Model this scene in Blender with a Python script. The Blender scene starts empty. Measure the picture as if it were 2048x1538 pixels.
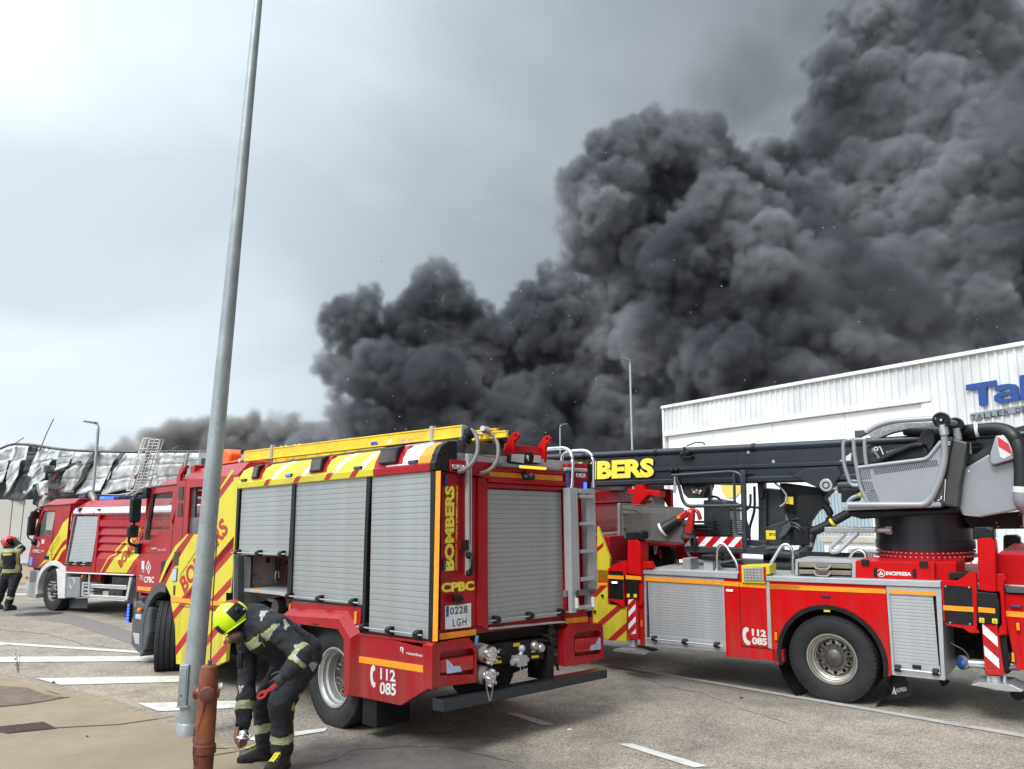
import bpy, bmesh, math, random
from mathutils import Vector, Matrix, noise as mnoise
from mathutils.geometry import tessellate_polygon
R = math.radians
random.seed(7)
SC = bpy.context.scene
COL = SC.collection

# ---------------------------------------------------------------- camera
cam_d = bpy.data.cameras.new('camera')
cam = bpy.data.objects.new('camera', cam_d)
COL.objects.link(cam)
cam.location = (0, 0, 2.15)
cam.rotation_euler = (R(90) + 0.172, 0, 0)
cam_d.sensor_fit = 'HORIZONTAL'
cam_d.sensor_width = 36
cam_d.lens = 1600 / 2048 * 36
cam_d.clip_start = 0.1
cam_d.clip_end = 3000
SC.camera = cam

# ---------------------------------------------------------------- exposure
SC.view_settings.view_transform = 'Standard'
SC.view_settings.look = 'None'
SC.view_settings.exposure = 0.70
SC.view_settings.gamma = 1
SC.view_settings.use_curve_mapping = False
SC.render.engine = 'CYCLES'
SC.cycles.use_denoising = True
SC.cycles.max_bounces = 8
SC.cycles.volume_bounces = 2
SC.cycles.transparent_max_bounces = 16
SC.cycles.volume_step_rate = 1.0
SC.cycles.sample_clamp_indirect = 4

# ---------------------------------------------------------------- world: daylight sky under an overcast cloud deck
SUN_EL, SUN_AZ = 46, 214          # elevation and compass-like angle of the veiled sun (behind the camera, to the left)
w = bpy.data.worlds.new('World')
SC.world = w
w.use_nodes = True
nt = w.node_tree
nt.nodes.clear()
def N(t, kind, **kw):
    n = t.nodes.new(kind)
    for k, v in kw.items():
        if k in n.inputs and not hasattr(n, k): n.inputs[k].default_value = v
        else: setattr(n, k, v)
    return n
def sky_world():
    L = nt.links.new
    out = N(nt, 'ShaderNodeOutputWorld')
    sky = N(nt, 'ShaderNodeTexSky', sky_type='NISHITA', sun_disc=False, sun_elevation=R(SUN_EL), sun_rotation=R(SUN_AZ))
    bg = N(nt, 'ShaderNodeBackground'); bg.inputs[1].default_value = 0.10
    L(sky.outputs[0], bg.inputs[0])
    tc = N(nt, 'ShaderNodeTexCoord')
    mp = N(nt, 'ShaderNodeMapping'); mp.inputs['Scale'].default_value = (1, 1, 2.1); mp.inputs['Location'].default_value = (3.7, 1.2, 0.35)
    L(tc.outputs['Generated'], mp.inputs[0])
    n1 = N(nt, 'ShaderNodeTexNoise'); n1.inputs['Scale'].default_value = 1.7; n1.inputs['Detail'].default_value = 7; n1.inputs['Roughness'].default_value = 0.47; n1.inputs['Distortion'].default_value = 0.5
    L(mp.outputs[0], n1.inputs[0])
    r1 = N(nt, 'ShaderNodeValToRGB')
    cr = r1.color_ramp
    cr.elements[0].position = 0.36; cr.elements[0].color = (0.47, 0.53, 0.575, 1)
    cr.elements[1].position = 0.66; cr.elements[1].color = (0.675, 0.745, 0.80, 1)
    e = cr.elements.new(0.50); e.color = (0.58, 0.645, 0.70, 1)
    L(n1.outputs[0], r1.inputs[0])
    # the deck is thicker where the smoke drifts (to the right of the road), thinner to the left
    sx = N(nt, 'ShaderNodeSeparateXYZ'); L(tc.outputs['Generated'], sx.inputs[0])
    m1 = N(nt, 'ShaderNodeMapRange'); m1.interpolation_type = 'SMOOTHSTEP'
    for i, v in enumerate((-0.62, 0.40, 0.90, 0.20)): m1.inputs[i + 1].default_value = v
    L(sx.outputs['X'], m1.inputs[0])
    # overcast skies brighten towards the zenith
    m2 = N(nt, 'ShaderNodeMapRange')
    for i, v in enumerate((0.0, 1.0, 1.04, 3.3)): m2.inputs[i + 1].default_value = v
    pw = N(nt, 'ShaderNodeMath', operation='POWER'); pw.inputs[1].default_value = 3.0; pw.use_clamp = True
    L(sx.outputs['Z'], pw.inputs[0]); L(pw.outputs[0], m2.inputs[0])
    mm = N(nt, 'ShaderNodeMath', operation='MULTIPLY'); L(m1.outputs[0], mm.inputs[0]); L(m2.outputs[0], mm.inputs[1])
    # and are brighter on the side of the veiled sun
    vd = N(nt, 'ShaderNodeVectorMath', operation='DOT_PRODUCT'); L(tc.outputs['Generated'], vd.inputs[0]); a_ = R(SUN_AZ); vd.inputs[1].default_value = (math.sin(a_) * 0.7, math.cos(a_) * 0.7, 0.7)
    m3 = N(nt, 'ShaderNodeMapRange')
    for i, v in enumerate((0.2, 1.0, 1.0, 1.9)): m3.inputs[i + 1].default_value = v
    L(vd.outputs['Value'], m3.inputs[0]); m4 = N(nt, 'ShaderNodeMath', operation='MULTIPLY'); L(mm.outputs[0], m4.inputs[0]); L(m3.outputs[0], m4.inputs[1]); mm = m4
    bg2 = N(nt, 'ShaderNodeBackground'); L(r1.outputs[0], bg2.inputs[0]); L(mm.outputs[0], bg2.inputs[1])
    mx = N(nt, 'ShaderNodeMixShader'); mx.inputs[0].default_value = 0.93
    L(bg.outputs[0], mx.inputs[1]); L(bg2.outputs[0], mx.inputs[2]); L(mx.outputs[0], out.inputs[0])
sky_world()

# ---------------------------------------------------------------- sun behind the clouds
sd = bpy.data.lights.new('sun', 'SUN'); sd.energy = 1.5; sd.angle = R(22); sd.color = (1, 0.97, 0.92)
so = bpy.data.objects.new('sun', sd); COL.objects.link(so)
az = R(SUN_AZ)
sdir = Vector((math.sin(az) * math.cos(R(SUN_EL)), math.cos(az) * math.cos(R(SUN_EL)), math.sin(R(SUN_EL))))
so.rotation_euler = sdir.to_track_quat('Z', 'Y').to_euler()
so.location = (-5, -5, 20)


# ================================================================ materials
MATS = {}
def lin(c): return tuple(c[:3]) + (1.0,)
def mat(name, col, rough=0.5, metal=0.0, var=0.08, scale=6.0, bump=0.0, bscale=40.0, coat=0.0, emit=0.0, ecol=None, alpha=1.0, trans=0.0, dirt=0.0, dcol=(0.12, 0.10, 0.08), spec=0.5, detail=5, v2=None, v2s=1.0, grime=0.0):
    """principled material: base colour with two layers of noise variation, optional dirt, optional relief"""
    if name in MATS: return MATS[name]
    m = bpy.data.materials.new(name); m.use_nodes = True; MATS[name] = m
    t = m.node_tree; L = t.links.new
    p = t.nodes['Principled BSDF']
    p.inputs['Roughness'].default_value = rough; p.inputs['Metallic'].default_value = metal
    p.inputs['Specular IOR Level'].default_value = spec
    p.inputs['Coat Weight'].default_value = coat; p.inputs['Coat Roughness'].default_value = 0.08
    tc = N(t, 'ShaderNodeTexCoord')
    n1 = N(t, 'ShaderNodeTexNoise'); n1.inputs['Scale'].default_value = scale; n1.inputs['Detail'].default_value = detail; n1.inputs['Roughness'].default_value = 0.6
    L(tc.outputs['Object'], n1.inputs[0])
    r = N(t, 'ShaderNodeValToRGB'); cr = r.color_ramp
    a = tuple(max(0, c * (1 - var * 1.6)) for c in col); b = tuple(min(1, c * (1 + var * 1.6)) for c in col)
    cr.elements[0].position = 0.3; cr.elements[0].color = lin(a); cr.elements[1].position = 0.7; cr.elements[1].color = lin(b)
    L(n1.outputs[0], r.inputs[0]); c_out = r.outputs[0]
    if v2:
        n3 = N(t, 'ShaderNodeTexNoise'); n3.inputs['Scale'].default_value = v2s; n3.inputs['Detail'].default_value = 3
        L(tc.outputs['Object'], n3.inputs[0])
        mr = N(t, 'ShaderNodeMapRange'); mr.inputs[1].default_value = 0.42; mr.inputs[2].default_value = 0.6; L(n3.outputs[0], mr.inputs[0])
        mx = N(t, 'ShaderNodeMixRGB'); mx.inputs[2].default_value = lin(v2); L(mr.outputs[0], mx.inputs[0]); L(c_out, mx.inputs[1]); c_out = mx.outputs[0]
    if dirt:
        n2 = N(t, 'ShaderNodeTexNoise'); n2.inputs['Scale'].default_value = scale * 0.35; n2.inputs['Detail'].default_value = 9; n2.inputs['Roughness'].default_value = 0.72
        L(tc.outputs['Object'], n2.inputs[0])
        mr = N(t, 'ShaderNodeMapRange'); mr.inputs[1].default_value = 0.48; mr.inputs[2].default_value = 0.78; mr.inputs[4].default_value = dirt; L(n2.outputs[0], mr.inputs[0])
        mx = N(t, 'ShaderNodeMixRGB'); mx.inputs[2].default_value = lin(dcol); L(mr.outputs[0], mx.inputs[0]); L(c_out, mx.inputs[1]); c_out = mx.outputs[0]
        ra = N(t, 'ShaderNodeMapRange'); ra.inputs[3].default_value = rough; ra.inputs[4].default_value = min(1, rough + 0.35); L(mr.outputs[0], ra.inputs[0]); L(ra.outputs[0], p.inputs['Roughness'])
    if grime:                                   # road film: thicker low down, streaky
        sp = N(t, 'ShaderNodeSeparateXYZ'); L(tc.outputs['Object'], sp.inputs[0])
        mg = N(t, 'ShaderNodeMapRange'); mg.interpolation_type = 'SMOOTHSTEP'
        for i, v in enumerate((1.35, 0.25, 0.12, 1.0)): mg.inputs[i + 1].default_value = v
        L(sp.outputs['Z'], mg.inputs[0])
        mp = N(t, 'ShaderNodeMapping'); mp.inputs['Scale'].default_value = (9, 9, 0.9); L(tc.outputs['Object'], mp.inputs[0])
        n4 = N(t, 'ShaderNodeTexNoise'); n4.inputs['Scale'].default_value = 1.0; n4.inputs['Detail'].default_value = 8; n4.inputs['Roughness'].default_value = 0.7; L(mp.outputs[0], n4.inputs[0])
        mr4 = N(t, 'ShaderNodeMapRange'); mr4.inputs[1].default_value = 0.38; mr4.inputs[2].default_value = 0.72; mr4.inputs[4].default_value = grime; L(n4.outputs[0], mr4.inputs[0])
        mu = N(t, 'ShaderNodeMath', operation='MULTIPLY'); L(mg.outputs[0], mu.inputs[0]); L(mr4.outputs[0], mu.inputs[1])
        mx = N(t, 'ShaderNodeMixRGB'); mx.inputs[2].default_value = (0.14, 0.105, 0.085, 1); L(mu.outputs[0], mx.inputs[0]); L(c_out, mx.inputs[1]); c_out = mx.outputs[0]
    L(c_out, p.inputs['Base Color'])
    if bump:
        nb = N(t, 'ShaderNodeTexNoise'); nb.inputs['Scale'].default_value = bscale; nb.inputs['Detail'].default_value = 4
        L(tc.outputs['Object'], nb.inputs[0])
        bp = N(t, 'ShaderNodeBump'); bp.inputs['Strength'].default_value = bump; bp.inputs['Distance'].default_value = 0.01
        L(nb.outputs[0], bp.inputs['Height']); L(bp.outputs[0], p.inputs['Normal'])
    if emit:
        p.inputs['Emission Color'].default_value = lin(ecol or col); p.inputs['Emission Strength'].default_value = emit
    if trans:
        p.inputs['Transmission Weight'].default_value = trans
    if alpha < 1: p.inputs['Alpha'].default_value = alpha
    return m

RED = mat('red_truck_paint', (0.34, 0.004, 0.012), 0.26, coat=0.10, spec=0.3, grime=0.5, var=0.08, scale=2.2, dirt=0.22, dcol=(0.16, 0.03, 0.03), bump=0.02, bscale=3)
RED2 = mat('bright_red_paint', (0.50, 0.003, 0.005), 0.42, spec=0.12, grime=0.5, var=0.07, scale=2.0, dirt=0.18, dcol=(0.26, 0.05, 0.04))
YEL = mat('fluorescent_yellow_foil', (0.60, 0.52, 0.025), 0.38, grime=0.7, var=0.04, scale=2.5, dirt=0.25, dcol=(0.34, 0.29, 0.06))
STRIPE = mat('red_foil', (0.38, 0.012, 0.015), 0.35, var=0.05, scale=4, dirt=0.15)
ORA = mat('orange_reflective_tape', (0.82, 0.30, 0.012), 0.4, var=0.08, scale=25, dirt=0.2, dcol=(0.5, 0.2, 0.03))
WHT = mat('white_foil', (0.72, 0.74, 0.75), 0.4, var=0.03, dirt=0.25, dcol=(0.45, 0.44, 0.42))
YTXT = mat('yellow_lettering', (0.88, 0.72, 0.07), 0.4, var=0.05)
SLAT = mat('anodised_slat', (0.345, 0.36, 0.36), 0.42, metal=0.35, var=0.05, scale=3.5, dirt=0.3, dcol=(0.27, 0.26, 0.24))
ALU = mat('aluminium', (0.52, 0.53, 0.54), 0.34, metal=0.75, var=0.08, scale=6, dirt=0.3, dcol=(0.25, 0.24, 0.23))
ALUM = mat('matt_aluminium', (0.42, 0.43, 0.44), 0.5, metal=0.35, var=0.06, scale=4, dirt=0.3, dcol=(0.26, 0.25, 0.24))
CHR = mat('chrome', (0.75, 0.76, 0.78), 0.14, metal=1.0, var=0.04)
BLK = mat('black_rubber', (0.008, 0.008, 0.009), 0.6, var=0.25, scale=8, dirt=0.4, dcol=(0.03, 0.028, 0.026), spec=0.3)
BLP = mat('black_plastic', (0.009, 0.009, 0.010), 0.42, var=0.2, scale=8, dirt=0.3, dcol=(0.028, 0.027, 0.026), spec=0.3)
TYRE = mat('tyre_rubber', (0.011, 0.011, 0.012), 0.75, var=0.3, scale=9, dirt=0.65, dcol=(0.045, 0.042, 0.038), bump=0.15, bscale=60)
RIM = mat('silver_rim', (0.38, 0.38, 0.37), 0.42, metal=0.5, var=0.1, scale=8, dirt=0.7, dcol=(0.13, 0.115, 0.095))
RIM2 = mat('brushed_steel_rim', (0.42, 0.40, 0.36), 0.36, metal=0.75, var=0.1, scale=8, dirt=0.6, dcol=(0.16, 0.13, 0.10))
DGR = mat('dark_grey_plastic', (0.055, 0.060, 0.068), 0.45, var=0.12, scale=5, dirt=0.3, dcol=(0.10, 0.095, 0.09))
BOOM = mat('anthracite_boom_paint', (0.013, 0.019, 0.026), 0.34, coat=0.1, var=0.12, scale=2.0, dirt=0.3, dcol=(0.055, 0.058, 0.06))
SIL = mat('silver_grey_paint', (0.30, 0.31, 0.335), 0.42, metal=0.3, var=0.05, scale=2.5, dirt=0.2, dcol=(0.2, 0.19, 0.18))
GLASS_D = mat('dark_glass', (0.02, 0.025, 0.028), 0.06, var=0.1, coat=0.3)
LADY = mat('yellow_ladder_paint', (0.80, 0.52, 0.02), 0.45, var=0.08, scale=6, dirt=0.4, dcol=(0.35, 0.23, 0.05))
TAIL = mat('tail_lamp_red', (0.42, 0.008, 0.010), 0.12, coat=0.6, var=0.15, scale=14)
LENS = mat('clear_lens', (0.38, 0.48, 0.62), 0.12, var=0.15, coat=0.4, scale=12)
AMB = mat('amber_lamp', (0.80, 0.24, 0.01), 0.2, var=0.1, coat=0.4)
AMBL = mat('amber_lamp_lit', (1.0, 0.45, 0.02), 0.3, emit=1.1, ecol=(1.0, 0.38, 0.02))
BLUL = mat('blue_beacon_lit', (0.02, 0.05, 0.9), 0.3, emit=2.2, ecol=(0.03, 0.10, 1.0))
BLUW = mat('blue_white_led', (0.4, 0.6, 1.0), 0.3, emit=4.0, ecol=(0.35, 0.6, 1.0))
BLUO = mat('blue_beacon_off', (0.015, 0.03, 0.12), 0.15, var=0.1, coat=0.4)
ORP = mat('orange_plastic', (0.75, 0.12, 0.015), 0.42, var=0.06, dirt=0.2)
STEELD = mat('dark_steel', (0.11, 0.105, 0.10), 0.45, metal=0.6, var=0.2, scale=9, dirt=0.5, dcol=(0.05, 0.04, 0.035))
WPL = mat('white_plastic', (0.62, 0.62, 0.60), 0.45, var=0.04, dirt=0.3, dcol=(0.3, 0.28, 0.25))
GREYC = mat('grey_cover_plastic', (0.16, 0.155, 0.15), 0.5, var=0.08, dirt=0.3)
BLUE = mat('blue_print', (0.02, 0.08, 0.36), 0.4, var=0.05)
BRN = mat('smoked_lamp', (0.05, 0.032, 0.030), 0.18, var=0.2, coat=0.4)
YST = mat('yellow_sticker', (0.78, 0.62, 0.03), 0.45, var=0.06)

# ================================================================ object helpers
def link(o, parent=None):
    COL.objects.link(o)
    if parent is not None: o.parent = parent
    return o
def tag(o, label=None, cat=None, group=None, kind=None):
    if label: o['label'] = label
    if cat: o['category'] = cat
    if group: o['group'] = group
    if kind: o['kind'] = kind
    return o
def thing(name, label, cat, loc=(0, 0, 0), rot=None, group=None):
    o = bpy.data.objects.new(name, None); link(o)
    o.empty_display_size = 0.3
    if isinstance(rot, Matrix): o.matrix_world = Matrix.Translation(loc) @ rot.to_4x4()
    else:
        o.location = loc
        if rot is not None: o.rotation_euler = (0, 0, rot)
    return tag(o, label, cat, group)
def copy_tree(o, parent=None):
    c = o.copy(); COL.objects.link(c)
    if parent is not None: c.parent = parent
    for ch in list(o.children): copy_tree(ch, c)
    return c

class MB:
    """collects primitives, builds ONE mesh object"""
    def __init__(s): s.v = []; s.f = []; s.mi = []; s.mats = []
    def _m(s, m):
        if m is None: return 0
        if m not in s.mats: s.mats.append(m)
        return s.mats.index(m)
    def add(s, vs, fs, m=None):
        b = len(s.v); s.v += [tuple(q) for q in vs]; k = s._m(m)
        for f in fs: s.f.append(tuple(i + b for i in f)); s.mi.append(k)
        return s
    def box(s, p, q, m=None):
        x0, y0, z0 = [min(a, b) for a, b in zip(p, q)]; x1, y1, z1 = [max(a, b) for a, b in zip(p, q)]
        return s.add([(x0,y0,z0),(x1,y0,z0),(x1,y1,z0),(x0,y1,z0),(x0,y0,z1),(x1,y0,z1),(x1,y1,z1),(x0,y1,z1)],
                     [(0,3,2,1),(4,5,6,7),(0,1,5,4),(1,2,6,5),(2,3,7,6),(3,0,4,7)], m)
    def prism(s, poly, a, b, ax='y', m=None, holes=()):
        """polygon (two coordinates) extruded between a and b along an axis"""
        def P(c, t):
            return (c[0], t, c[1]) if ax == 'y' else (t, c[0], c[1]) if ax == 'x' else (c[0], c[1], t)
        loops = [list(poly)] + [list(h) for h in holes]
        flat = [c for l in loops for c in l]; n = len(flat)
        if holes or len(poly) > 4:
            tris = tessellate_polygon([[Vector((c[0], c[1], 0)) for c in l] for l in loops])
        else: tris = [tuple(range(n))]
        vs = [P(c, a) for c in flat] + [P(c, b) for c in flat]
        fs = [tuple(t) for t in tris] + [tuple(n + i for i in reversed(t)) for t in tris]
        o = 0
        for l in loops:
            k = len(l)
            for i in range(k):
                j = (i + 1) % k; fs.append((o + i, o + j, n + o + j, n + o + i))
            o += k
        return s.add(vs, fs, m)
    def tube(s, pts, r, n=10, m=None, caps=True, rr=None, closed=False):
        pts = [Vector(p) for p in pts]; k = len(pts); vs = []; fs = []
        t0 = None; u = None
        for i, p in enumerate(pts):
            if closed: t = (pts[(i + 1) % k] - pts[i - 1]).normalized()
            elif i == 0: t = (pts[1] - p).normalized()
            elif i == k - 1: t = (p - pts[-2]).normalized()
            else: t = ((pts[i + 1] - p).normalized() + (p - pts[i - 1]).normalized()).normalized()
            if u is None:
                u = t.orthogonal().normalized()
            else:
                u = (u - t * u.dot(t)).normalized()
            w2 = t.cross(u); q = rr[i] if rr else r
            for j in range(n):
                a = 2 * math.pi * j / n; vs.append(p + (u * math.cos(a) + w2 * math.sin(a)) * q)
        rng = k if closed else k - 1
        for i in range(rng):
            for j in range(n):
                a, b = i * n + j, i * n + (j + 1) % n; c, d = ((i + 1) % k) * n + (j + 1) % n, ((i + 1) % k) * n + j
                fs.append((a, b, c, d))
        if caps and not closed: fs.append(tuple(reversed(range(n)))); fs.append(tuple((k - 1) * n + j for j in range(n)))
        return s.add(vs, fs, m)
    def cyl(s, p, q, r, n=16, m=None, r2=None):
        return s.tube([p, q], r, n, m, rr=[r, r if r2 is None else r2])
    def lathe(s, prof, origin, axis, n=32, m=None, a0=0, a1=2 * math.pi):
        """profile of (radius, height along the axis)"""
        o = Vector(origin); t = Vector(axis).normalized(); u = t.orthogonal().normalized(); w2 = t.cross(u)
        full = abs(a1 - a0 - 2 * math.pi) < 1e-6; cols = n if full else n + 1; vs = []; fs = []; k = len(prof)
        for j in range(cols):
            a = a0 + (a1 - a0) * j / n
            d = u * math.cos(a) + w2 * math.sin(a)
            for r_, h in prof: vs.append(o + t * h + d * r_)
        for j in range(n):
            jj = (j + 1) % cols
            for i in range(k - 1): fs.append((j * k + i, jj * k + i, jj * k + i + 1, j * k + i + 1))
        return s.add(vs, fs, m)
    def sphere(s, c, r, n=12, m=None):
        rx, ry, rz = (r, r, r) if not isinstance(r, (tuple, list)) else r
        vs = []; fs = []; k = n // 2
        for i in range(k + 1):
            th = math.pi * i / k
            for j in range(n):
                ph = 2 * math.pi * j / n
                vs.append((c[0] + rx * math.sin(th) * math.cos(ph), c[1] + ry * math.sin(th) * math.sin(ph), c[2] + rz * math.cos(th)))
        for i in range(k):
            for j in range(n): fs.append((i * n + j, (i + 1) * n + j, (i + 1) * n + (j + 1) % n, i * n + (j + 1) % n))
        return s.add(vs, fs, m)
    def build(s, name, m, parent=None, bevel=0, smooth=False, label=None, kind=None):
        me = bpy.data.meshes.new(name); me.from_pydata(s.v, [], s.f)
        if s.mats:
            for q in s.mats: me.materials.append(q)
            me.polygons.foreach_set('material_index', s.mi)
        else: me.materials.append(m)
        bm = bmesh.new(); bm.from_mesh(me)
        bmesh.ops.remove_doubles(bm, verts=bm.verts, dist=1e-5)
        bmesh.ops.dissolve_degenerate(bm, dist=1e-5, edges=bm.edges)
        bmesh.ops.recalc_face_normals(bm, faces=bm.faces)
        bm.to_mesh(me); bm.free()
        if smooth:
            for p in me.polygons: p.use_smooth = True
            me.set_sharp_from_angle(angle=R(smooth if smooth > 1 else 35))
        o = bpy.data.objects.new(name, me); link(o, parent)
        if bevel:
            md = o.modifiers.new('bevel', 'BEVEL'); md.width = bevel; md.segments = 2; md.limit_method = 'ANGLE'; md.angle_limit = R(40)
            md.harden_normals = False
        if label: o['label'] = label
        if kind: o['kind'] = kind
        return o

def P(name, poly, a, b, m, parent, ax='y', bevel=0.004, holes=(), label=None, smooth=False):
    return MB().prism(poly, a, b, ax, None, holes).build(name, m, parent, bevel, smooth, label)
def BX(name, p, q, m, parent, bevel=0.004, label=None):
    return MB().box(p, q).build(name, m, parent, bevel, label=label)
def TB(name, pts, r, m, parent, n=10, label=None):
    return MB().tube(pts, r, n).build(name, m, parent, 0, 45, label)
def rnd(pts, k=4, rad=None):
    """round the corners of an open 3-D polyline"""
    pts = [Vector(p) for p in pts]; out = [pts[0]]
    for i in range(1, len(pts) - 1):
        a, b, c = pts[i - 1], pts[i], pts[i + 1]
        d = min((a - b).length, (c - b).length) * 0.5
        if rad: d = min(d, rad)
        s_, e_ = b + (a - b).normalized() * d, b + (c - b).normalized() * d
        for j in range(k + 1):
            t = j / k; out.append(s_ * (1 - t) ** 2 + b * 2 * t * (1 - t) + e_ * t * t)
    out.append(pts[-1]); return out
def rect(x0, z0, x1, z1): return [(x0, z0), (x1, z0), (x1, z1), (x0, z1)]
def circ(cx, cz, r, n=16, a0=0, a1=2 * math.pi):
    return [(cx + r * math.cos(a0 + (a1 - a0) * i / n), cz + r * math.sin(a0 + (a1 - a0) * i / n)) for i in range(n)]
def clip(poly, halfplanes):
    """clip a convex or simple polygon with half planes (px,pz,nx,nz): keep (p-px).n >= 0"""
    for px, pz, nx, nz in halfplanes:
        out = []
        for i in range(len(poly)):
            a, b = poly[i], poly[(i + 1) % len(poly)]
            da = (a[0] - px) * nx + (a[1] - pz) * nz; db = (b[0] - px) * nx + (b[1] - pz) * nz
            if da >= 0: out.append(a)
            if (da >= 0) != (db >= 0):
                t = da / (da - db); out.append((a[0] + (b[0] - a[0]) * t, a[1] + (b[1] - a[1]) * t))
        poly = out
        if not poly: return []
    return poly
def band(poly, a, b, w2):
    """the part of polygon inside a straight band from a to b, w2 wide"""
    d = Vector((b[0] - a[0], b[1] - a[1])).normalized(); n = Vector((-d.y, d.x))
    return clip(list(poly), [(a[0] - n.x * w2 / 2, a[1] - n.y * w2 / 2, n.x, n.y), (a[0] + n.x * w2 / 2, a[1] + n.y * w2 / 2, -n.x, -n.y)])

def sheet(name, polys, t, m, parent, ax='y', th=0.0015, sign=1, kind=None, label=None):
    """thin foil: polygons lying at coordinate t, thickness th outwards"""
    o = None
    for q in polys:
        if len(q) >= 3: o = MB().prism(q, t, t + th * sign, ax).build(name, m, parent, label=label, kind=kind)
    return o

_tc = {}
def text_mesh(txt, bold=0.0, shear=0.0, spacing=1.0):
    k = (txt, bold, shear, spacing)
    if k in _tc: return _tc[k]
    cu = bpy.data.curves.new('lettering', 'FONT'); cu.body = txt; cu.size = 1; cu.offset = bold; cu.shear = shear; cu.space_character = spacing
    cu.resolution_u = 3; cu.fill_mode = 'FRONT'
    o = bpy.data.objects.new('tmp', cu); COL.objects.link(o)
    dg = bpy.context.evaluated_depsgraph_get(); me = o.evaluated_get(dg).to_mesh()
    vs = [tuple(v.co) for v in me.vertices]; fs = [tuple(p.vertices) for p in me.polygons]
    o.evaluated_get(dg).to_mesh_clear(); bpy.data.objects.remove(o); bpy.data.curves.remove(cu)
    x0, x1 = min(v[0] for v in vs), max(v[0] for v in vs); y0, y1 = min(v[1] for v in vs), max(v[1] for v in vs)
    vs = [((v[0] - x0) / (x1 - x0), (v[1] - y0) / (y1 - y0)) for v in vs]
    _tc[k] = (vs, fs); return _tc[k]
def text(name, txt, p0, px, pz, m, parent, bold=0.02, th=0.0, spacing=1.0, label=None):
    """flat lettering: p0 lower left corner, px lower right corner, pz upper left corner"""
    vs, fs = text_mesh(txt, bold, 0, spacing)
    p0, px, pz = Vector(p0), Vector(px), Vector(pz); a, b = px - p0, pz - p0
    mb = MB()
    if th:
        nn = a.cross(b).normalized() * th; k = len(vs)
        V3 = [p0 + a * v[0] + b * v[1] for v in vs]
        es = {}
        for f in fs:
            for i in range(len(f)):
                e = (f[i], f[(i + 1) % len(f)]); es[e] = 1
        side = [(e[0], e[1], e[1] + k, e[0] + k) for e in es if (e[1], e[0]) not in es]
        mb.add(V3 + [v + nn for v in V3], [tuple(reversed(f)) for f in fs] + [tuple(i + k for i in f) for f in fs] + side)
    else: mb.add([p0 + a * v[0] + b * v[1] for v in vs], fs)
    return mb.build(name, m, parent, label=label)

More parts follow.
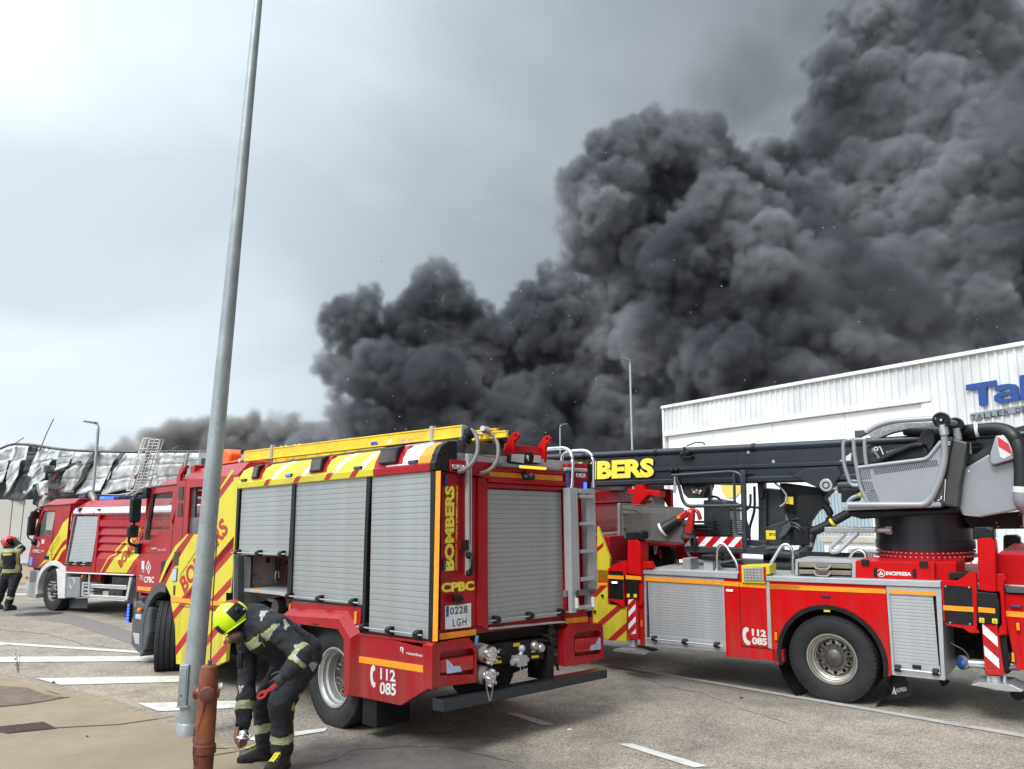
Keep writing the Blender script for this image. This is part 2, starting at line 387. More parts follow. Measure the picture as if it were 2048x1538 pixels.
def wheel(parent, c, out, rad, width, rimr, rimmat, steer=0.0, dish=0.09, hub=0.11, hubl=0.05, nholes=10, label=None, treadn=60, convex=False, hubm=None):
    """wheel part: tyre with ribs and shoulder blocks, rim with real hand holes, hub, wheel nuts. out=+1/-1 side; axis along local y"""
    e = bpy.data.objects.new('wheel', None); e.empty_display_size = 0.2; link(e, parent); e.location = c; e.rotation_euler = (0, 0, steer)
    if label: e['label'] = label
    h = width / 2
    t = MB()
    pr = [(rimr + 0.005, h * 0.80), (rimr + 0.03, h * 0.93), (rimr + (rad - rimr) * 0.45, h * 1.0), (rad - 0.05, h * 0.97), (rad - 0.018, h * 0.90), (rad - 0.004, h * 0.80)]
    gr = []
    for g in (0.62, 0.22, -0.22, -0.62):
        gr += [(rad, h * (g + 0.05)), (rad - 0.014, h * (g + 0.03)), (rad - 0.014, h * (g - 0.03)), (rad, h * (g - 0.05))]
    prof = pr + gr + [(a, -b) for a, b in reversed(pr)]
    t.lathe([(a, b * out) for a, b in prof], (0, 0, 0), (0, 1, 0), treadn * 2)
    nb = treadn
    for k in range(nb):                       # shoulder lugs
        a = 2 * math.pi * k / nb; da = 2 * math.pi / nb * 0.36
        for sg in (-1, 1):
            vs = []
            for aa in (a - da, a + da):
                for rr_, yy in ((rad - 0.035, h * 0.955), (rad - 0.012, h * 0.955), (rad + 0.002, h * 0.80), (rad - 0.012, h * 0.70)):
                    vs.append((rr_ * math.sin(aa), sg * yy * 1.01, rr_ * math.cos(aa)))
            t.add(vs, [(0, 1, 2, 3), (7, 6, 5, 4), (0, 4, 5, 1), (1, 5, 6, 2), (2, 6, 7, 3)])
    t.build('tyre', TYRE, e, 0, 40)
    r_ = MB(); yo = h * out
    if not convex:
        r_.lathe([(rimr + 0.012, yo * 0.86), (rimr + 0.010, yo * 0.93), (rimr - 0.006, yo * 0.93), (rimr - 0.014, yo * 0.80), (rimr - 0.03, yo * 0.72), (rimr - 0.032, yo * 0.5), (rimr - 0.055, yo * 0.40), (rimr - 0.06, yo - out * dish), (rimr - 0.075, yo - out * (dish + 0.012))], (0, 0, 0), (0, 1, 0), 48)
    else:
        r_.lathe([(rimr + 0.012, yo * 0.86), (rimr + 0.010, yo * 0.93), (rimr - 0.008, yo * 0.93), (rimr - 0.02, yo * 0.80), (rimr - 0.045, yo * 0.66), (rimr - 0.075, yo * 0.60)], (0, 0, 0), (0, 1, 0), 48)
    R_o = rimr - 0.075; R_i = hub * 1.15
    yd = yo - out * (dish + 0.012) if not convex else yo * 0.60
    yc = yd + out * (0.03 if convex else 0.0)
    holes = []
    for k in range(nholes):
        a = 2 * math.pi * (k + 0.5) / nholes; rc = R_o - 0.034
        holes.append([(rc * math.cos(a) + 0.024 * math.cos(q), rc * math.sin(a) + 0.024 * math.sin(q)) for q in [2 * math.pi * i / 10 for i in range(10)]])
    r_.prism(circ(0, 0, R_o, 48), yd, yd - out * 0.012, 'y', None, holes)
    r_.build('rim', rimmat, e, 0, 40)
    MB().cyl((0, yd - out * 0.03, 0), (0, yd - out * 0.035, 0), R_o, 32).build('brake_drum', BLK, e)
    hb = MB()
    hb.lathe([(R_i + 0.03, yd + out * 0.002), (R_i + 0.028, yd + out * 0.014), (hub, yd + out * 0.016), (hub * 0.95, yd + out * hubl * 0.6), (hub * 0.62, yd + out * hubl), (0.001, yd + out * hubl * 1.12)], (0, 0, 0), (0, 1, 0), 28)
    hb.build('hub', hubm or STEELD, e, 0, 40)
    nt_ = MB()
    for k in range(10):
        a = 2 * math.pi * k / 10; rc = R_i + 0.017
        x, z = rc * math.cos(a), rc * math.sin(a); nt_.cyl((x, yd + out * 0.012, z), (x, yd + out * 0.042, z), 0.013, 6, None, 0.008)
    nt_.build('wheel_nuts', STEELD, e, 0, 40, kind='stuff')
    return e

def shutter(parent, quad_x, z0, z1, t, pitch, m, ax='y', sign=1, name='roller_shutter', label=None):
    """roller shutter of separate aluminium slats between two coordinates, at depth t"""
    root = BX(name, *(((quad_x[0], t - 0.03 * sign, z0), (quad_x[1], t - 0.02 * sign, z1)) if ax == 'y' else ((t - 0.03 * sign, quad_x[0], z0), (t - 0.02 * sign, quad_x[1], z1))), BLK, parent, 0, label=label)
    n = max(2, int(round((z1 - z0) / pitch))); p = (z1 - z0) / n
    x0, x1 = quad_x
    prof = [(-0.006, 0.0), (0, 0.0016), (0.0008, p * 0.2), (0.0008, p * 0.8), (0, p - 0.0018), (-0.006, p - 0.0002)]
    mb = MB(); vs = []
    if ax == 'y':
        for xx in (x0, x1): vs += [(xx, q[0] * sign, q[1]) for q in prof]
    else:
        for xx in (x0, x1): vs += [(q[0] * sign, xx, q[1]) for q in prof]
    k = len(prof)
    mb.add(vs, [(i, i + 1, k + i + 1, k + i) for i in range(k - 1)] + [tuple(range(k)), tuple(k + i for i in reversed(range(k)))])
    first = mb.build('slat', m, root)
    me = first.data
    for i in range(n):
        o = first if i == 0 else bpy.data.objects.new('slat', me)
        if i: link(o, root)
        jt = random.uniform(-0.0008, 0.0008)
        o.location = (0, t + jt, z0 + i * p) if ax == 'y' else (t + jt, 0, z0 + i * p)
    return root

def bar_rail(parent, x0, x1, z, t, ax='y', sign=1, clips=3, r=0.009):
    """pull bar at the foot of a shutter with its black clamps"""
    def Q(a, b, c): return (a, t + b * sign, c) if ax == 'y' else (t + b * sign, a, c)
    b = MB().cyl(Q(x0, 0.055, z), Q(x1, 0.055, z), r, 10).build('pull_bar', ALU, parent, 0, 40)
    for i in range(clips):
        c = x0 + (x1 - x0) * (0.09 + 0.82 * i / max(1, clips - 1))
        k = MB().prism([(-0.004, -0.035), (0.035, -0.035), (0.072, -0.02), (0.078, 0.012), (0.05, 0.034), (-0.004, 0.042)], c - 0.032, c + 0.032, 'x' if ax == 'y' else 'y').build('bar_clamp', BLP, b, 0.004)
        me = k.data
        for v in me.vertices:
            if ax == 'y': v.co = (v.co.x, t + v.co.y * sign, z + v.co.z)
            else: v.co = (t + v.co.x * sign, v.co.y, z + v.co.z)
    return b


# ================================================================ ground
def ground_material():
    m = bpy.data.materials.new('asphalt'); m.use_nodes = True; t = m.node_tree; L = t.links.new; p = t.nodes['Principled BSDF']
    tc = N(t, 'ShaderNodeTexCoord')
    def noise(s, d=4, r=0.6, src=None):
        n = N(t, 'ShaderNodeTexNoise'); n.inputs['Scale'].default_value = s; n.inputs['Detail'].default_value = d; n.inputs['Roughness'].default_value = r
        L(src or tc.outputs['Object'], n.inputs[0]); return n.outputs[0]
    def ramp(src, *st):
        r = N(t, 'ShaderNodeValToRGB'); cr = r.color_ramp
        cr.elements[0].position = st[0][0]; cr.elements[0].color = lin(st[0][1]); cr.elements[1].position = st[-1][0]; cr.elements[1].color = lin(st[-1][1])
        for q in st[1:-1]: e = cr.elements.new(q[0]); e.color = lin(q[1])
        L(src, r.inputs[0]); return r.outputs[0]
    def mix(f, a, b, mode='MIX'):
        x = N(t, 'ShaderNodeMixRGB', blend_type=mode)
        for i, q in enumerate((f, a, b)):
            if isinstance(q, (int, float)): x.inputs[i].default_value = q
            elif isinstance(q, tuple): x.inputs[i].default_value = lin(q)
            else: L(q, x.inputs[i])
        return x.outputs[0]
    vo = N(t, 'ShaderNodeTexVoronoi'); vo.inputs['Scale'].default_value = 78; L(tc.outputs['Object'], vo.inputs[0])
    sx = N(t, 'ShaderNodeSeparateXYZ'); L(vo.outputs['Color'], sx.inputs[0])
    stone = ramp(sx.outputs[0], (0.0, (0.19, 0.166, 0.14)), (0.3, (0.36, 0.315, 0.262)), (0.6, (0.49, 0.43, 0.355)), (1.0, (0.62, 0.55, 0.47)))
    vd = N(t, 'ShaderNodeTexVoronoi', feature='DISTANCE_TO_EDGE'); vd.inputs['Scale'].default_value = 78; L(tc.outputs['Object'], vd.inputs[0])
    gap = ramp(vd.outputs['Distance'], (0.0, (0, 0, 0)), (0.10, (1, 1, 1)))
    c = mix(gap, (0.15, 0.132, 0.113), stone)
    big = ramp(noise(0.22, 6, 0.62), (0.30, (0.70, 0.70, 0.71)), (0.55, (1.0, 0.99, 0.97)), (0.75, (1.14, 1.12, 1.08)))
    c = mix(1.0, c, big, 'MULTIPLY')
    mid = ramp(noise(1.6, 7, 0.7), (0.34, (0.70, 0.69, 0.69)), (0.56, (1.0, 1.0, 1.0)))
    c = mix(1.0, c, mid, 'MULTIPLY')
    # damp worn patch of finer, darker asphalt beside the pavement, a broad darker blot, oil spots
    def blot(cx, cy, rx, ry, amp, lo, hi):
        mp = N(t, 'ShaderNodeMapping'); mp.inputs['Location'].default_value = (-cx / rx, -cy / ry, 0); mp.inputs['Scale'].default_value = (1 / rx, 1 / ry, 0); L(tc.outputs['Object'], mp.inputs[0])
        ln = N(t, 'ShaderNodeVectorMath', operation='LENGTH'); L(mp.outputs[0], ln.inputs[0])
        ma = N(t, 'ShaderNodeMath', operation='MULTIPLY_ADD'); ma.inputs[1].default_value = amp; L(noise(1.9, 8, 0.68), ma.inputs[0]); L(ln.outputs['Value'], ma.inputs[2])
        mq = N(t, 'ShaderNodeMath', operation='MULTIPLY'); mq.inputs[1].default_value = 0.2; L(ma.outputs[0], mq.inputs[0])
        return ramp(mq.outputs[0], ((lo + amp * 0.5) / 5, (1, 1, 1)), ((hi + amp * 0.5) / 5, (0, 0, 0)))
    c = mix(blot(-1.15, 7.75, 1.75, 1.25, 1.3, 0.45, 1.05), c, mix(noise(9, 6, 0.7), (0.055, 0.050, 0.047), (0.19, 0.17, 0.155)))
    c = mix(blot(4.2, 11.2, 3.2, 1.6, 1.0, 0.2, 1.2), c, mix(0.55, c, (0.10, 0.09, 0.08)))  # broad darker blot on the road around the ladder truck
    c = mix(ramp(noise(0.9, 3, 0.5), (0.70, (0, 0, 0)), (0.76, (0.55, 0.55, 0.55))), c, (0.09, 0.08, 0.075))
    L(c, p.inputs['Base Color'])
    p.inputs['Roughness'].default_value = 0.82; p.inputs['Specular IOR Level'].default_value = 0.3
    b = N(t, 'ShaderNodeBump'); b.inputs['Strength'].default_value = 0.5; b.inputs['Distance'].default_value = 0.006
    L(gap, b.inputs['Height']); L(b.outputs[0], p.inputs['Normal'])
    return m
ASPH = ground_material()
MB().add([(-900, -60, 0), (900, -60, 0), (900, 1500, 0), (-900, 1500, 0)], [(0, 1, 2, 3)]).build('ground', ASPH, kind='structure')
# aggregate, older smooth asphalt patches
SMOOTH = mat('smooth_old_asphalt', (0.20, 0.18, 0.165), 0.75, var=0.12, scale=14, dirt=0.5, dcol=(0.13, 0.12, 0.11), bump=0.4, bscale=120)
def flat(name, poly, z, m, kind='structure', label=None, cat=None, jit=0.0):
    pts = []
    for i in range(len(poly)):
        a, b = Vector(poly[i]), Vector(poly[(i + 1) % len(poly)])
        k = max(1, int((b - a).length / 0.12)) if jit else 1
        for j in range(k):
            q = a.lerp(b, j / k)
            if jit: q += Vector((mnoise.noise(Vector((q.x * 3, q.y * 3, 1))), mnoise.noise(Vector((q.x * 3, q.y * 3, 7))))) * jit
            pts.append((q.x, q.y))
    o = MB().prism(pts, z - 0.002, z, 'z').build(name, m)
    tag(o, label, cat, kind=kind); return o
flat('smooth_asphalt_strip', [(-11.749,20.165),(-11.327,20.389),(-10.419,19.733),(-8.781,18),(-7.732,16.852),(-6.443,15.45),(-5.714,13.744),(-6.898,15.075),(-8.134,16.405),(-9.595,18),(-10.897,18.922)], 0.005, SMOOTH, jit=0.03)
flat('smooth_asphalt_apron', [(-14.332,21.844),(-12.512,19.118),(-11.315,19.839),(-8.958,21.336),(-6.135,21.844),(-6.616,23.528),(-11.597,23.229)], 0.005, SMOOTH, jit=0.03)
PAINTW = mat('worn_road_paint', (0.62, 0.61, 0.57), 0.6, var=0.05, scale=12, dirt=0.75, dcol=(0.28, 0.25, 0.22), bump=0.3, bscale=90)
PAINTO = mat('faded_road_paint', (0.40, 0.385, 0.36), 0.65, var=0.06, scale=12, dirt=0.9, dcol=(0.21, 0.185, 0.16), bump=0.3, bscale=90)
MARKS = 'painted road markings'
def mark(name, poly, m=PAINTW, z=0.010): flat(name, poly, z, m, jit=0.008)
mark('zebra_stripe', [(-9.927,13.545),(-5.865,13.693),(-5.652,13.211),(-9.538,13.028)])
mark('zebra_stripe', [(-6.679,11.766),(-4.5,11.99),(-4.329,11.551),(-6.074,11.309)])
mark('zebra_stripe', [(-4.521,10.189),(-2.983,10.383),(-2.877,10.028),(-4.092,9.772)])
mark('zebra_stripe', [(-2.758,8.576),(-1.964,9.016),(-1.957,8.871),(-2.516,8.482)])
mark('edge_line', [(-10.828,15.744),(-6.046,14.106),(-5.954,13.897),(-10.621,15.45)])
mark('edge_line', [(-9.953,15.014),(-9.015,14.984),(-8.941,14.864),(-9.851,14.864)])
mark('edge_line', [(1.27,13.188),(5.584,8.427),(5.496,8.301),(1.257,13.05)], PAINTO)
mark('lane_dash', [(-0.08,9.686),(0.057,9.698),(0.455,9.166),(0.328,9.112)])
mark('lane_dash', [(1.045,8.381),(1.176,8.399),(1.756,7.65),(1.621,7.605)])
mark('lane_dash', [(2.092,7.022),(2.227,7.059),(2.708,6.349),(2.558,6.299)])
mark('parking_line', [(-17.011,25.859),(-14.914,25.497),(-14.654,25.06),(-16.711,25.409)])
mark('parking_line', [(-18.766,28.487),(-16.591,28.266),(-16.398,27.94),(-18.545,28.156)])

for k, q in enumerate(([(1.655,12.263),(2.054,11.276),(2.427,10.856),(2.726,9.873),(3.01,9.166)], [(-1.735,7.71),(-1.464,8.196),(-1,8.336),(-0.453,8.196),(0.072,7.71)], [(-10.488,17.007),(-9.22,16.405),(-7.667,14.954),(-6.588,14.378)])):
    q = [Vector(p) for p in q]; pts = []
    for a, b in zip(q[:-1], q[1:]):
        for j in range(14): c = a.lerp(b, j / 14); pts.append(c + Vector((mnoise.noise(Vector((c.x * 5, c.y * 5, k))), mnoise.noise(Vector((c.x * 5, c.y * 5, 9 + k))))) * 0.07)
    MB().prism([(p.x, p.y) for p in pts] + [(p.x + 0.004, p.y + 0.012) for p in pts[::-1]], 0.001, 0.003, 'z').build('road_crack', mat('crack_dirt', (0.05, 0.045, 0.04), 0.9), kind='structure')
# ---------------------------------------------------------------- pavement
CONC = mat('pavement_concrete', (0.285, 0.225, 0.145), 0.8, var=0.09, scale=1.3, dirt=0.8, dcol=(0.18, 0.145, 0.105), bump=0.35, bscale=55, v2=(0.25, 0.205, 0.145), v2s=2.6)
CONC2 = mat('pavement_repair_concrete', (0.15, 0.115, 0.085), 0.85, var=0.2, scale=7, dirt=0.5, dcol=(0.22, 0.18, 0.14), bump=0.5, bscale=80)
KERB = mat('kerb_concrete', (0.27, 0.22, 0.155), 0.8, var=0.12, scale=8, dirt=0.7, dcol=(0.17, 0.14, 0.11), bump=0.4, bscale=60)
edge = [(-11.721,14.745),(-9.32,13.26),(-7.356,12.034),(-6.759,11.638),(-5.803,11.004),(-4.935,10.336),(-4.285,9.798),(-3.676,9.304),(-3.101,8.747),(-2.4,7.98),(-1.835,7.233),(-1.176,6.26)]
kin = [(Vector(p) + Vector((-0.05, -0.135))) for p in edge]
MB().prism([tuple(p) for p in kin] + [(-1.0, 2.0), (-30, 2.0), (-30, 12)], -0.1, 0.026, 'z').build('pavement', CONC, kind='structure')
for i in range(len(edge) - 1):
    a, b = Vector(edge[i]), Vector(edge[i + 1]); c, d = kin[i], kin[i + 1]
    g = (b - a).normalized() * 0.004
    k = MB().prism([tuple(a + g), tuple(b - g), tuple(d - g), tuple(c + g)], -0.1, 0.030 + 0.002 * (i % 2), 'z').build('kerb_stone', KERB, None, 0.006)
    tag(k, kind='structure')
flat('pavement_repair', [(-7.087,11.185),(-6.81,11.168),(-6.356,11.02),(-5.893,10.614),(-5.574,10.437),(-5.639,10.28),(-5.837,10.1),(-6.036,9.94),(-6.252,9.735)], 0.031, CONC2, jit=0.03)
flat('pavement_stain', [(-6.016,10.829),(-5.867,10.736),(-5.658,10.554),(-5.754,10.614)], 0.034, CONC2, jit=0.02)
CRACK = mat('joint_dirt', (0.09, 0.075, 0.06), 0.9, var=0.2)  # dark colour of the narrow pavement joints
for q in ([(-6.028,9.927),(-5.777,10.1),(-5.558,10.408),(-5.495,10.451),(-5.479,10.422),(-5.534,10.365),(-5.745,10.047),(-6.003,9.888)], [(-2.873,8.133),(-2.652,8.141),(-2.575,8.056),(-2.788,7.915),(-2.782,7.898),(-2.563,8.047),(-2.652,8.155),(-2.88,8.15)], [(-4.82,8.932),(-4.206,9.081),(-3.766,9.443),(-3.757,9.42),(-4.196,9.06),(-4.808,8.911)]):
    flat('pavement_joint', q, 0.032, CRACK)
GRATE = mat('rusty_cast_iron', (0.085, 0.050, 0.048), 0.65, metal=0.3, var=0.25, scale=30, dirt=0.5, dcol=(0.15, 0.10, 0.08), bump=0.5, bscale=50)
g4 = [(-5.169,8.687,0.03),(-5.58,8.869,0.03),(-5.072,9.169,0.03),(-4.775,8.89,0.03)]
def cover(name, q, z, label, cat, ribs):
    r_ = thing(name, label, cat, (q[0][0], q[0][1], z))
    loc = [Vector((p[0] - q[0][0], p[1] - q[0][1])) for p in q]
    MB().prism([tuple(p) for p in loc], -0.02, 0.003, 'z').build('frame', GRATE, r_, 0.002)
    cen = sum(loc, Vector((0, 0))) / 4
    inn = [cen + (p - cen) * 0.93 for p in loc]
    MB().prism([tuple(p) for p in inn], 0.0035, 0.006, 'z').build('plate', GRATE, r_, 0.001)
    mb = MB()
    for i in range(ribs):
        for j in range(8):
            s0, s1 = (i + 0.2) / ribs, (i + 0.8) / ribs; t0, t1 = (j + 0.15) / 8, (j + 0.85) / 8
            def bl(s, t): return tuple(inn[0].lerp(inn[1], s).lerp(inn[3].lerp(inn[2], s), t))
            mb.prism([bl(s0, t0), bl(s1, t0), bl(s1, t1), bl(s0, t1)], 0.0062, 0.009, 'z')
    mb.build('tread_pattern', GRATE, r_, kind='stuff')
    return r_
cover('inspection_cover', [(p[0], p[1]) for p in g4], 0.031, 'rectangular reddish brown iron inspection cover set in the beige pavement', 'manhole cover', 14)
mc = (-11.371,19.893,0)
r_ = thing('manhole_cover', 'round dark manhole cover in the road beside the left fire truck front wheel', 'manhole cover', (mc[0], mc[1], 0.006))
MB().lathe([(0.001, 0.004), (0.36, 0.004), (0.37, 0.0), (0.44, 0.0), (0.45, 0.004), (0.52, 0.003), (0.53, -0.01)], (0, 0, 0), (0, 0, 1), 32).build('lid', STEELD, r_)
mb = MB()
for i in range(8):
    for j in range(8):
        x, y = (i - 3.5) * 0.08, (j - 3.5) * 0.08
        if x * x + y * y < 0.1: mb.box((x - 0.025, y - 0.025, 0.004), (x + 0.025, y + 0.025, 0.009))
mb.build('tread_pattern', STEELD, r_, kind='stuff')
# litter on the ground
LEAFM = mat('dry_litter', (0.07, 0.05, 0.035), 0.8, var=0.3)
def pebble(name, q, r_, m, label, cat, z=0.0):
    mb = MB(); mb.sphere((0, 0, 0), (r_, r_ * 0.7, r_ * 0.45), 8)
    mb.v = [tuple(Vector(v) * (1 + 0.3 * mnoise.noise(Vector(v) * 60))) for v in mb.v]
    o = mb.build(name, m, None, 0, 60); o.location = (q[0], q[1], z + r_ * 0.3); tag(o, label, cat)
pebble('stone', (2.861,10.497), 0.028, LEAFM, 'small dark brown stone lying alone on the road in front of the ladder truck', 'stone')
pebble('stone', (-6.184,11.321), 0.03, LEAFM, 'dark lump of debris on the kerb at the end of a zebra stripe', 'stone', 0.03)
pebble('stone', (-4.293,8.57), 0.015, LEAFM, 'tiny dark pebble in the middle of the beige pavement', 'stone', 0.03)
pebble('paper_scrap', (0.611,8.932), 0.03, PAINTW, 'small pale scrap on the road between the two short lane dashes', 'litter')
# dry weed at the kerb
wq = (-7.068,11.99,0)
mb = MB()
for k in range(9):
    a = random.uniform(-1, 1); h_ = random.uniform(0.12, 0.36)
    mb.tube([(0, 0, 0), (a * 0.03, 0.01, h_ * 0.5), (a * 0.09 + 0.03, random.uniform(-0.04, 0.04), h_)], 0.0015, 4, rr=[0.002, 0.0015, 0.0007])
    for j in range(3):
        z = h_ * (0.4 + 0.2 * j); x = a * 0.09 * (0.4 + 0.2 * j); mb.add([(x, 0, z), (x + 0.025 * a, 0.01, z + 0.02), (x + 0.01, 0.0, z + 0.03)], [(0, 1, 2)])
o = mb.build('dry_weed', mat('dry_weed_stalk', (0.16, 0.14, 0.08), 0.8, var=0.2)); o.location = (wq[0], wq[1], 0.02); tag(o, 'thin dry weed growing from the kerb joint at the left edge', 'plant')

# ================================================================ smoke
def volume_material(name, dens, col, aniso=0.0, nscale=0.09, lo=0.35, hi=0.62, soft=0.45, col2=None):
    m = bpy.data.materials.new(name); m.use_nodes = True; t = m.node_tree; L = t.links.new
    t.nodes.remove(t.nodes['Principled BSDF']); out = t.nodes['Material Output']
    pv = N(t, 'ShaderNodeVolumePrincipled'); pv.inputs['Color'].default_value = lin(col); pv.inputs['Anisotropy'].default_value = aniso
    pv.inputs['Density Attribute'].default_value = ''
    at = N(t, 'ShaderNodeAttribute'); at.attribute_name = 'density'
    tc = N(t, 'ShaderNodeTexCoord')
    n = N(t, 'ShaderNodeTexNoise'); n.inputs['Scale'].default_value = nscale; n.inputs['Detail'].default_value = 5; n.inputs['Roughness'].default_value = 0.6
    L(tc.outputs['Object'], n.inputs[0])
    mr = N(t, 'ShaderNodeMapRange'); mr.interpolation_type = 'SMOOTHSTEP'
    for i, v in enumerate((lo, hi, 1 - soft, 1.0)): mr.inputs[i + 1].default_value = v
    L(n.outputs[0], mr.inputs[0])
    m1 = N(t, 'ShaderNodeMath', operation='MULTIPLY'); L(at.outputs['Fac'], m1.inputs[0]); L(mr.outputs[0], m1.inputs[1])
    m2 = N(t, 'ShaderNodeMath', operation='MULTIPLY'); m2.inputs[1].default_value = dens; L(m1.outputs[0], m2.inputs[0])
    if col2:          # soot content differs from billow to billow
        n2 = N(t, 'ShaderNodeTexNoise'); n2.inputs['Scale'].default_value = 0.055; n2.inputs['Detail'].default_value = 2; L(tc.outputs['Object'], n2.inputs[0])
        cr = N(t, 'ShaderNodeValToRGB'); cr.color_ramp.elements[0].position = 0.40; cr.color_ramp.elements[0].color = lin(col2); cr.color_ramp.elements[1].position = 0.60; cr.color_ramp.elements[1].color = lin(col)
        L(n2.outputs[0], cr.inputs[0]); L(cr.outputs[0], pv.inputs['Color'])
    L(m2.outputs[0], pv.inputs['Density']); L(pv.outputs[0], out.inputs['Volume'])
    return m
def puffs(blobs, seed, n1=26, n2=12, r1=(0.34, 0.52), r2=(0.22, 0.46), depth=1.0, squash=1.0):
    """cauliflower of spheres on spheres: returns centres and radii"""
    rn = random.Random(seed); pts = []
    def direc():
        while True:
            v = Vector((rn.uniform(-1, 1), rn.uniform(-1, 1), rn.uniform(-1, 1)))
            if 0.1 < v.length < 1: return v.normalized()
    for x, y, z, r in blobs:
        c = Vector((x, y, z)); pts.append((c, r * 0.86))
        for i in range(n1):
            d = direc(); ra = r * rn.uniform(*r1); c1 = c + d * (r * rn.uniform(0.66, 0.9)); pts.append((c1, ra))
            for j in range(n2):
                d2 = (direc() + d * 0.6).normalized(); rb = ra * rn.uniform(*r2); c2 = c1 + d2 * (ra * rn.uniform(0.75, 1.0)); pts.append((c2, rb))
                if rb > 0.8:
                    for k in range(3):
                        d3 = (direc() + d2 * 0.6).normalized(); rc = rb * rn.uniform(0.3, 0.5); pts.append((c2 + d3 * rb * 0.9, rc))
    return pts
def smoke(name, pts, voxel, material, label=None):
    me = bpy.data.meshes.new(name); me.from_pydata([tuple(p[0]) for p in pts], [], [])
    at = me.attributes.new('rad', 'FLOAT', 'POINT'); at.data.foreach_set('value', [p[1] for p in pts])
    o = bpy.data.objects.new(name, me); link(o)
    ng = bpy.data.node_groups.new(name, 'GeometryNodeTree')
    ng.interface.new_socket('Geometry', in_out='INPUT', socket_type='NodeSocketGeometry'); ng.interface.new_socket('Geometry', in_out='OUTPUT', socket_type='NodeSocketGeometry')
    L = ng.links.new; gi = ng.nodes.new('NodeGroupInput'); go = ng.nodes.new('NodeGroupOutput')
    mp = ng.nodes.new('GeometryNodeMeshToPoints'); na = ng.nodes.new('GeometryNodeInputNamedAttribute'); na.data_type = 'FLOAT'; na.inputs[0].default_value = 'rad'
    pv = ng.nodes.new('GeometryNodePointsToVolume'); pv.resolution_mode = 'VOXEL_SIZE'
    pv.inputs['Voxel Size'].default_value = voxel; pv.inputs['Density'].default_value = 1.0
    sm = ng.nodes.new('GeometryNodeSetMaterial'); sm.inputs['Material'].default_value = material
    L(gi.outputs[0], mp.inputs[0]); L(na.outputs[0], mp.inputs['Radius']); L(mp.outputs[0], pv.inputs[0]); L(na.outputs[0], pv.inputs['Radius']); L(pv.outputs[0], sm.inputs[0]); L(sm.outputs[0], go.inputs[0])
    md = o.modifiers.new('smoke', 'NODES'); md.node_group = ng
    me.materials.append(material)
    tag(o, label, 'smoke' if label else None, kind='stuff')
    return o
S_ = 110 / 1600.0
def blobs(lst, y0=110.0):
    """each entry: x, z on the plume's middle plane, radius, metres nearer (-) or farther (+)"""
    return [(x, y0 + dy, z, r) for (x, z), r, dy in lst]
raw = []
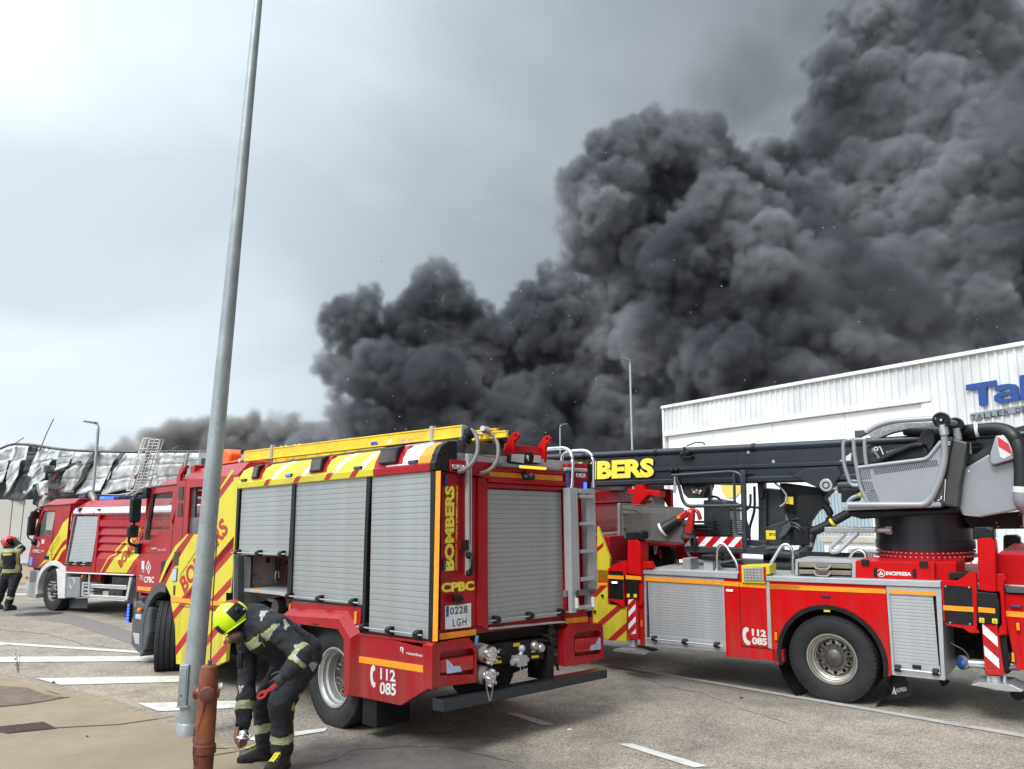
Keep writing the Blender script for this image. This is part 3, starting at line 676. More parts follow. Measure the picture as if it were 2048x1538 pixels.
for (x, z), r, dy in zip([(-10.957,34.04),(-21.538,31.254),(-22.428,26.183),(-15.766,26.902),(-8.718,26.183),(-5.163,21.188),(-22.594,20.834),(-17.741,21.897),(-12.088,18.368),(-22.412,15.572),(-16.823,13.491),(-26.51,14.322),(-6.488,14.183),(-0.967,14.877),(2.851,19.071),(3.859,13.145),(8.962,33.82),(4.308,29.071),(10.98,26.902),(8.782,20.481),(14.989,17.667),(16.161,22.963),(3.62,32.571),(10.643,50.411),(9.113,45.043),(15.881,56.258),(21.876,59.814),(29.232,59.021),(34.858,53.517),(25.966,50.797),(16.373,46.186),(11.226,41.636),(39.961,53.127),(27.057,41.636),(21.824,35.664),(32.667,38.637),(39.334,42.39),(42.769,34.188),(36.478,29.797),(47.03,29.071),(51.394,26.183),(26.551,29.071),(19.383,25.464),(29.659,19.775),(40.102,19.775),(47.166,21.188),(49.988,60.212),(45.841,64.614),(55.187,69.89),(62.445,75.661),(69.514,70.708),(73.291,63.81),(63.225,59.417),(68.349,51.572),(56.537,50.025),(49.084,47.716),(62.896,40.133),(73.111,41.636),(58.457,30.525),(67.583,29.797),(79.755,55.472),(52.55,36.405),(81.065,79.842),(70.502,80.685),(60.966,84.926),(77.565,30.525),(83.194,65.825),(25.911,13.145),(36.957,13.491),(15.549,12.111),(46.71,14.877),(-25.03,11.767),(55.478,20.481),(64.399,19.071),(73.44,19.071),(41.776,46.95),(34.484,46.186),(-29.209,12.938),(-32.33,13.353),(-35.125,14.045),(-37.614,12.938),(-40.193,12.318),(-29.844,11.767),(-36.013,11.423),(1.125,26.183),(14.628,49.253),(47.107,52.738),(12.751,46.186),(16.475,35.664),(20.557,40.884),(13.547,31.985),(19.336,48.484),(23.617,46.186),(46.182,53.127),(42.35,56.258),(44.123,61.008),(76.99,77.328),(65.328,82.375),(55.641,75.661),(75.11,88.355),(63.566,88.355),(-23.611,29.797),(-24.627,22.963),(-4.529,30.525),(-0.982,24.748)],
    [78, 58, 50, 92, 108, 95, 42, 62, 105, 55, 75, 30, 105, 85, 75, 75, 72, 62, 95, 105, 112, 80, 36, 66, 42, 76, 80, 92, 108, 130, 90, 58, 92, 88, 66, 105, 56, 74, 118, 88, 48, 108, 92, 128, 128, 98, 108, 70, 88, 105, 120, 98, 118, 128, 120, 105, 148, 118, 130, 130, 148, 98, 125, 98, 80, 120, 130, 130, 130, 110, 100, 40, 120, 120, 120, 95, 90, 46, 38, 38, 30, 25, 46, 40, 60, 75, 70, 60, 75, 70, 60, 70, 60, 85, 60, 55, 130, 90, 70, 130, 100, 45, 40, 62, 70],
    [2, -1, 0, 3, 5, 8, 0, -4, -3, 0, -4, 2, 0, 4, 2, -1, 3, 1, 4, 3, 5, 7, 2, 0, 0, 2, 4, 5, 8, 11, 8, 3, 10, -5, -6, -5, -4, -6, -7, -8, -9, -3, -3, -7, -7, -8, 16, 15, 14, 12, 10, 7, 11, 6, 13, 15, 8, 4, 7, 4, 6, 13, 12, 14, 13, 6, 8, 0, -4, 0, -4, 2, 4, 2, 2, 14, 12, 3, 4, 5, 5, 6, 3, 5, 8, 0, 8, -2, 4, 2, 3, 9, 8, 12, 10, 14, 12, 12, 11, 12, 12, -2, -2, 4, 6]):
    raw.append(((x, z), r * S_ * 0.92, dy * 1.5))
for (x, z), r, dy in zip([(-1.693,28.347),(1.132,30.161),(-3.468,30.525),(4.341,34.188),(6.506,37.296),(2.568,35.664),(-0.991,30.525),(74.486,82.375),(77.908,85.78),(54.514,80.685),(18.525,45.423),(23.511,43.146),(14.167,44.662),(28.721,46.95),(33.684,44.662)], [62, 60, 45, 55, 45, 40, 45, 110, 110, 60, 80, 60, 60, 60, 55], [4, 6, 4, 5, 4, 8, 8, 16, 12, 16, 14, 14, 12, 12, 12]): raw.append(((x, z), r * S_ * 0.92, dy))
SMK = volume_material('black_smoke', 1.1, (0.43, 0.435, 0.46), 0.0, 0.42, 0.36, 0.60, 0.95, (0.15, 0.155, 0.175))
smoke('smoke_plume', puffs(blobs(raw), 3), 0.42, SMK, 'huge billowing black smoke plume rising behind the white building')
thin = []
for (x, z), r in zip([(-35.88,14.298),(-33.21,16.16),(-29.621,14.431),(-39.17,14.166),(-42.467,14.166),(-45.774,14.298),(-48.7,13.768),(-51.939,13.107),(-54.854,12.58),(-58.099,12.119),(-61.017,11.724),(-27.905,12.975),(-34.395,11.33),(-30.456,11.33),(-38.989,11.33),(-45.553,11.33),(-41.254,15.76),(-47.829,15.294),(-27.203,14.962),(-31.916,14.166),(-37.578,15.095),(-50.202,11.987),(-42.294,11.658),(-35.746,11.987)], [44, 34, 38, 46, 42, 42, 40, 38, 34, 30, 24, 42, 46, 48, 46, 44, 30, 26, 24, 36, 30, 30, 40, 44]):
    thin.append(((x, z), r * S_, random.uniform(-3, 3)))
smoke('thin_smoke', puffs(blobs(thin, 118.0), 8, 22, 8, (0.3, 0.55), (0.3, 0.6)), 0.6, volume_material('brown_grey_smoke', 1.7, (0.45, 0.43, 0.42), 0.1, 0.16, 0.34, 0.60, 0.95), 'thin brownish grey smoke drifting low over the burnt warehouse roof')
veil = []
for (x, z), r in zip([(25.988,52.011),(32.769,55.613),(36.65,48.459),(41.494,41.501),(45.202,53.206),(49.8,44.377),(51.482,34.732),(45.896,31.416),(39.257,27.063),(50.457,24.915),(44.058,22.786),(54.377,52.011),(38.295,34.732),(53.061,60.495),(28.859,44.956)], [110, 130, 120, 130, 130, 140, 140, 130, 110, 130, 110, 130, 110, 120, 90]): veil.append(((x, z), r * 0.055, random.uniform(-3, 3)))
smoke('smoke_veil', puffs(blobs(veil, 84.0), 12, 22, 7, (0.3, 0.6), (0.3, 0.6)), 0.9, volume_material('grey_smoke_veil', 0.07, (0.20, 0.205, 0.225), 0.1, 0.10, 0.42, 0.66, 1.0), 'soft grey smoke veil in front of the right half of the plume')
# ash flakes in the air
mb = MB(); rn = random.Random(5)
for k in range(330):
    y = rn.uniform(9, 45); u = rn.uniform(600, 2048); v = rn.uniform(60, 900) if rn.random() < 0.9 else rn.uniform(900, 1500)
    if u < 1100 and v < 500: continue
    a = (u - 1024) / 1600; b = 0.172 + math.atan((769 - v) / 1600); s = rn.uniform(0.0006, 0.0013) * y
    c = Vector((a * y, y, 2.15 + math.tan(b) * y))
    if c.z < 0.2: continue
    d1 = Vector((rn.uniform(-1, 1), rn.uniform(-1, 1), rn.uniform(-1, 1))).normalized(); d2 = d1.orthogonal().normalized()
    mb.add([c + d1 * s, c + d2 * s * 0.6, c - d1 * s, c - d2 * s * 0.6, c + d1.cross(d2) * s * 0.3], [(0, 1, 4), (1, 2, 4), (2, 3, 4), (3, 0, 4)])
mb.build('ash_flakes', mat('pale_ash', (0.45, 0.45, 0.46), 0.8), kind='stuff')


# ================================================================ fire engine (nearest truck)
RE = Matrix(((-0.7007, -0.7134, -0.0101), (0.7134, -0.7008, 0.0071), (-0.0121, -0.0023, 0.9999)))
W = 1.176
eng = thing('fire_engine', 'nearest fire engine, red and yellow with grey roller shutters, seen from its rear corner', 'fire engine', (0.10062, 8.66091, 0), RE)
# ---- body shell
body = MB()
body.box((0.03, -W + 0.02, 1.07), (2.70, W - 0.07, 2.70)); body.box((2.70, -W + 0.02, 1.86), (4.15, W - 0.07, 2.70))
body.box((2.70, -W + 0.02, 1.07), (4.15, 0.45, 1.86)); body.box((1.25, -W + 0.02, 0.98), (2.70, 0.2, 1.07))
body = body.build('body', RED, eng, 0.004)
BX('roof_deck', (0.02, -1.02, 2.70), (4.15, 1.02, 2.86), ALUM, eng)
# ---- side posts and frames (black)
post = []
for nm, q in (('door_post', [(2.723,2.692),(2.648,2.692),(2.648,1.387),(2.683,1.214),(2.746,1.21),(2.745,1.871)]), ('door_post', [(1.142,2.675),(1.066,2.674),(1.102,2.153),(1.12,1.065),(1.174,1.058),(1.163,1.997)]), ('door_post', [(0.035,2.659),(-0.029,2.658),(0.004,1.058),(0.065,1.055)]), ('door_post', [(4.177,2.711),(4.099,2.707),(4.11,1.798),(4.153,1.146),(4.208,1.143),(4.169,1.855)])):
    P(nm, q, W - 0.07, W + 0.004, BLP, eng)
P('corner_tape', [(-0.034,2.657),(-0.107,2.654),(-0.075,1.065),(0,1.055)], W - 0.0015, W + 0.002, ORA, eng)
BX('corner_post', (-0.006, W - 0.05, 1.07), (0.05, W - 0.002, 2.66), BLP, eng)
P('shutter_sill', [(2.73,1.314),(1.185,1.32),(1.184,1.299),(2.728,1.285)], W - 0.07, W + 0.002, BLP, eng)
P('shutter_sill', [(1.147,1.063),(0.054,1.072),(0.063,1.053),(1.152,1.041)], W - 0.07, W + 0.002, BLP, eng)
# ---- roller shutters on the side (gaps: 28 slats or so each)
T1 = W - 0.018
shutter(eng, (2.745, 4.075), 1.87, 2.70, T1, 0.058, SLAT)
shutter(eng, (1.150, 2.665), 1.345, 2.68, T1, 0.058, SLAT)
shutter(eng, (0.075, 1.065), 1.155, 2.665, T1, 0.058, SLAT)
bar_rail(eng, 2.74, 4.16, 1.825, W - 0.01)
bar_rail(eng, 1.165, 2.80, 1.345, W - 0.01)
bar_rail(eng, 0.10, 1.20, 1.107, W - 0.01)
BX('shutter_foot', (2.745, W - 0.03, 1.80), (4.075, W - 0.012, 1.875), SLAT, eng)
BX('shutter_foot', (1.15, W - 0.03, 1.275), (2.665, W - 0.012, 1.345), SLAT, eng)
BX('shutter_foot', (0.075, W - 0.03, 1.065), (1.065, W - 0.012, 1.155), SLAT, eng)
# ---- open pump compartment
PL = mat('worn_steel_panel', (0.33, 0.32, 0.30), 0.45, metal=0.4, var=0.18, scale=4, dirt=0.75, dcol=(0.17, 0.155, 0.14))
BX('compartment_back', (2.72, 0.40, 1.36), (3.96, 0.42, 1.84), PL, eng)
def cp_(name, q, d, m, bevel=0.003, t=0.02): return P(name, q, 3.96 - d - t, 3.96 - d, m, eng, 'x', bevel)
cp_('partition', [(1.294,1.804),(0.48,1.78),(0.457,1.254),(1.257,1.126)], 0.0, PL)
cp_('compartment_frame', [(1.15,1.771),(1.028,1.762),(1.016,1.308),(1.13,1.315)], 0.03, ALUM); cp_('compartment_frame', [(1.258,1.793),(1.167,1.781),(1.146,1.147),(1.231,1.153)], 0.05, DGR)
cp_('hinge', [(1.068,1.769),(1.047,1.768),(1.037,1.319),(1.061,1.311)], 0.05, BLP)
cp_('lower_partition', [(1.268,1.313),(0.457,1.254),(0.445,0.988),(1.254,1.07)], -0.2, BLK, 0)
BX('compartment_shelf', (2.70, 0.42, 1.335), (3.88, W - 0.015, 1.375), ALUM, eng, 0.003)
BX('shelf_label', (3.46, W - 0.014, 1.345), (3.60, W - 0.011, 1.372), ORA, eng, 0)
BX('compartment_floor', (2.70, 0.3, 0.62), (4.15, 1.10, 0.68), BLK, eng)
BX('compartment_rear', (2.70, 0.28, 0.62), (4.15, 0.31, 1.36), BLK, eng)
rk = MB()
for k in range(40): rk.box((4.095, W - 0.035, 0.75 + k * 0.027), (4.112, W - 0.012, 0.763 + k * 0.027))
rk.build('guide_rack', ALU, eng, 0, kind='stuff')
for q in ([(3.88,0.721,1.74),(3.88,0.718,1.574)], [(3.88,0.66,1.738),(3.88,0.679,1.572)]): TB('tool_handle', q, 0.014, BLP, eng, 8)
TB('tool_jaw', rnd([(3.88,0.718,1.574), (3.88,0.731,1.477), (3.88,0.7,1.421), (3.88,0.67,1.474), (3.88,0.679,1.572)]), 0.011, ALU, eng, 8)
q = (3.87,0.707,1.461); MB().cyl(q, (q[0] - 0.03, q[1], q[2]), 0.022, 12).build('tool_pivot', STEELD, eng)
TB('cord', rnd([(3.88,0.553,1.665), (3.88,0.589,1.49), (3.88,0.563,1.401), (3.88,0.541,1.547)]), 0.013, mat('brown_cord', (0.20, 0.07, 0.04), 0.7), eng, 6)
q = (3.93,1.027,1.528); q2 = (3.9,0.957,1.507); MB().cyl(q, q2, 0.010, 8).sphere(q2, 0.025, 8).build('bolt', STEELD, eng)
cp_('latch', [(0.841,1.749),(0.805,1.747),(0.802,1.683),(0.838,1.684)], 0.03, BLP)
cp_('latch', [(0.583,1.689),(0.534,1.687),(0.531,1.634),(0.581,1.646)], 0.03, STEELD)
pm = MB()
pm.cyl((3.35, 0.35, 1.16), (3.35, 0.95, 1.16), 0.07, 16).cyl((3.35, 0.95, 1.16), (3.35, 1.0, 1.16), 0.09, 16).cyl((2.98, 0.4, 1.05), (2.98, 0.90, 1.05), 0.06, 14)
pm.tube(rnd([(2.98, 0.85, 0.85), (2.98, 0.85, 1.25), (3.2, 0.7, 1.25)]), 0.035, 10).cyl((3.5, 0.6, 0.9), (3.9, 0.6, 0.9), 0.12, 18).sphere((3.0, 0.93, 1.28), 0.035, 10)
pm.build('pump_fittings', STEELD, eng, 0, 40)
MB().cyl((3.62, 0.95, 1.24), (3.36, 0.97, 1.22), 0.022, 10).build('hose_adapter', ALU, eng)
BX('wheel_box', (2.72, 0.80, 1.12), (2.90, 0.98, 1.33), ALUM, eng)
# ---- roof valance with lamps
val = [(W - 0.01, 2.655), (W + 0.018, 2.665), (W + 0.024, 2.735), (W + 0.006, 2.745), (W - 0.01, 2.82), (W - 0.06, 2.905), (W - 0.15, 2.955), (W - 0.26, 2.965), (W - 0.26, 2.655)]
P('roof_valance', val, 1.00, 4.14, YEL, eng, 'x', 0.004, smooth=30)
P('roof_valance', val, 0.04, 1.00, RED, eng, 'x', 0.004, smooth=30, label='red rear end of the roof valance')
vend = [(y + 0.004 if y > W - 0.2 else y, z + 0.004) for y, z in val]
P('valance_end_cap', vend, -0.05, 0.04, BLP, eng, 'x', 0.012)
def val_foil(name, x0, x1, lean, m, k0=3, k1=7):
    """strip of foil that follows the valance curve"""
    mb = MB(); vs = []; c = val[k0:k1]
    n = len(c)
    for i, (y, z) in enumerate(c):
        s_ = lean * (z - c[0][1]); vs += [(x0 - s_, y + 0.002, z + 0.002), (x1 - s_, y + 0.002, z + 0.002)]
    mb.add(vs, [(2 * i, 2 * i + 1, 2 * i + 3, 2 * i + 2) for i in range(n - 1)]); return mb.build(name, m, eng)
for x in (3.25, 2.52, 1.83, 1.32): val_foil('white_flash', x - 0.13, x, 1.15, WHT)
for x in (3.42, 2.68, 1.98, 1.46): val_foil('red_flash', x - 0.12, x, 1.15, STRIPE, 1, 4)
val_foil('white_flash', 0.25, 0.78, 0.35, WHT); val_foil('orange_flash', 0.05, 0.25, 0.4, ORA)
for x, wd in ((3.68, 0.26), (2.18, 0.36), (0.76, 0.42)):
    hx = x - wd / 2
    MB().prism([(W - 0.14, 2.76), (W + 0.012, 2.76), (W - 0.02, 2.86), (W - 0.08, 2.95), (W - 0.14, 2.96)], hx - 0.05, hx + wd - 0.04, 'x').build('lamp_surround', RED, eng, 0.008)
    lp = MB().prism([(W - 0.10, 2.80), (W + 0.035, 2.775), (W + 0.005, 2.935), (W - 0.08, 2.965)], hx + 0.03, hx + wd - 0.07, 'x').build('scene_lamp', BLP, eng, 0.012)
    MB().add([(hx + 0.05, W + 0.034, 2.795), (hx + wd - 0.09, W + 0.034, 2.795), (hx + wd - 0.09, W + 0.013, 2.92), (hx + 0.05, W + 0.013, 2.92)], [(0, 1, 2, 3)]).build('lens', BRN, lp)
for x, m_ in ((3.98, BLUO), (2.80, BLUL), (1.30, BLUO), (0.32, BLUO)):
    b = BX('marker_beacon', (x - 0.075, W - 0.01, 2.752), (x + 0.075, W + 0.022, 2.785), BLP, eng, 0.006)
    BX('lens', (x - 0.06, W + 0.018, 2.757), (x + 0.06, W + 0.025, 2.780), m_, b, 0.003)
# ---- rear wheel arch and lower panels
P('arch_panel', [(2.702,1.271),(1.19,1.302),(1.214,1.073),(1.396,0.997),(1.692,1.083),(2.255,1.082),(2.56,1.137),(2.707,1.161)], W - 0.05, W, RED, eng)
AR = [(2.72, 1.24), (1.47, 1.272), (1.205, 1.06), (1.215, 0.40), (1.367, 0.392), (1.393, 0.963), (1.514, 1.058), (2.44, 1.052), (2.62, 0.90), (2.66, 0.62), (2.80, 0.62), (2.78, 1.0)]
def brow(name, outer, inner, m):
    mb = MB(); k = len(outer)
    vs = [(x, W + 0.002, z) for x, z in outer] + [(x, W + 0.075, z) for x, z in inner]
    mb.add(vs, [(i, i + 1, k + i + 1, k + i) for i in range(k - 1)]); return mb
lower_in = [(2.70, 1.125), (1.50, 1.165), (1.275, 0.985), (1.275, 0.42)]
up = [(2.62, 1.205), (1.44, 1.245), (1.195, 1.045), (1.205, 0.40)]
bm_ = brow('', up, lower_in, RED)
k = 4
inner = [(2.44, 1.052), (1.514, 1.058), (1.393, 0.963), (1.367, 0.392)]
vs = [(x, W + 0.075, z) for x, z in lower_in] + [(x, W + 0.075, z) for x, z in inner]
bm_.add(vs, [(i, k + i, k + i + 1, i + 1) for i in range(3)])
vs = [(x, W + 0.075, z) for x, z in inner] + [(x, W - 0.12, z) for x, z in inner]
bm_.add(vs, [(i, k + i, k + i + 1, i + 1) for i in range(3)])
bm_.add([(1.205, W + 0.002, 0.40), (1.275, W + 0.075, 0.42), (1.367, W + 0.075, 0.392), (1.367, W - 0.12, 0.392), (1.205, W - 0.12, 0.40)], [(0, 1, 2, 3, 4)])
bm_.build('wheel_arch', RED, eng, 0.003)
MB().prism([(1.2, 0.40), (1.39, 0.40), (1.42, 0.97), (1.53, 1.045), (2.72, 1.04), (2.72, 1.3), (1.1, 1.3)], W - 0.14, W - 0.052, 'y').build('arch_liner', BLK, eng)
BX('arch_badge', (2.029,1.176,1.082), tuple(Vector((1.914,1.176,1.072)) + Vector((0, 0.082, 0))), BLP, eng, 0)
for q in ([(1.303,1.249),(1.256,1.256),(1.261,1.122),(1.305,1.119)], [(2.668,1.253),(2.641,1.254),(2.642,1.143),(2.673,1.141)]):
    b = P('side_marker', q, W - 0.002, W + 0.014, AMB, eng, bevel=0.004)
low = [(1.226,1.036),(0.845,1.034)] + [(0.006,0.975),(0.017,0.647)] + [(0.485,0.418),(1.213,0.404)]
P('rear_side_panel', low, W - 0.06, W + 0.004, RED, eng)
P('chamfer_panel', [(1.215,1.039),(0.031,1.051),(0.035,1.028),(1.211,1.013)], W - 0.02, W + 0.012, RED, eng)
sheet('side_tape', [[(1.217,0.807),(0.064,0.829),(0.064,0.764),(1.214,0.743)]], W + 0.005, ORA, eng)
c_ = [(0.491,1.176,0.917),(0.083,1.176,0.906),(0.467,1.176,0.954)]
def side_text(txt, p, m, bold=0.02, y=None, parent=None, name='lettering', th=0.0, sp=1.0):
    """p = lower left, lower right, upper left as (x, z) on the side"""
    y = W + 0.0065 if y is None else y
    return text(name, txt, (p[0][0], y, p[0][1]), (p[1][0], y, p[1][1]), (p[2][0], y, p[2][1]), m, parent or eng, bold, th, sp)
side_text('rosenbauer', [(0.393,0.903),(0.086,0.904),(0.391,0.933)], WPL, 0.012)
LG = [(0.492,0.962),(0.48,0.903)]
def emblem(parent, c, s, y, m):
    """maker's emblem: a flag shaped R"""
    x, z = c
    t_ = [[(x, z + s), (x - s * 1.5, z + s), (x - s * 1.9, z + s * 0.55), (x - s * 1.9, z), (x - s * 1.5, z - s * 0.25), (x - s * 1.9, z - s), (x - s * 1.4, z - s), (x - s * 1.05, z - s * 0.3), (x - s * 1.05, z + s * 0.45), (x - s * 1.45, z + s * 0.45), (x - s * 1.45, z + s * 0.6), (x - s * 0.5, z + s * 0.6), (x - s * 0.5, z - s * 0.5), (x, z - s * 0.2)]]
    return sheet('emblem', t_, y, m, parent)
emblem(eng, (0.492, 0.936), 0.028, W + 0.0065, WPL)
def handset(parent, c, s, y, m):
    """telephone handset pictogram; c upper left corner"""
    x, z = c
    pts = [(0.30, 1.0), (0.62, 0.99), (0.66, 0.80), (0.46, 0.74), (0.36, 0.62), (0.34, 0.50), (0.40, 0.36), (0.52, 0.26), (0.74, 0.22), (0.72, 0.03), (0.44, 0.0), (0.20, 0.12), (0.06, 0.34), (0.02, 0.60), (0.10, 0.86)]
    return sheet('handset_symbol', [[(x - a * s * 0.62, z - (1 - b) * s) for a, b in pts]], y, m, parent)
hq = [(0.997,0.743),(0.875,0.504)]
handset(eng, (hq[0][0], hq[0][1]), 0.215, W + 0.0055, WPL)
side_text('112', [(0.819,0.621),(0.563,0.625),(0.822,0.731)], WPL, 0.03)
side_text('085', [(0.827,0.481),(0.555,0.496),(0.822,0.597)], WPL, 0.03)
BX('mud_flap', (0.95, 0.7, 0.13), (1.2, W - 0.05, 0.62), BLK, eng)
# ---- chassis below
ch = MB(); ch.box((0.1, 0.32, 0.62), (7.2, 0.44, 0.92)).box((0.1, -0.44, 0.62), (7.2, -0.32, 0.92)).box((0.15, -0.6, 0.95), (2.7, 0.6, 1.06)).box((2.9, -0.9, 0.5), (4.1, 0.3, 1.0)).box((4.3, -0.9, 0.45), (6.0, 0.9, 0.8))
ch.cyl((1.73, -0.9, 0.52), (1.73, 0.9, 0.52), 0.10, 14).cyl((6.05, -0.8, 0.52), (6.05, 0.8, 0.52), 0.07, 12).sphere((1.73, 0.0, 0.52), 0.24, 14)
ch.build('chassis', BLK, eng)
wheel(eng, (1.745, 0.985, 0.525), 1, 0.525, 0.33, 0.305, RIM, dish=0.17, hub=0.10, hubl=0.02, nholes=8)
wheel(eng, (1.745, 0.62, 0.525), 1, 0.525, 0.30, 0.305, RIM, treadn=40)
wheel(eng, (1.745, -0.985, 0.525), -1, 0.525, 0.33, 0.305, RIM, treadn=40)
fwc = (6.52, 0.99, 0.525)
wheel(eng, fwc, 1, 0.525, 0.36, 0.305, RIM, steer=R(-27), convex=True)
wheel(eng, (6.02, -0.93, 0.53), -1, 0.525, 0.34, 0.305, RIM, steer=R(-27), convex=True, treadn=40)

# ---- cab: hollow, with see-through windows
CW = 1.14
crew_out = [(4.13, 1.02), (4.13, 2.80), (4.21, 2.85), (6.14, 2.86), (6.20, 2.86), (6.16, 1.40), (6.10, 1.08)]
cwin = [(5.718,2.747),(5.214,2.745),(5.312,2.066),(5.712,2.075)]
cwin = [cwin[3], cwin[2], cwin[1], cwin[0]]
door_win = [(7.237,2.706),(6.398,2.716),(6.403,2.498),(6.437,2.126),(6.699,2.111),(6.881,2.09),(7.11,1.985),(7.396,1.988)]
front_out = [(7.232,2.813),(6.189,2.816)] + [(6.16, 1.30)] + [(6.45,1.343),(6.815,1.251),(7.06,1.151),(7.626,1.165),(7.668,1.625),(7.498,1.95)]
for sg, nm in ((1, 'cab_side'), (-1, 'cab_side')):
    a, b = (CW - 0.05, CW + 0.012) if sg > 0 else (-CW, -CW + 0.05)
    P(nm, front_out, a, b, RED, eng, holes=[door_win])
    a, b = (CW - 0.04, W) if sg > 0 else (-W, -CW + 0.04)
    P('crew_side', crew_out, a, b, RED, eng, holes=[cwin])
    tm = mat('tinted_window', (0.10, 0.16, 0.13), 0.03, var=0.05, alpha=0.13)
    yy = (CW - 0.02, CW - 0.014) if sg > 0 else (-CW + 0.014, -CW + 0.02)
    P('door_window', door_win, yy[0], yy[1], tm, eng, bevel=0)
P('window_seal', door_win, CW - 0.05, CW - 0.024, BLP, eng, bevel=0, holes=[[(x * 0.955 + 6.95 * 0.045, z * 0.955 + 2.32 * 0.045) for x, z in door_win]])
P('pillar_cover', [(7.212,2.705),(7.129,2.707),(7.23,1.99),(7.405,1.987)], CW + 0.012, CW + 0.02, BLP, eng)
wx0, wx1 = min(p[0] for p in cwin), max(p[0] for p in cwin); wz0, wz1 = min(p[1] for p in cwin), max(p[1] for p in cwin)
BX('crew_window', (wx0, 1.135, wz0), (wx1, 1.14, wz0 + 0.24), mat('grey_tinted_window', (0.09, 0.095, 0.10), 0.08, var=0.05), eng, 0)
BX('crew_window_frame', (wx1 - 0.12, 1.10, wz0), (wx1, 1.13, wz1), DGR, eng, 0)
BX('crew_partition', (4.2, -1.1, 1.02), (4.24, 1.08, 2.85), BLK, eng, 0)
BX('cab_floor', (4.2, -1.08, 0.98), (7.55, 1.07, 1.06), BLK, eng, 0)
BX('crew_lining', (4.3, -1.06, 1.06), (6.1, -1.02, 2.8), BLK, eng, 0)
for y in (0.55, -0.55):
    st = MB(); st.box((6.35, y - 0.25, 1.06), (6.85, y + 0.25, 1.52)).box((6.30, y - 0.24, 1.45), (6.44, y + 0.24, 2.12)).box((6.31, y - 0.13, 2.12), (6.41, y + 0.13, 2.30))
    st.build('seat', BLK, eng, 0.03)
stw = MB(); stw.tube([(7.10 + 0.10 * math.sin(a), 0.55 + 0.22 * math.cos(a), 1.78 + 0.20 * math.sin(a)) for a in [2 * math.pi * i / 20 for i in range(20)]], 0.015, 6, closed=True); stw.cyl((7.10, 0.55, 1.78), (7.3, 0.55, 1.5), 0.03, 8)
stw.build('steering_wheel', BLP, eng, 0, 40)
BX('dashboard', (7.15, -1.05, 1.4), (7.5, 1.05, 1.72), BLP, eng, 0.03)
fr = MB(); fr.prism([(-CW, 1.1), (CW, 1.1), (CW, 2.80), (-CW, 2.80)], 7.44, 7.50, 'x', None, [[(-1.09, 1.80), (1.09, 1.80), (1.09, 2.70), (-1.09, 2.70)]]); fr.build('cab_front', RED, eng, 0.01)
BX('windscreen', (7.46, -1.09, 1.80), (7.468, 1.09, 2.70), tm, eng, 0)
BX('grille', (7.5, -0.8, 1.15), (7.54, 0.8, 1.7), BLP, eng)
def frustum(name, a, b, m, parent, bevel=0.006):
    """a, b: (x0,x1,y0,y1,z) lower and upper rectangles"""
    vs = [(x, y, q[4]) for q in (a, b) for x, y in ((q[0], q[2]), (q[1], q[2]), (q[1], q[3]), (q[0], q[3]))]
    return MB().add(vs, [(0, 3, 2, 1), (4, 5, 6, 7), (0, 1, 5, 4), (1, 2, 6, 5), (2, 3, 7, 6), (3, 0, 4, 7)]).build(name, m, parent, bevel)
frustum('front_roof', (6.16, 7.32, -CW, CW + 0.01, 2.80), (6.16, 6.98, -0.98, 1.00, 2.935), RED, eng, 0.03)
MB().prism([(7.198,2.826),(6.261,2.828),(6.257,2.806),(7.2,2.803)], CW + 0.008, CW + 0.022).build('rain_gutter', BLP, eng)
frustum('crew_roof', (4.21, 6.16, -W, W, 2.85), (4.30, 6.02, -0.98, 0.96, 3.05), RED, eng, 0.012)
P('roof_fairing', [(6.167,2.675),(6.253,2.917),(6.154,3.053),(6.066,3.086),(5.884,3.09),(6.111,2.947),(6.119,2.576),(6.329,2.216),(6.299,2.496)], CW - 0.02, CW + 0.03, RED, eng, bevel=0.01)
BX('roof_fairing', (5.95, 0.7, 2.9), (6.12, 1.02, 3.11), RED, eng, 0.02)
for y in (0.45, -0.75):
    b = MB().cyl((6.42, y, 2.93), (6.42, y, 3.05), 0.085, 18).build('blue_beacon', BLUL if y > 0 else BLUO, eng, 0, 40)
sheet('door_line', [[(6.251,2.819),(6.235,2.818),(6.339,1.538),(6.358,1.538)], [(7.408,1.781),(6.504,1.788),(6.503,1.781),(7.407,1.775)]], CW + 0.0125, BLP, eng, th=0.001)
sheet('door_line', [[(5.879,2.885),(5.863,2.884),(5.877,1.941),(5.89,1.941)]], W + 0.0005, BLP, eng, th=0.001)
# vents in the crew wall
for q in ([(6.102,2.771),(5.934,2.768),(5.934,2.568),(6.098,2.576)], [(6.091,2.53),(5.933,2.526),(5.922,2.321),(6.09,2.324)], [(6.111,1.805),(5.942,1.822),(5.944,1.615),(6.097,1.606)], [(6.127,1.57),(5.956,1.575),(5.955,1.381),(6.12,1.379)], [(6.069,1.318),(5.999,1.326),(6,1.186),(6.059,1.183)]):
    b = P('air_vent', q, W + 0.002, W + 0.010, mat('vent_mesh', (0.05, 0.03, 0.03), 0.6), eng, bevel=0.002)
P('side_lamp', [(6.114,1.563),(5.966,1.567),(5.968,1.39),(6.103,1.385)], W + 0.011, W + 0.02, LENS, eng)
P('door_handle', [(6.618,1.66),(6.395,1.676),(6.4,1.489),(6.61,1.472)], CW + 0.012, CW + 0.035, BLP, eng, bevel=0.01)
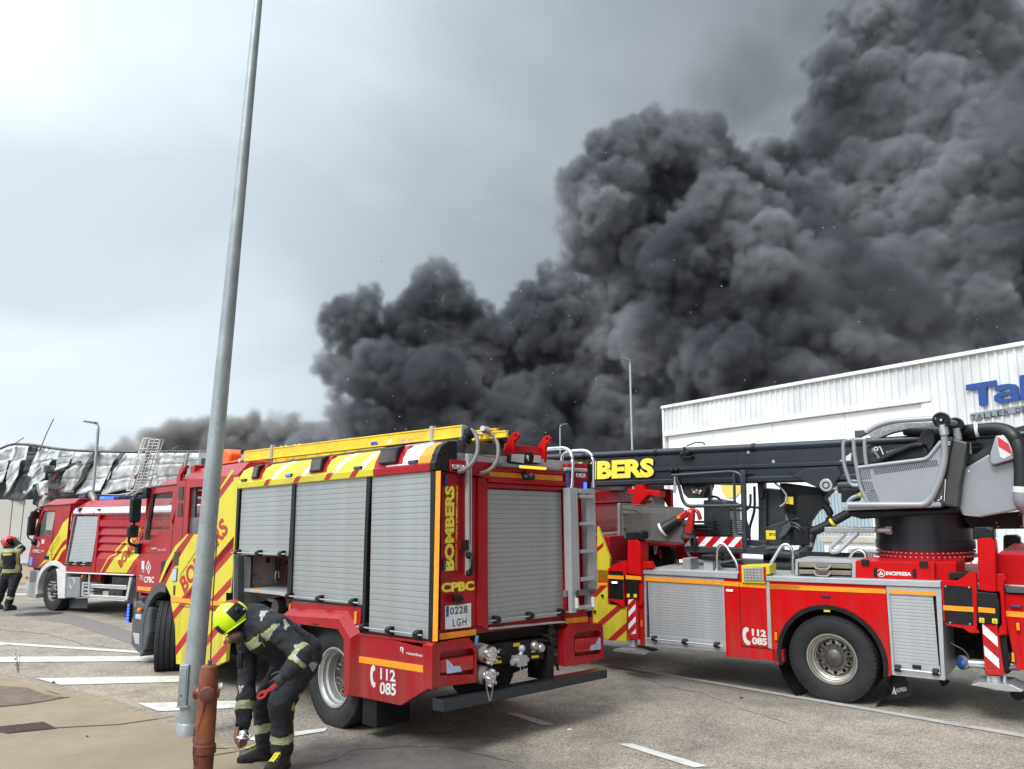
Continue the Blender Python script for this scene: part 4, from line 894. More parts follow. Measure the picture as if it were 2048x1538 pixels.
# yellow foil, stripes and lettering on the crew wall
ty_ = [(5.469,2.064),(5.069,2.072),(4.896,2.351),(4.704,2.541),(4.333,2.763),(4.239,2.78),(4.206,2.315),(4.195,1.804),(4.22,1.196),(4.744,1.172),(6.144,1.156),(6.366,1.322),(6.199,1.49),(5.912,1.744)]
sheet('yellow_foil', [ty_], W + 0.001, YEL, eng)
lowy = [(6.144,1.081),(5.363,1.101),(4.735,1.109),(4.251,1.143),(4.244,0.681),(4.262,0.435),(4.633,0.318),(4.893,0.302),(5.539,0.248),(5.82,0.24),(5.944,0.759)]
P('lower_yellow_panel', lowy, W - 0.05, W, YEL, eng)
sheet('yellow_flash', [[(6.409,1.652),(6.102,1.896),(5.701,2.067),(5.644,2.067),(6.019,1.861),(6.363,1.562),(6.588,1.345),(6.627,1.351)], [(4.7,2.698),(4.373,2.926),(4.286,2.919),(4.7,2.658)]], W + 0.0012, YEL, eng)
hb_ = [((605, 705), (740, 548), 20), ((598, 935), (725, 800), 20), ((363, 1015), (505, 850), 20), ((370, 1240), (455, 1120), 20), ((590, 1320), (672, 1222), 18), ((555, 1185), (604, 1128), 18)]
bs = [(4.78,1.653),(4.161,1.999),(4.752,1.157),(4.171,1.469),(5.996,0.904),(5.262,1.34),(5.885,0.39),(5.416,0.714),(4.71,0.337),(4.282,0.606),(4.897,0.602),(4.651,0.761),(5.506,1.138),(5.179,1.321)]
sheet('red_stripe', [band(ty_, bs[0], bs[1], 0.10), band(ty_, bs[2], bs[3], 0.10), band(ty_, bs[4], bs[5], 0.11), band(ty_, bs[12], bs[13], 0.10)], W + 0.0035, STRIPE, eng)
sheet('red_stripe', [band(lowy, bs[4], bs[5], 0.11), band(lowy, bs[6], bs[7], 0.11), band(lowy, bs[8], bs[9], 0.11), band(lowy, bs[10], bs[11], 0.10)], W + 0.002, STRIPE, eng)
tp = [(5.669,1.216),(4.354,2.102),(5.884,1.414)]
side_text('BOMBERS', tp, STRIPE, 0.035, W + 0.0055)
side_text('CONSORCI PROVINCIAL', [(5.854,1.447),(5.295,1.845),(5.892,1.465)], BLP, 0.0, W + 0.0055)
side_text('BOMBERS CASTELLÓ', [(5.255,1.868),(4.81,2.171),(5.296,1.888)], BLP, 0.0, W + 0.0055)
P('side_tape', [(6.144,1.153),(4.744,1.172),(4.234,1.196),(4.233,1.146),(4.746,1.114),(6.133,1.088)], W - 0.01, W + 0.006, ORA, eng, bevel=0)
sheet('panel_line', [[(4.715,2.06),(4.685,2.06),(4.716,1.116),(4.746,1.114)], [(4.741,1.072),(4.716,1.074),(4.684,0.329),(4.709,0.326)], [(5.831,1.041),(5.357,1.055),(5.356,1.048),(5.83,1.032)]], W + 0.0065, BLP, eng, th=0.001)
# rear chamfer of the cab
MB().prism([(4.13, W), (4.30, W + 0.003), (4.13, W - 0.09)], 1.02, 2.82, 'z').build('cab_corner', YEL, eng, 0.004)
BX('cab_gap', (4.10, 0.6, 0.70), (4.14, W - 0.06, 2.80), BLK, eng, 0)
# front door badges and lettering
door_t = CW + 0.0135
side_text('CPBC', [(7.307,1.317),(6.894,1.326),(7.311,1.41)], WPL, 0.03, door_t)
side_text('711', [(7.493,1.348),(7.347,1.346),(7.502,1.429)], WPL, 0.01, door_t)
side_text('TGM 13.290', [(6.852,1.816),(6.51,1.822),(6.863,1.842)], WPL, 0.0, door_t)
sheet('maker_badge', [[(7.092,1.855),(6.884,1.864),(6.876,1.853),(7.083,1.835)]], door_t, LENS, eng)
def rhomb(q, parent, y):
    c = [(sum(p[0] for p in q) / 4, sum(p[1] for p in q) / 4)] * 4
    inn = [(c[0][0] + (p[0] - c[0][0]) * 0.72, c[0][1] + (p[1] - c[0][1]) * 0.72) for p in q]
    mb = MB().prism(q, y, y + 0.0012, 'y', None, [inn]); mb.build('brigade_badge', WPL, parent)
    cx, cz = c[0]; r_ = abs(q[0][1] - q[2][1]) * 0.5
    MB().prism([(cx + r_ * 0.34 * math.cos(a) * (0.6 + 0.4 * (i % 2)), cz + r_ * 0.42 * math.sin(a) * (0.6 + 0.4 * (i % 2))) for i, a in enumerate([2 * math.pi * i / 12 for i in range(12)])], y, y + 0.0012).build('badge_figure', WPL, parent)
rhomb([(7.182,1.661),(7.048,1.558),(7.128,1.446),(7.271,1.558)], eng, door_t)
sheet('notice', [[(7.461,1.65),(7.344,1.652),(7.325,1.518),(7.435,1.515)], [(7.418,1.498),(7.315,1.501),(7.32,1.493),(7.417,1.491)], [(7.407,1.478),(7.325,1.481),(7.323,1.473),(7.406,1.471)]], door_t, WPL, eng)
sheet('side_tape', [[(7.558,1.249),(6.979,1.254),(7.035,1.197),(7.561,1.193)]], door_t, ORA, eng)
# front mudguard and bumper
cx, cz = 6.55, 0.56
def arc(r_, n=14, a0=R(4), a1=R(150)): return [(cx + r_ * math.cos(a0 + (a1 - a0) * i / n), cz + r_ * 0.98 * math.sin(a0 + (a1 - a0) * i / n)) for i in range(n + 1)]
ar = arc(0.80, a0=R(-28), a1=R(100)); ai = arc(0.66, a0=R(-28), a1=R(100))
MB().prism(ar + ai[::-1], W - 0.42, W - 0.02).build('front_mudguard', DGR, eng, 0.02)
gv = MB()
for i in range(13):
    a = R(-20 + 9 * i); gv.box((cx + 0.655 * math.cos(a) - 0.01, 0.7, cz + 0.655 * math.sin(a) - 0.01), (cx + 0.655 * math.cos(a) + 0.01, 1.1, cz + 0.655 * math.sin(a) + 0.01))
gv.build('mudguard_ribs', BLK, eng)
BX('arch_back', (5.55, 0.3, 0.5), (5.62, 1.1, 1.3), BLK, eng)
BX('step_housing', (6.72, 0.80, 0.33), (6.98, 1.06, 0.62), BLP, eng, 0.02)
MB().prism([(6.98, 0.95), (7.62, 1.02), (7.72, 0.70), (7.70, 0.33), (7.42, 0.24), (7.10, 0.30), (6.98, 0.58)], 0.55, W - 0.03).build('front_bumper', DGR, eng, 0.03)
BX('front_bumper', (7.40, -1.12, 0.40), (7.75, 0.6, 1.0), DGR, eng, 0.04)
MB().prism([(7.661,0.531),(7.28,0.537),(7.245,0.357),(7.52,0.356)], W - 0.2, W - 0.025).build('bumper_corner', ALUM, eng, 0.02)
MB().sphere((7.284,1.19,0.893), 0.045, 10).build('indicator', mat('orange_indicator', (0.7, 0.14, 0.03), 0.25), eng, 0, 60)
BX('headlamp', (7.30, W - 0.06, 0.74), (7.55, W - 0.01, 0.82), LENS, eng, 0.02)
q = (7.943,1.12,0.803)
b = BX('side_beacon', (q[0] - 0.03, q[1] - 0.05, q[2] - 0.15), (q[0] + 0.05, q[1] + 0.02, q[2] + 0.15), BLP, eng, 0.01)
for k in range(6): MB().sphere((q[0] - 0.02, q[1] + 0.022, q[2] - 0.125 + 0.05 * k), 0.022, 8).build('led', BLUL, b)
# mirrors
def mir(p, w_, h_, d_, nm):
    b = BX(nm, (p[0] - d_, p[1] - w_, p[2] - h_), (p[0] + d_, p[1] + w_, p[2] + h_), BLP, eng, 0.045)
    b.modifiers['bevel'].segments = 4
    BX('mirror_glass', (p[0] - d_ - 0.004, p[1] - w_ * 0.8, p[2] - h_ * 0.88), (p[0] - d_ + 0.006, p[1] + w_ * 0.8, p[2] + h_ * 0.88), GLASS_D, b, 0.01)
m1_ = (7.5,1.298,2.457); m2_ = (7.5,1.314,2.12)
mir(m1_, 0.085, 0.20, 0.06, 'wing_mirror'); mir(m2_, 0.085, 0.10, 0.06, 'wing_mirror')
top_ = (7.392,1.15,2.738); el = (7.5,1.277,2.739); bt = (7.575,1.15,1.859)
TB('mirror_arm', rnd([top_, el, (m1_[0], m1_[1] + 0.02, m1_[2] + 0.2)], 5), 0.022, BLP, eng)
TB('mirror_arm', rnd([(m1_[0], m1_[1], m1_[2] - 0.2), m2_], 2), 0.02, BLP, eng)
e2 = (7.5,1.361,1.928)
TB('mirror_arm', rnd([(m2_[0], m2_[1] + 0.05, m2_[2] - 0.08), e2, bt], 6), 0.02, BLP, eng)
BX('mirror_mount', (top_[0] - 0.12, CW, top_[2] - 0.09), (top_[0] + 0.09, CW + 0.09, top_[2] + 0.08), BLP, eng, 0.02)
BX('mirror_mount', (bt[0] - 0.07, CW, bt[2] - 0.10), (bt[0] + 0.07, CW + 0.08, bt[2] + 0.07), BLP, eng, 0.02)

# ---- rear face
def rp(name, q, a, b, m, bevel=0.004, holes=(), label=None, parent=None): return P(name, q, a, b, m, parent or eng, 'x', bevel, holes, label)
rp('rear_panel', [(1.082,2.659),(0.619,2.61),(0.627,1.158),(1.083,1.153)], -0.004, 0.05, RED)
rp('rear_column', [(0.619,2.616),(0.492,2.612),(0.486,1.124),(0.504,1.11),(0.627,1.158)], -0.03, 0.05, RED)
rp('rear_panel', [(-0.744,2.764),(-1.124,2.636),(-1.084,1.096),(-0.689,1.086)], -0.004, 0.05, RED)
rp('rear_column', [(-0.726,2.778),(-0.762,2.779),(-0.711,1.125),(-0.673,1.129)], -0.03, 0.05, RED)
rp('light_box', [(1.026,2.778),(0.531,2.774),(0.495,2.76),(0.499,2.612),(0.532,2.608),(0.658,2.632),(1.021,2.657)], -0.07, 0.05, RED, 0.012)
rp('light_box', [(-0.736,2.82),(-1.09,2.848),(-1.119,2.636),(-0.729,2.585)], -0.05, 0.05, RED, 0.012)
rp('rear_header', [(0.495,2.776),(-0.735,2.763),(-0.732,2.696),(0.495,2.688)], -0.045, 0.05, RED, 0.006)
rp('rear_header', [(0.484,2.689),(-0.715,2.696),(-0.712,2.611),(0.485,2.62)], -0.02, 0.05, RED, 0.004)
rp('header_fold', [(0.496,2.62),(-0.73,2.612),(-0.728,2.562),(0.496,2.571)], -0.055, 0.05, RED, 0.012)
rp('header_fold', [(0.496,2.569),(-0.728,2.559),(-0.726,2.512),(0.496,2.521)], -0.035, 0.05, RED, 0.012)
sheet('rear_tape', [[(0.455,2.683),(-0.08,2.683),(-0.079,2.628),(0.455,2.632)], [(-0.219,2.683),(-0.683,2.684),(-0.681,2.624),(-0.217,2.626)]], -0.021, ORA, eng, 'x', sign=-1)
shutter(eng, (-0.672, 0.462), 1.205, 2.50, 0.0, 0.050, SLAT, 'x', -1)
rp('shutter_foot', [(-0.672, 1.148), (0.462, 1.148), (0.462, 1.205), (-0.672, 1.205)], 0.0, 0.016, SLAT)
bar_rail(eng, -0.70, 0.485, 1.19, 0.0, 'x', -1)
rp('rear_sill', [(0.478,1.12),(-0.663,1.091),(-0.658,1.077),(0.478,1.105)], -0.05, 0.06, ALUM)
rp('corner_cap', [(1.168,2.831),(1.089,2.872),(1.042,2.867),(1.031,2.661),(1.173,2.655)], -0.055, 0.04, BLP, 0.02)
rp('corner_cap', [(-1.086,2.855),(-1.18,2.842),(-1.228,2.739),(-1.224,2.644),(-1.101,2.639)], -0.055, 0.04, BLP, 0.02)
rp('corner_strip', [(-1.124,2.64),(-1.172,2.642),(-1.134,1.094),(-1.088,1.095)], -0.03, 0.05, BLP)
sheet('corner_tape', [[(-1.172,2.642),(-1.219,2.644),(-1.189,1.09),(-1.136,1.094)]], 0.0, ORA, eng, 'x', sign=-1)
sheet('rear_tape', [[(1.097,1.122),(0.63,1.121),(0.631,1.067),(1.098,1.062)], [(-0.705,1.113),(-1.079,1.107),(-1.076,1.052),(-0.703,1.056)]], -0.006, ORA, eng, 'x', sign=-1)
def led_cluster(q):
    b = rp('grille_lamp', q, -0.10, -0.05, CHR, 0.01)
    c = [(sum(p[0] for p in q) / 4, sum(p[1] for p in q) / 4)]
    for k in range(3): MB().sphere((-0.10, c[0][0] + (k - 1) * 0.07, c[0][1]), (0.012, 0.020, 0.022), 10).build('led', CHR, b)
led_cluster([(1.016,2.73),(0.868,2.729),(0.868,2.68),(1.016,2.681)]); led_cluster([(-0.838,2.716),(-0.984,2.719),(-0.982,2.668),(-0.836,2.665)])
for q in ([(1.057,2.632),(1.021,2.636),(1.023,2.518),(1.06,2.515)], [(1.065,1.818),(1.032,1.821),(1.035,1.704),(1.07,1.701)], [(-1.063,1.814),(-1.09,1.817),(-1.085,1.691),(-1.053,1.69)]):
    b = rp('corner_beacon', q, -0.02, 0, BLP, 0.006); 
    k_ = rp('lens', [(p[0] * 0.9 + sum(s[0] for s in q) / 40, p[1] * 0.9 + sum(s[1] for s in q) / 40) for p in q], -0.026, -0.018, BLUO, 0.003, parent=b)
q = [(-1.065,2.623),(-1.105,2.624),(-1.102,2.552),(-1.062,2.547)]
rp('corner_beacon', q, -0.025, -0.004, BLUL, 0.006, label='lit blue corner beacon')
# light bar
lb = [(-0.09,0.476,2.747),(-0.09,-0.594,2.74)]
MB().tube([lb[0], lb[1]], 0.022, 10).build('traffic_bar', DGR, eng, 0, 40)
tb = eng.children[-1] if False else None
d = Vector(lb[1]) - Vector(lb[0])
for i in range(24):
    f0 = 0.035 + i * 0.039; c0 = Vector(lb[0]) + d * f0; c1 = Vector(lb[0]) + d * (f0 + 0.030)
    lit = 8 <= i <= 17
    MB().box((c0.x - 0.035, c0.y, c0.z - 0.014), (c0.x - 0.012, c1.y, c1.z + 0.014)).build('lamp_module', AMBL if lit else GREYC, eng, 0.004)
MB().tube(rnd([(-0.03,-0.05,2.703), (-0.12,0.032,2.625), (-0.16,-0.04,2.633)], 3), 0.03, 10).sphere((-0.18,-0.012,2.637), 0.042, 10).build('rear_camera', BLP, eng, 0, 40)
# lettering
text('lettering', 'BOMBERS', (-0.008,0.919,1.702), (-0.008,0.919,2.524), (-0.008,1.038,1.697), YTXT, eng, 0.05)
text('lettering', 'CONSORCI PROVINCIAL BOMBERS CASTELLÓ', (-0.008,0.882,1.703), (-0.008,0.873,2.522), (-0.008,0.908,1.701), YTXT, eng, 0.012)
text('lettering', 'CPBC', (-0.008,1.08,1.497), (-0.008,0.652,1.496), (-0.008,1.081,1.589), YTXT, eng, 0.055)
pl = rp('number_plate', [(1.036,1.37),(0.702,1.376),(0.702,1.146),(1.034,1.153)], -0.018, -0.006, mat('plate_white', (0.70, 0.71, 0.72), 0.35, var=0.03), 0.006)
sheet('country_band', [[(1.029,1.367),(0.993,1.368),(0.996,1.272),(1.029,1.271)]], -0.019, BLUE, pl, 'x', sign=-1)
text('lettering', 'E', (-0.021,1.037,1.292), (-0.021,1.02,1.293), (-0.021,1.037,1.312), WHT, pl, 0.03)
text('lettering', '0228', (-0.02,0.977,1.286), (-0.02,0.754,1.288), (-0.02,0.978,1.353), BLP, pl, 0.006, spacing=1.1)
text('lettering', 'LGH', (-0.02,0.944,1.172), (-0.02,0.769,1.172), (-0.02,0.944,1.242), BLP, pl, 0.006, spacing=1.2)
MB().tube([(-0.01,0.927,1.426), (-0.06,0.941,1.437), (-0.06,0.892,1.436), (-0.01,0.82,1.424)], 0.035, 12, rr=[0.02, 0.042, 0.042, 0.02]).build('plate_lamp', BLP, eng, 0, 50)
# grey ladder pole with handle
pq = (-0.07,0.791,1.652); pq2 = (-0.07,0.787,2.842)
BX('lift_pole', (-0.10, pq[1] - 0.028, pq[2]), (-0.05, pq[1] + 0.028, pq2[2]), ALUM, eng, 0.006)
sheet('pole_slot', [[(pq[1] - 0.004, pq[2] + 0.3), (pq[1] + 0.004, pq[2] + 0.3), (pq[1] + 0.004, pq2[2] - 0.1), (pq[1] - 0.004, pq2[2] - 0.1)]], -0.101, BLP, eng, 'x', sign=-1)
rp('pole_bracket', [(0.9,1.986),(0.743,1.989),(0.743,1.888),(0.866,1.891)], -0.06, 0.0, RED); rp('pole_clamp', [(0.875,1.991),(0.831,1.993),(0.831,1.893),(0.875,1.891)], -0.13, -0.05, BLP)
hq = [(-0.16,0.813,1.724),(-0.16,0.813,1.823)]
TB('pole_handle', rnd([(-0.1,0.804,1.672), hq[0], hq[1], (-0.1,0.807,1.841)], 4, 0.05), 0.018, BLP, eng)
for c in ((-0.1,0.804,1.672), (-0.1,0.807,1.841)): MB().sphere(c, 0.035, 10).build('handle_boss', BLP, eng, 0, 60)
# lower rear corner housings with tail lamps
def tail(q, hole, lamp, clear, nm='tail_housing'):
    h = rp(nm, q, -0.055, 0.065, RED, 0.014, holes=[hole])
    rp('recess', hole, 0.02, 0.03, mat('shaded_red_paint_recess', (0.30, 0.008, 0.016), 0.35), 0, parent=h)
    l = rp('tail_lamp', lamp, -0.045, 0.02, TAIL, 0.018, parent=h)
    sheet('reflector_lens', [clear], -0.047, LENS, l, 'x', sign=-1)
    return h
tail([(1.228,1.03),(1.193,1.048),(0.763,1.053),(0.662,0.956),(0.663,0.626),(1.176,0.651),(1.224,0.637)], [(1.129,0.931),(1.101,0.956),(0.721,0.952),(0.682,0.895),(0.682,0.704),(1.125,0.748)], [(1.12,0.89),(0.686,0.886),(0.687,0.747),(1.117,0.764)], [(1.045,0.886),(1.005,0.862),(0.954,0.811),(0.88,0.808),(0.848,0.753),(1.04,0.755)])
tail([(-0.637,0.99),(-0.73,1.05),(-1.253,1.02),(-1.285,0.97),(-1.285,0.63),(-0.978,0.607),(-0.754,0.613),(-0.626,0.62)], [(-0.777,0.929),(-0.824,0.957),(-1.205,0.945),(-1.248,0.908),(-1.237,0.685),(-0.779,0.703)], [(-0.803,0.89),(-1.235,0.876),(-1.236,0.73),(-0.801,0.744)], [(-1.215,0.869),(-1.242,0.861),(-1.24,0.734),(-1.045,0.741),(-1.066,0.791),(-1.151,0.802)])
P('tail_side', [(0.065,1.019),(0.05,0.617),(0.119,0.593),(0.134,1.025)], W - 0.1, W + 0.015, RED, eng)
P('side_marker', [(0.041,0.897),(-0.004,0.9),(-0.006,0.769),(0.036,0.77)], W + 0.014, W + 0.024, AMB, eng)
# under-run bar
ub = [(1.128,0.539),(-1.28,0.513),(-1.28,0.424),(1.122,0.429)]
MB().prism(ub, -0.10, 0.06, 'x').build('underrun_bar', BOOM, eng, 0.006)
MB().prism([(-0.056,0.544),(-0.152,0.568),(-0.16,0.461),(-0.063,0.468)], 1.10, 1.21).build('bar_end', DGR, eng, 0.004) if False else None
for y in (0.45, -0.45): BX('bar_bracket', (0.0, y - 0.05, 0.5), (0.3, y + 0.05, 0.85), BLK, eng)
MB().tube([(0.05, -0.62, 0.58), (0.5, -1.0, 0.75)], 0.015, 6).build('bar_stay', BLK, eng)
# tow beam with labels, coupling, valves
rp('tow_beam', [(0.449,0.952),(-0.361,0.938),(-0.367,0.725),(-0.347,0.722),(0.494,0.75),(0.475,0.903)], 0.02, 0.14, BLP, 0.02)
rp('back_plate', [(0.636,1.063),(-0.648,1.044),(-0.635,0.627),(0.107,0.527),(0.638,0.578)], 0.30, 0.34, BLK)
sheet('warning_label', [[(0.091,0.928),(-0.003,0.927),(-0.002,0.891),(0.092,0.893)], [(0.322,0.841),(0.271,0.84),(0.271,0.81),(0.322,0.812)], [(-0.181,0.837),(-0.234,0.836),(-0.233,0.806),(-0.181,0.807)], [(-0.178,0.773),(-0.286,0.769),(-0.286,0.745),(-0.178,0.749)], [(0.453,0.794),(0.391,0.793),(0.391,0.76),(0.453,0.761)], [(0.373,0.781),(0.264,0.778),(0.264,0.755),(0.373,0.758)]], 0.018, YST, eng, 'x', sign=-1)
tbp = [(-0.05,0.059,0.81),(-0.05,0.034,0.877)]
MB().cyl(tbp[0], (tbp[1][0], tbp[1][1], tbp[1][2] - 0.02), 0.022, 12).sphere(tbp[1], 0.038, 14).box((tbp[0][0] - 0.04, tbp[0][1] - 0.06, tbp[0][2] - 0.10), (0.04, tbp[0][1] + 0.06, tbp[0][2])).cyl((tbp[0][0], tbp[0][1] - 0.10, tbp[0][2] - 0.05), (tbp[0][0], tbp[0][1] + 0.12, tbp[0][2] - 0.05), 0.03, 12).build('tow_hitch', ALUM, eng, 0, 40)
TB('hitch_wire', rnd([(tbp[0][0], tbp[0][1], tbp[0][2] - 0.1), (-0.06, tbp[0][1] + 0.01, tbp[0][2] - 0.24), (-0.06, tbp[0][1] - 0.05, tbp[0][2] - 0.22), (-0.02, tbp[0][1] - 0.07, tbp[0][2] - 0.06)], 4), 0.005, ALU, eng, 5)
for c in ((0,0.286,0.871), (0,-0.21,0.874), (0,-0.303,0.842)):
    MB().lathe([(0.001, -0.03), (0.035, -0.028), (0.05, -0.01), (0.052, 0.02)], c, (1, 0, 0), 14).build('socket', BLP if c[1] > 0 else ALU, eng, 0, 40)
def hose_cap(c):
    c = Vector(c); r_ = bpy.data.objects.new('suction_inlet', None); link(r_, eng); r_.empty_display_size = 0.1
    dr = Vector((-0.94, -0.28, -0.18)).normalized()
    MB().lathe([(0.072, -0.42), (0.076, -0.2), (0.090, -0.12), (0.088, -0.05), (0.075, -0.02)], c, dr, 20).build('hose_stub', mat('canvas_hose', (0.15, 0.13, 0.11), 0.8, var=0.2), r_, 0, 40)
    mb = MB(); mb.lathe([(0.088, -0.03), (0.090, 0.01), (0.080, 0.022), (0.075, 0.03), (0.03, 0.032), (0.001, 0.035)], c, dr, 24)
    u = dr.orthogonal().normalized(); v = dr.cross(u)
    for k in range(5):
        a = 2 * math.pi * k / 5; p = c + (u * math.cos(a) + v * math.sin(a)) * 0.074; mb.cyl(p + dr * 0.0, p + dr * 0.05, 0.018, 8)
    mb.build('cap', CHR, r_, 0, 40)
    return r_
hose_cap((-0.1,0.525,0.871)); hose_cap((-0.1,0.535,0.665))
cc = Vector((-0.1,0.535,0.617))
mb = MB()
for k in range(9):
    for s_ in (-1, 1):
        t = k / 8; p = cc + Vector((0, s_ * (0.055 - 0.045 * t), -0.16 * t)); mb.tube([p + Vector((0, 0.006 * math.cos(a), 0.011 * math.sin(a))) for a in [2 * math.pi * j / 6 for j in range(6)]], 0.0022, 4, closed=True)
mb.build('chain', ALU, eng, kind='stuff')
TB('valve_lever', rnd([(0,0.63,0.91), (-0.05,0.664,1.009), (-0.06,0.665,1.063)]), 0.018, mat('blue_lever', (0.10, 0.25, 0.42), 0.45), eng)
vx = MB()
for (a, b) in ((1400, 380), (1440, 395), (1490, 385), (1420, 500), (1465, 505), (1500, 510), (1420, 620), (1490, 632), (1400, 450), (1430, 560), (1415, 680)):
    pass
vv = [(0.1,-0.563,0.987),(0.1,-0.632,0.963),(0.1,-0.721,0.966),(0.1,-0.594,0.847),(0.1,-0.673,0.834),(0.1,-0.734,0.822),(0.1,-0.59,0.712),(0.1,-0.712,0.685),(0.1,-0.561,0.907),(0.1,-0.61,0.778),(0.1,-0.58,0.646)]
vx = MB()
for i, c in enumerate(vv):
    vx.sphere(c, 0.032 if i % 2 else 0.04, 8); vx.cyl((c[0] + 0.15, c[1] + 0.02, c[2]), (c[0] - 0.05, c[1], c[2]), 0.018, 8)
for i in range(0, len(vv) - 1, 2): vx.cyl(vv[i], vv[i + 1], 0.014, 6)
vx.build('air_valves', STEELD, eng, 0, 40)
mb = MB()
for i in (2, 5, 7):
    c = vv[i]; mb.lathe([(0.001, -0.07), (0.028, -0.066), (0.034, -0.04), (0.034, 0)], c, (1, 0, 0), 12)
mb.build('valve_cap', CHR, eng, 0, 40, kind='stuff')
# roof: ladder gantry hooks, grey rail, roof hoops, work lights, strap
for pts, nm in (((-0.02,0.748,3.105), 0),): pass
h1 = [(0.05,0.689,3.118), (0,0.661,3.097), (-0.05,0.659,3.038), (-0.1,0.684,2.951), (-0.12,0.709,2.858), (-0.14,0.774,2.765), (-0.14,0.857,2.695), (-0.12,0.908,2.665), (-0.1,0.954,2.654)]
h2 = [(0.05,0.48,3.109), (0.05,0.398,3.111), (0,0.368,3.069), (-0.05,0.365,2.999), (-0.1,0.392,2.906), (-0.12,0.43,2.802), (-0.14,0.509,2.715), (-0.12,0.577,2.669), (-0.1,0.661,2.65)]
for h in (h1, h2): TB('ladder_hook', rnd(h, 4), 0.022, GREYC, eng, 10)
TB('hook_tie', [(-0.11,0.694,2.838), (-0.11,0.411,2.826)], 0.008, GREYC, eng, 6)
for q in ((0,0.721,3.056), (0,0.253,3.035)):
    c = Vector(q); mb = MB()
    for k in range(5): mb.cyl(c + Vector((0.02 * k, 0.02 * k - 0.04, 0.02 - 0.055 * k)), c + Vector((0.02 * k + 0.05, 0.02 * k - 0.02, 0.0 - 0.055 * k)), 0.062 - 0.003 * k, 12)
    mb.build('rope_grip', BLK, eng, 0, 40)
BX('ladder_gantry', (0.02, 0.20, 2.86), (0.12, 0.86, 2.99), STEELD, eng, 0.005)
BX('gantry_foot', (0.02, 0.74, 2.80), (0.08, 0.80, 3.02), STEELD, eng, 0.01)
BX('ladder_rail', (0.15, 0.66, 2.955), (4.7, 0.74, 3.03), mat('weathered_rail', (0.09, 0.08, 0.075), 0.6, var=0.2, dirt=0.5), eng, 0.004)
BX('ladder_rail', (0.15, 0.24, 2.955), (4.7, 0.32, 3.03), STEELD, eng, 0.004)
BX('roof_locker', (0.36, -0.22, 2.84), (1.6, 0.62, 3.055), ALU, eng, 0.01); BX('locker_lid', (0.34, -0.24, 3.056), (1.62, 0.64, 3.075), ALU, eng, 0.004)
BX('roof_locker', (0.22, 0.50, 2.84), (0.7, 1.0, 2.98), ALUM, eng, 0.01)
for y in (0.06, -0.44):
    q = Vector((0.1, y, 2.86))
    MB().prism([(0.02, 2.82), (0.22, 2.82), (0.10, 3.03), (0.02, 3.115), (-0.04, 3.125), (-0.075, 3.09), (-0.06, 3.05), (-0.01, 3.03)], y - 0.018, y + 0.018, 'y', None, [circ(-0.035, 3.085, 0.018, 10)]).build('lifting_eye', RED2, eng, 0.004)
MB().prism([(0.02, 2.83), (0.06, 3.0), (0.10, 3.0), (0.12, 2.83)], -0.42, 0.05, 'y').build('lamp_bracket', RED, eng, 0.006)
for q in ([(0.153,2.89),(-0.079,2.897),(-0.059,2.781),(0.168,2.796)], [(-0.205,2.898),(-0.332,2.895),(-0.313,2.799),(-0.183,2.8)]):
    l = rp('work_lamp', q, -0.03, 0.03, BLP, 0.015); c = (sum(p[0] for p in q) / 4, sum(p[1] for p in q) / 4)
    rp('lens', [(c[0] + (p[0] - c[0]) * 0.84, c[1] + (p[1] - c[1]) * 0.84) for p in q], -0.036, -0.029, mat('clear_grey_lens', (0.42, 0.42, 0.41), 0.25, var=0.1, scale=60), 0.01, parent=l)
rp('emblem_plate', [(-0.079,2.91),(-0.195,2.926),(-0.178,2.792),(-0.059,2.796)], -0.028, 0.02, BLP, 0.004)
eq = (-0.03,-0.084,2.866)
rp('emblem', [(eq[1] + a * 0.04, eq[2] + b * 0.04) for a, b in ((0, 0), (-0.3, 0.5), (-0.8, 0.5), (-1.1, 0.2), (-1.1, -0.2), (-0.8, -0.5), (-1.1, -1.0), (-0.8, -1.0), (-0.5, -0.5), (-0.3, -0.4))], -0.032, -0.029, WPL, 0)
h = [(0.45,-0.792,2.848), (0.4,-0.796,2.986), (0.3,-0.774,3.019), (0.15,-0.794,3.016), (0.02,-0.817,3.01), (-0.1,-0.758,2.936), (-0.12,-0.751,2.814), (-0.12,-0.727,2.575), (-0.1,-0.71,2.497), (-0.02,-0.709,2.475)]
TB('grab_hoop', rnd(h, 5), 0.021, CHR, eng, 12)
h = [(0.4,-1.138,2.835), (0.38,-1.124,2.95), (0.3,-1.1,2.996), (0.15,-1.09,3.006), (0,-1.123,3), (-0.08,-1.138,2.949), (-0.1,-1.143,2.866), (-0.1,-1.126,2.558)]
TB('grab_hoop', rnd(h, 5), 0.021, CHR, eng, 12)
TB('grab_bar', [(-0.06,-0.674,2.757), (-0.06,-1.05,2.756)], 0.022, ALUM, eng)
bs_ = [(-0.05,-0.733,2.753), (-0.05,-0.734,2.42), (-0.05,-0.735,1.816)]
mb = MB()
for a, b in zip(bs_[:-1], bs_[1:]): mb.box((a[0] - 0.004, a[1] - 0.022, b[2]), (a[0] + 0.004, b[1] + 0.022, a[2]))
mb.build('blue_strap', mat('blue_webbing', (0.02, 0.16, 0.42), 0.7, var=0.1), eng)
TB('rope_end', rnd([(-0.06,-0.724,1.824), (-0.07,-0.717,1.689), (-0.07,-0.677,1.592), (-0.07,-0.73,1.559), (-0.07,-0.704,1.746)], 4), 0.016, mat('pale_rope', (0.35, 0.37, 0.40), 0.8, var=0.3, scale=60), eng, 8)
BX('rope_plate', (-0.03, (0,-0.769,1.807)[1] - 0.02, 1.70), (-0.005, (0,-0.769,1.807)[1] + 0.035, 2.0), WPL, eng)

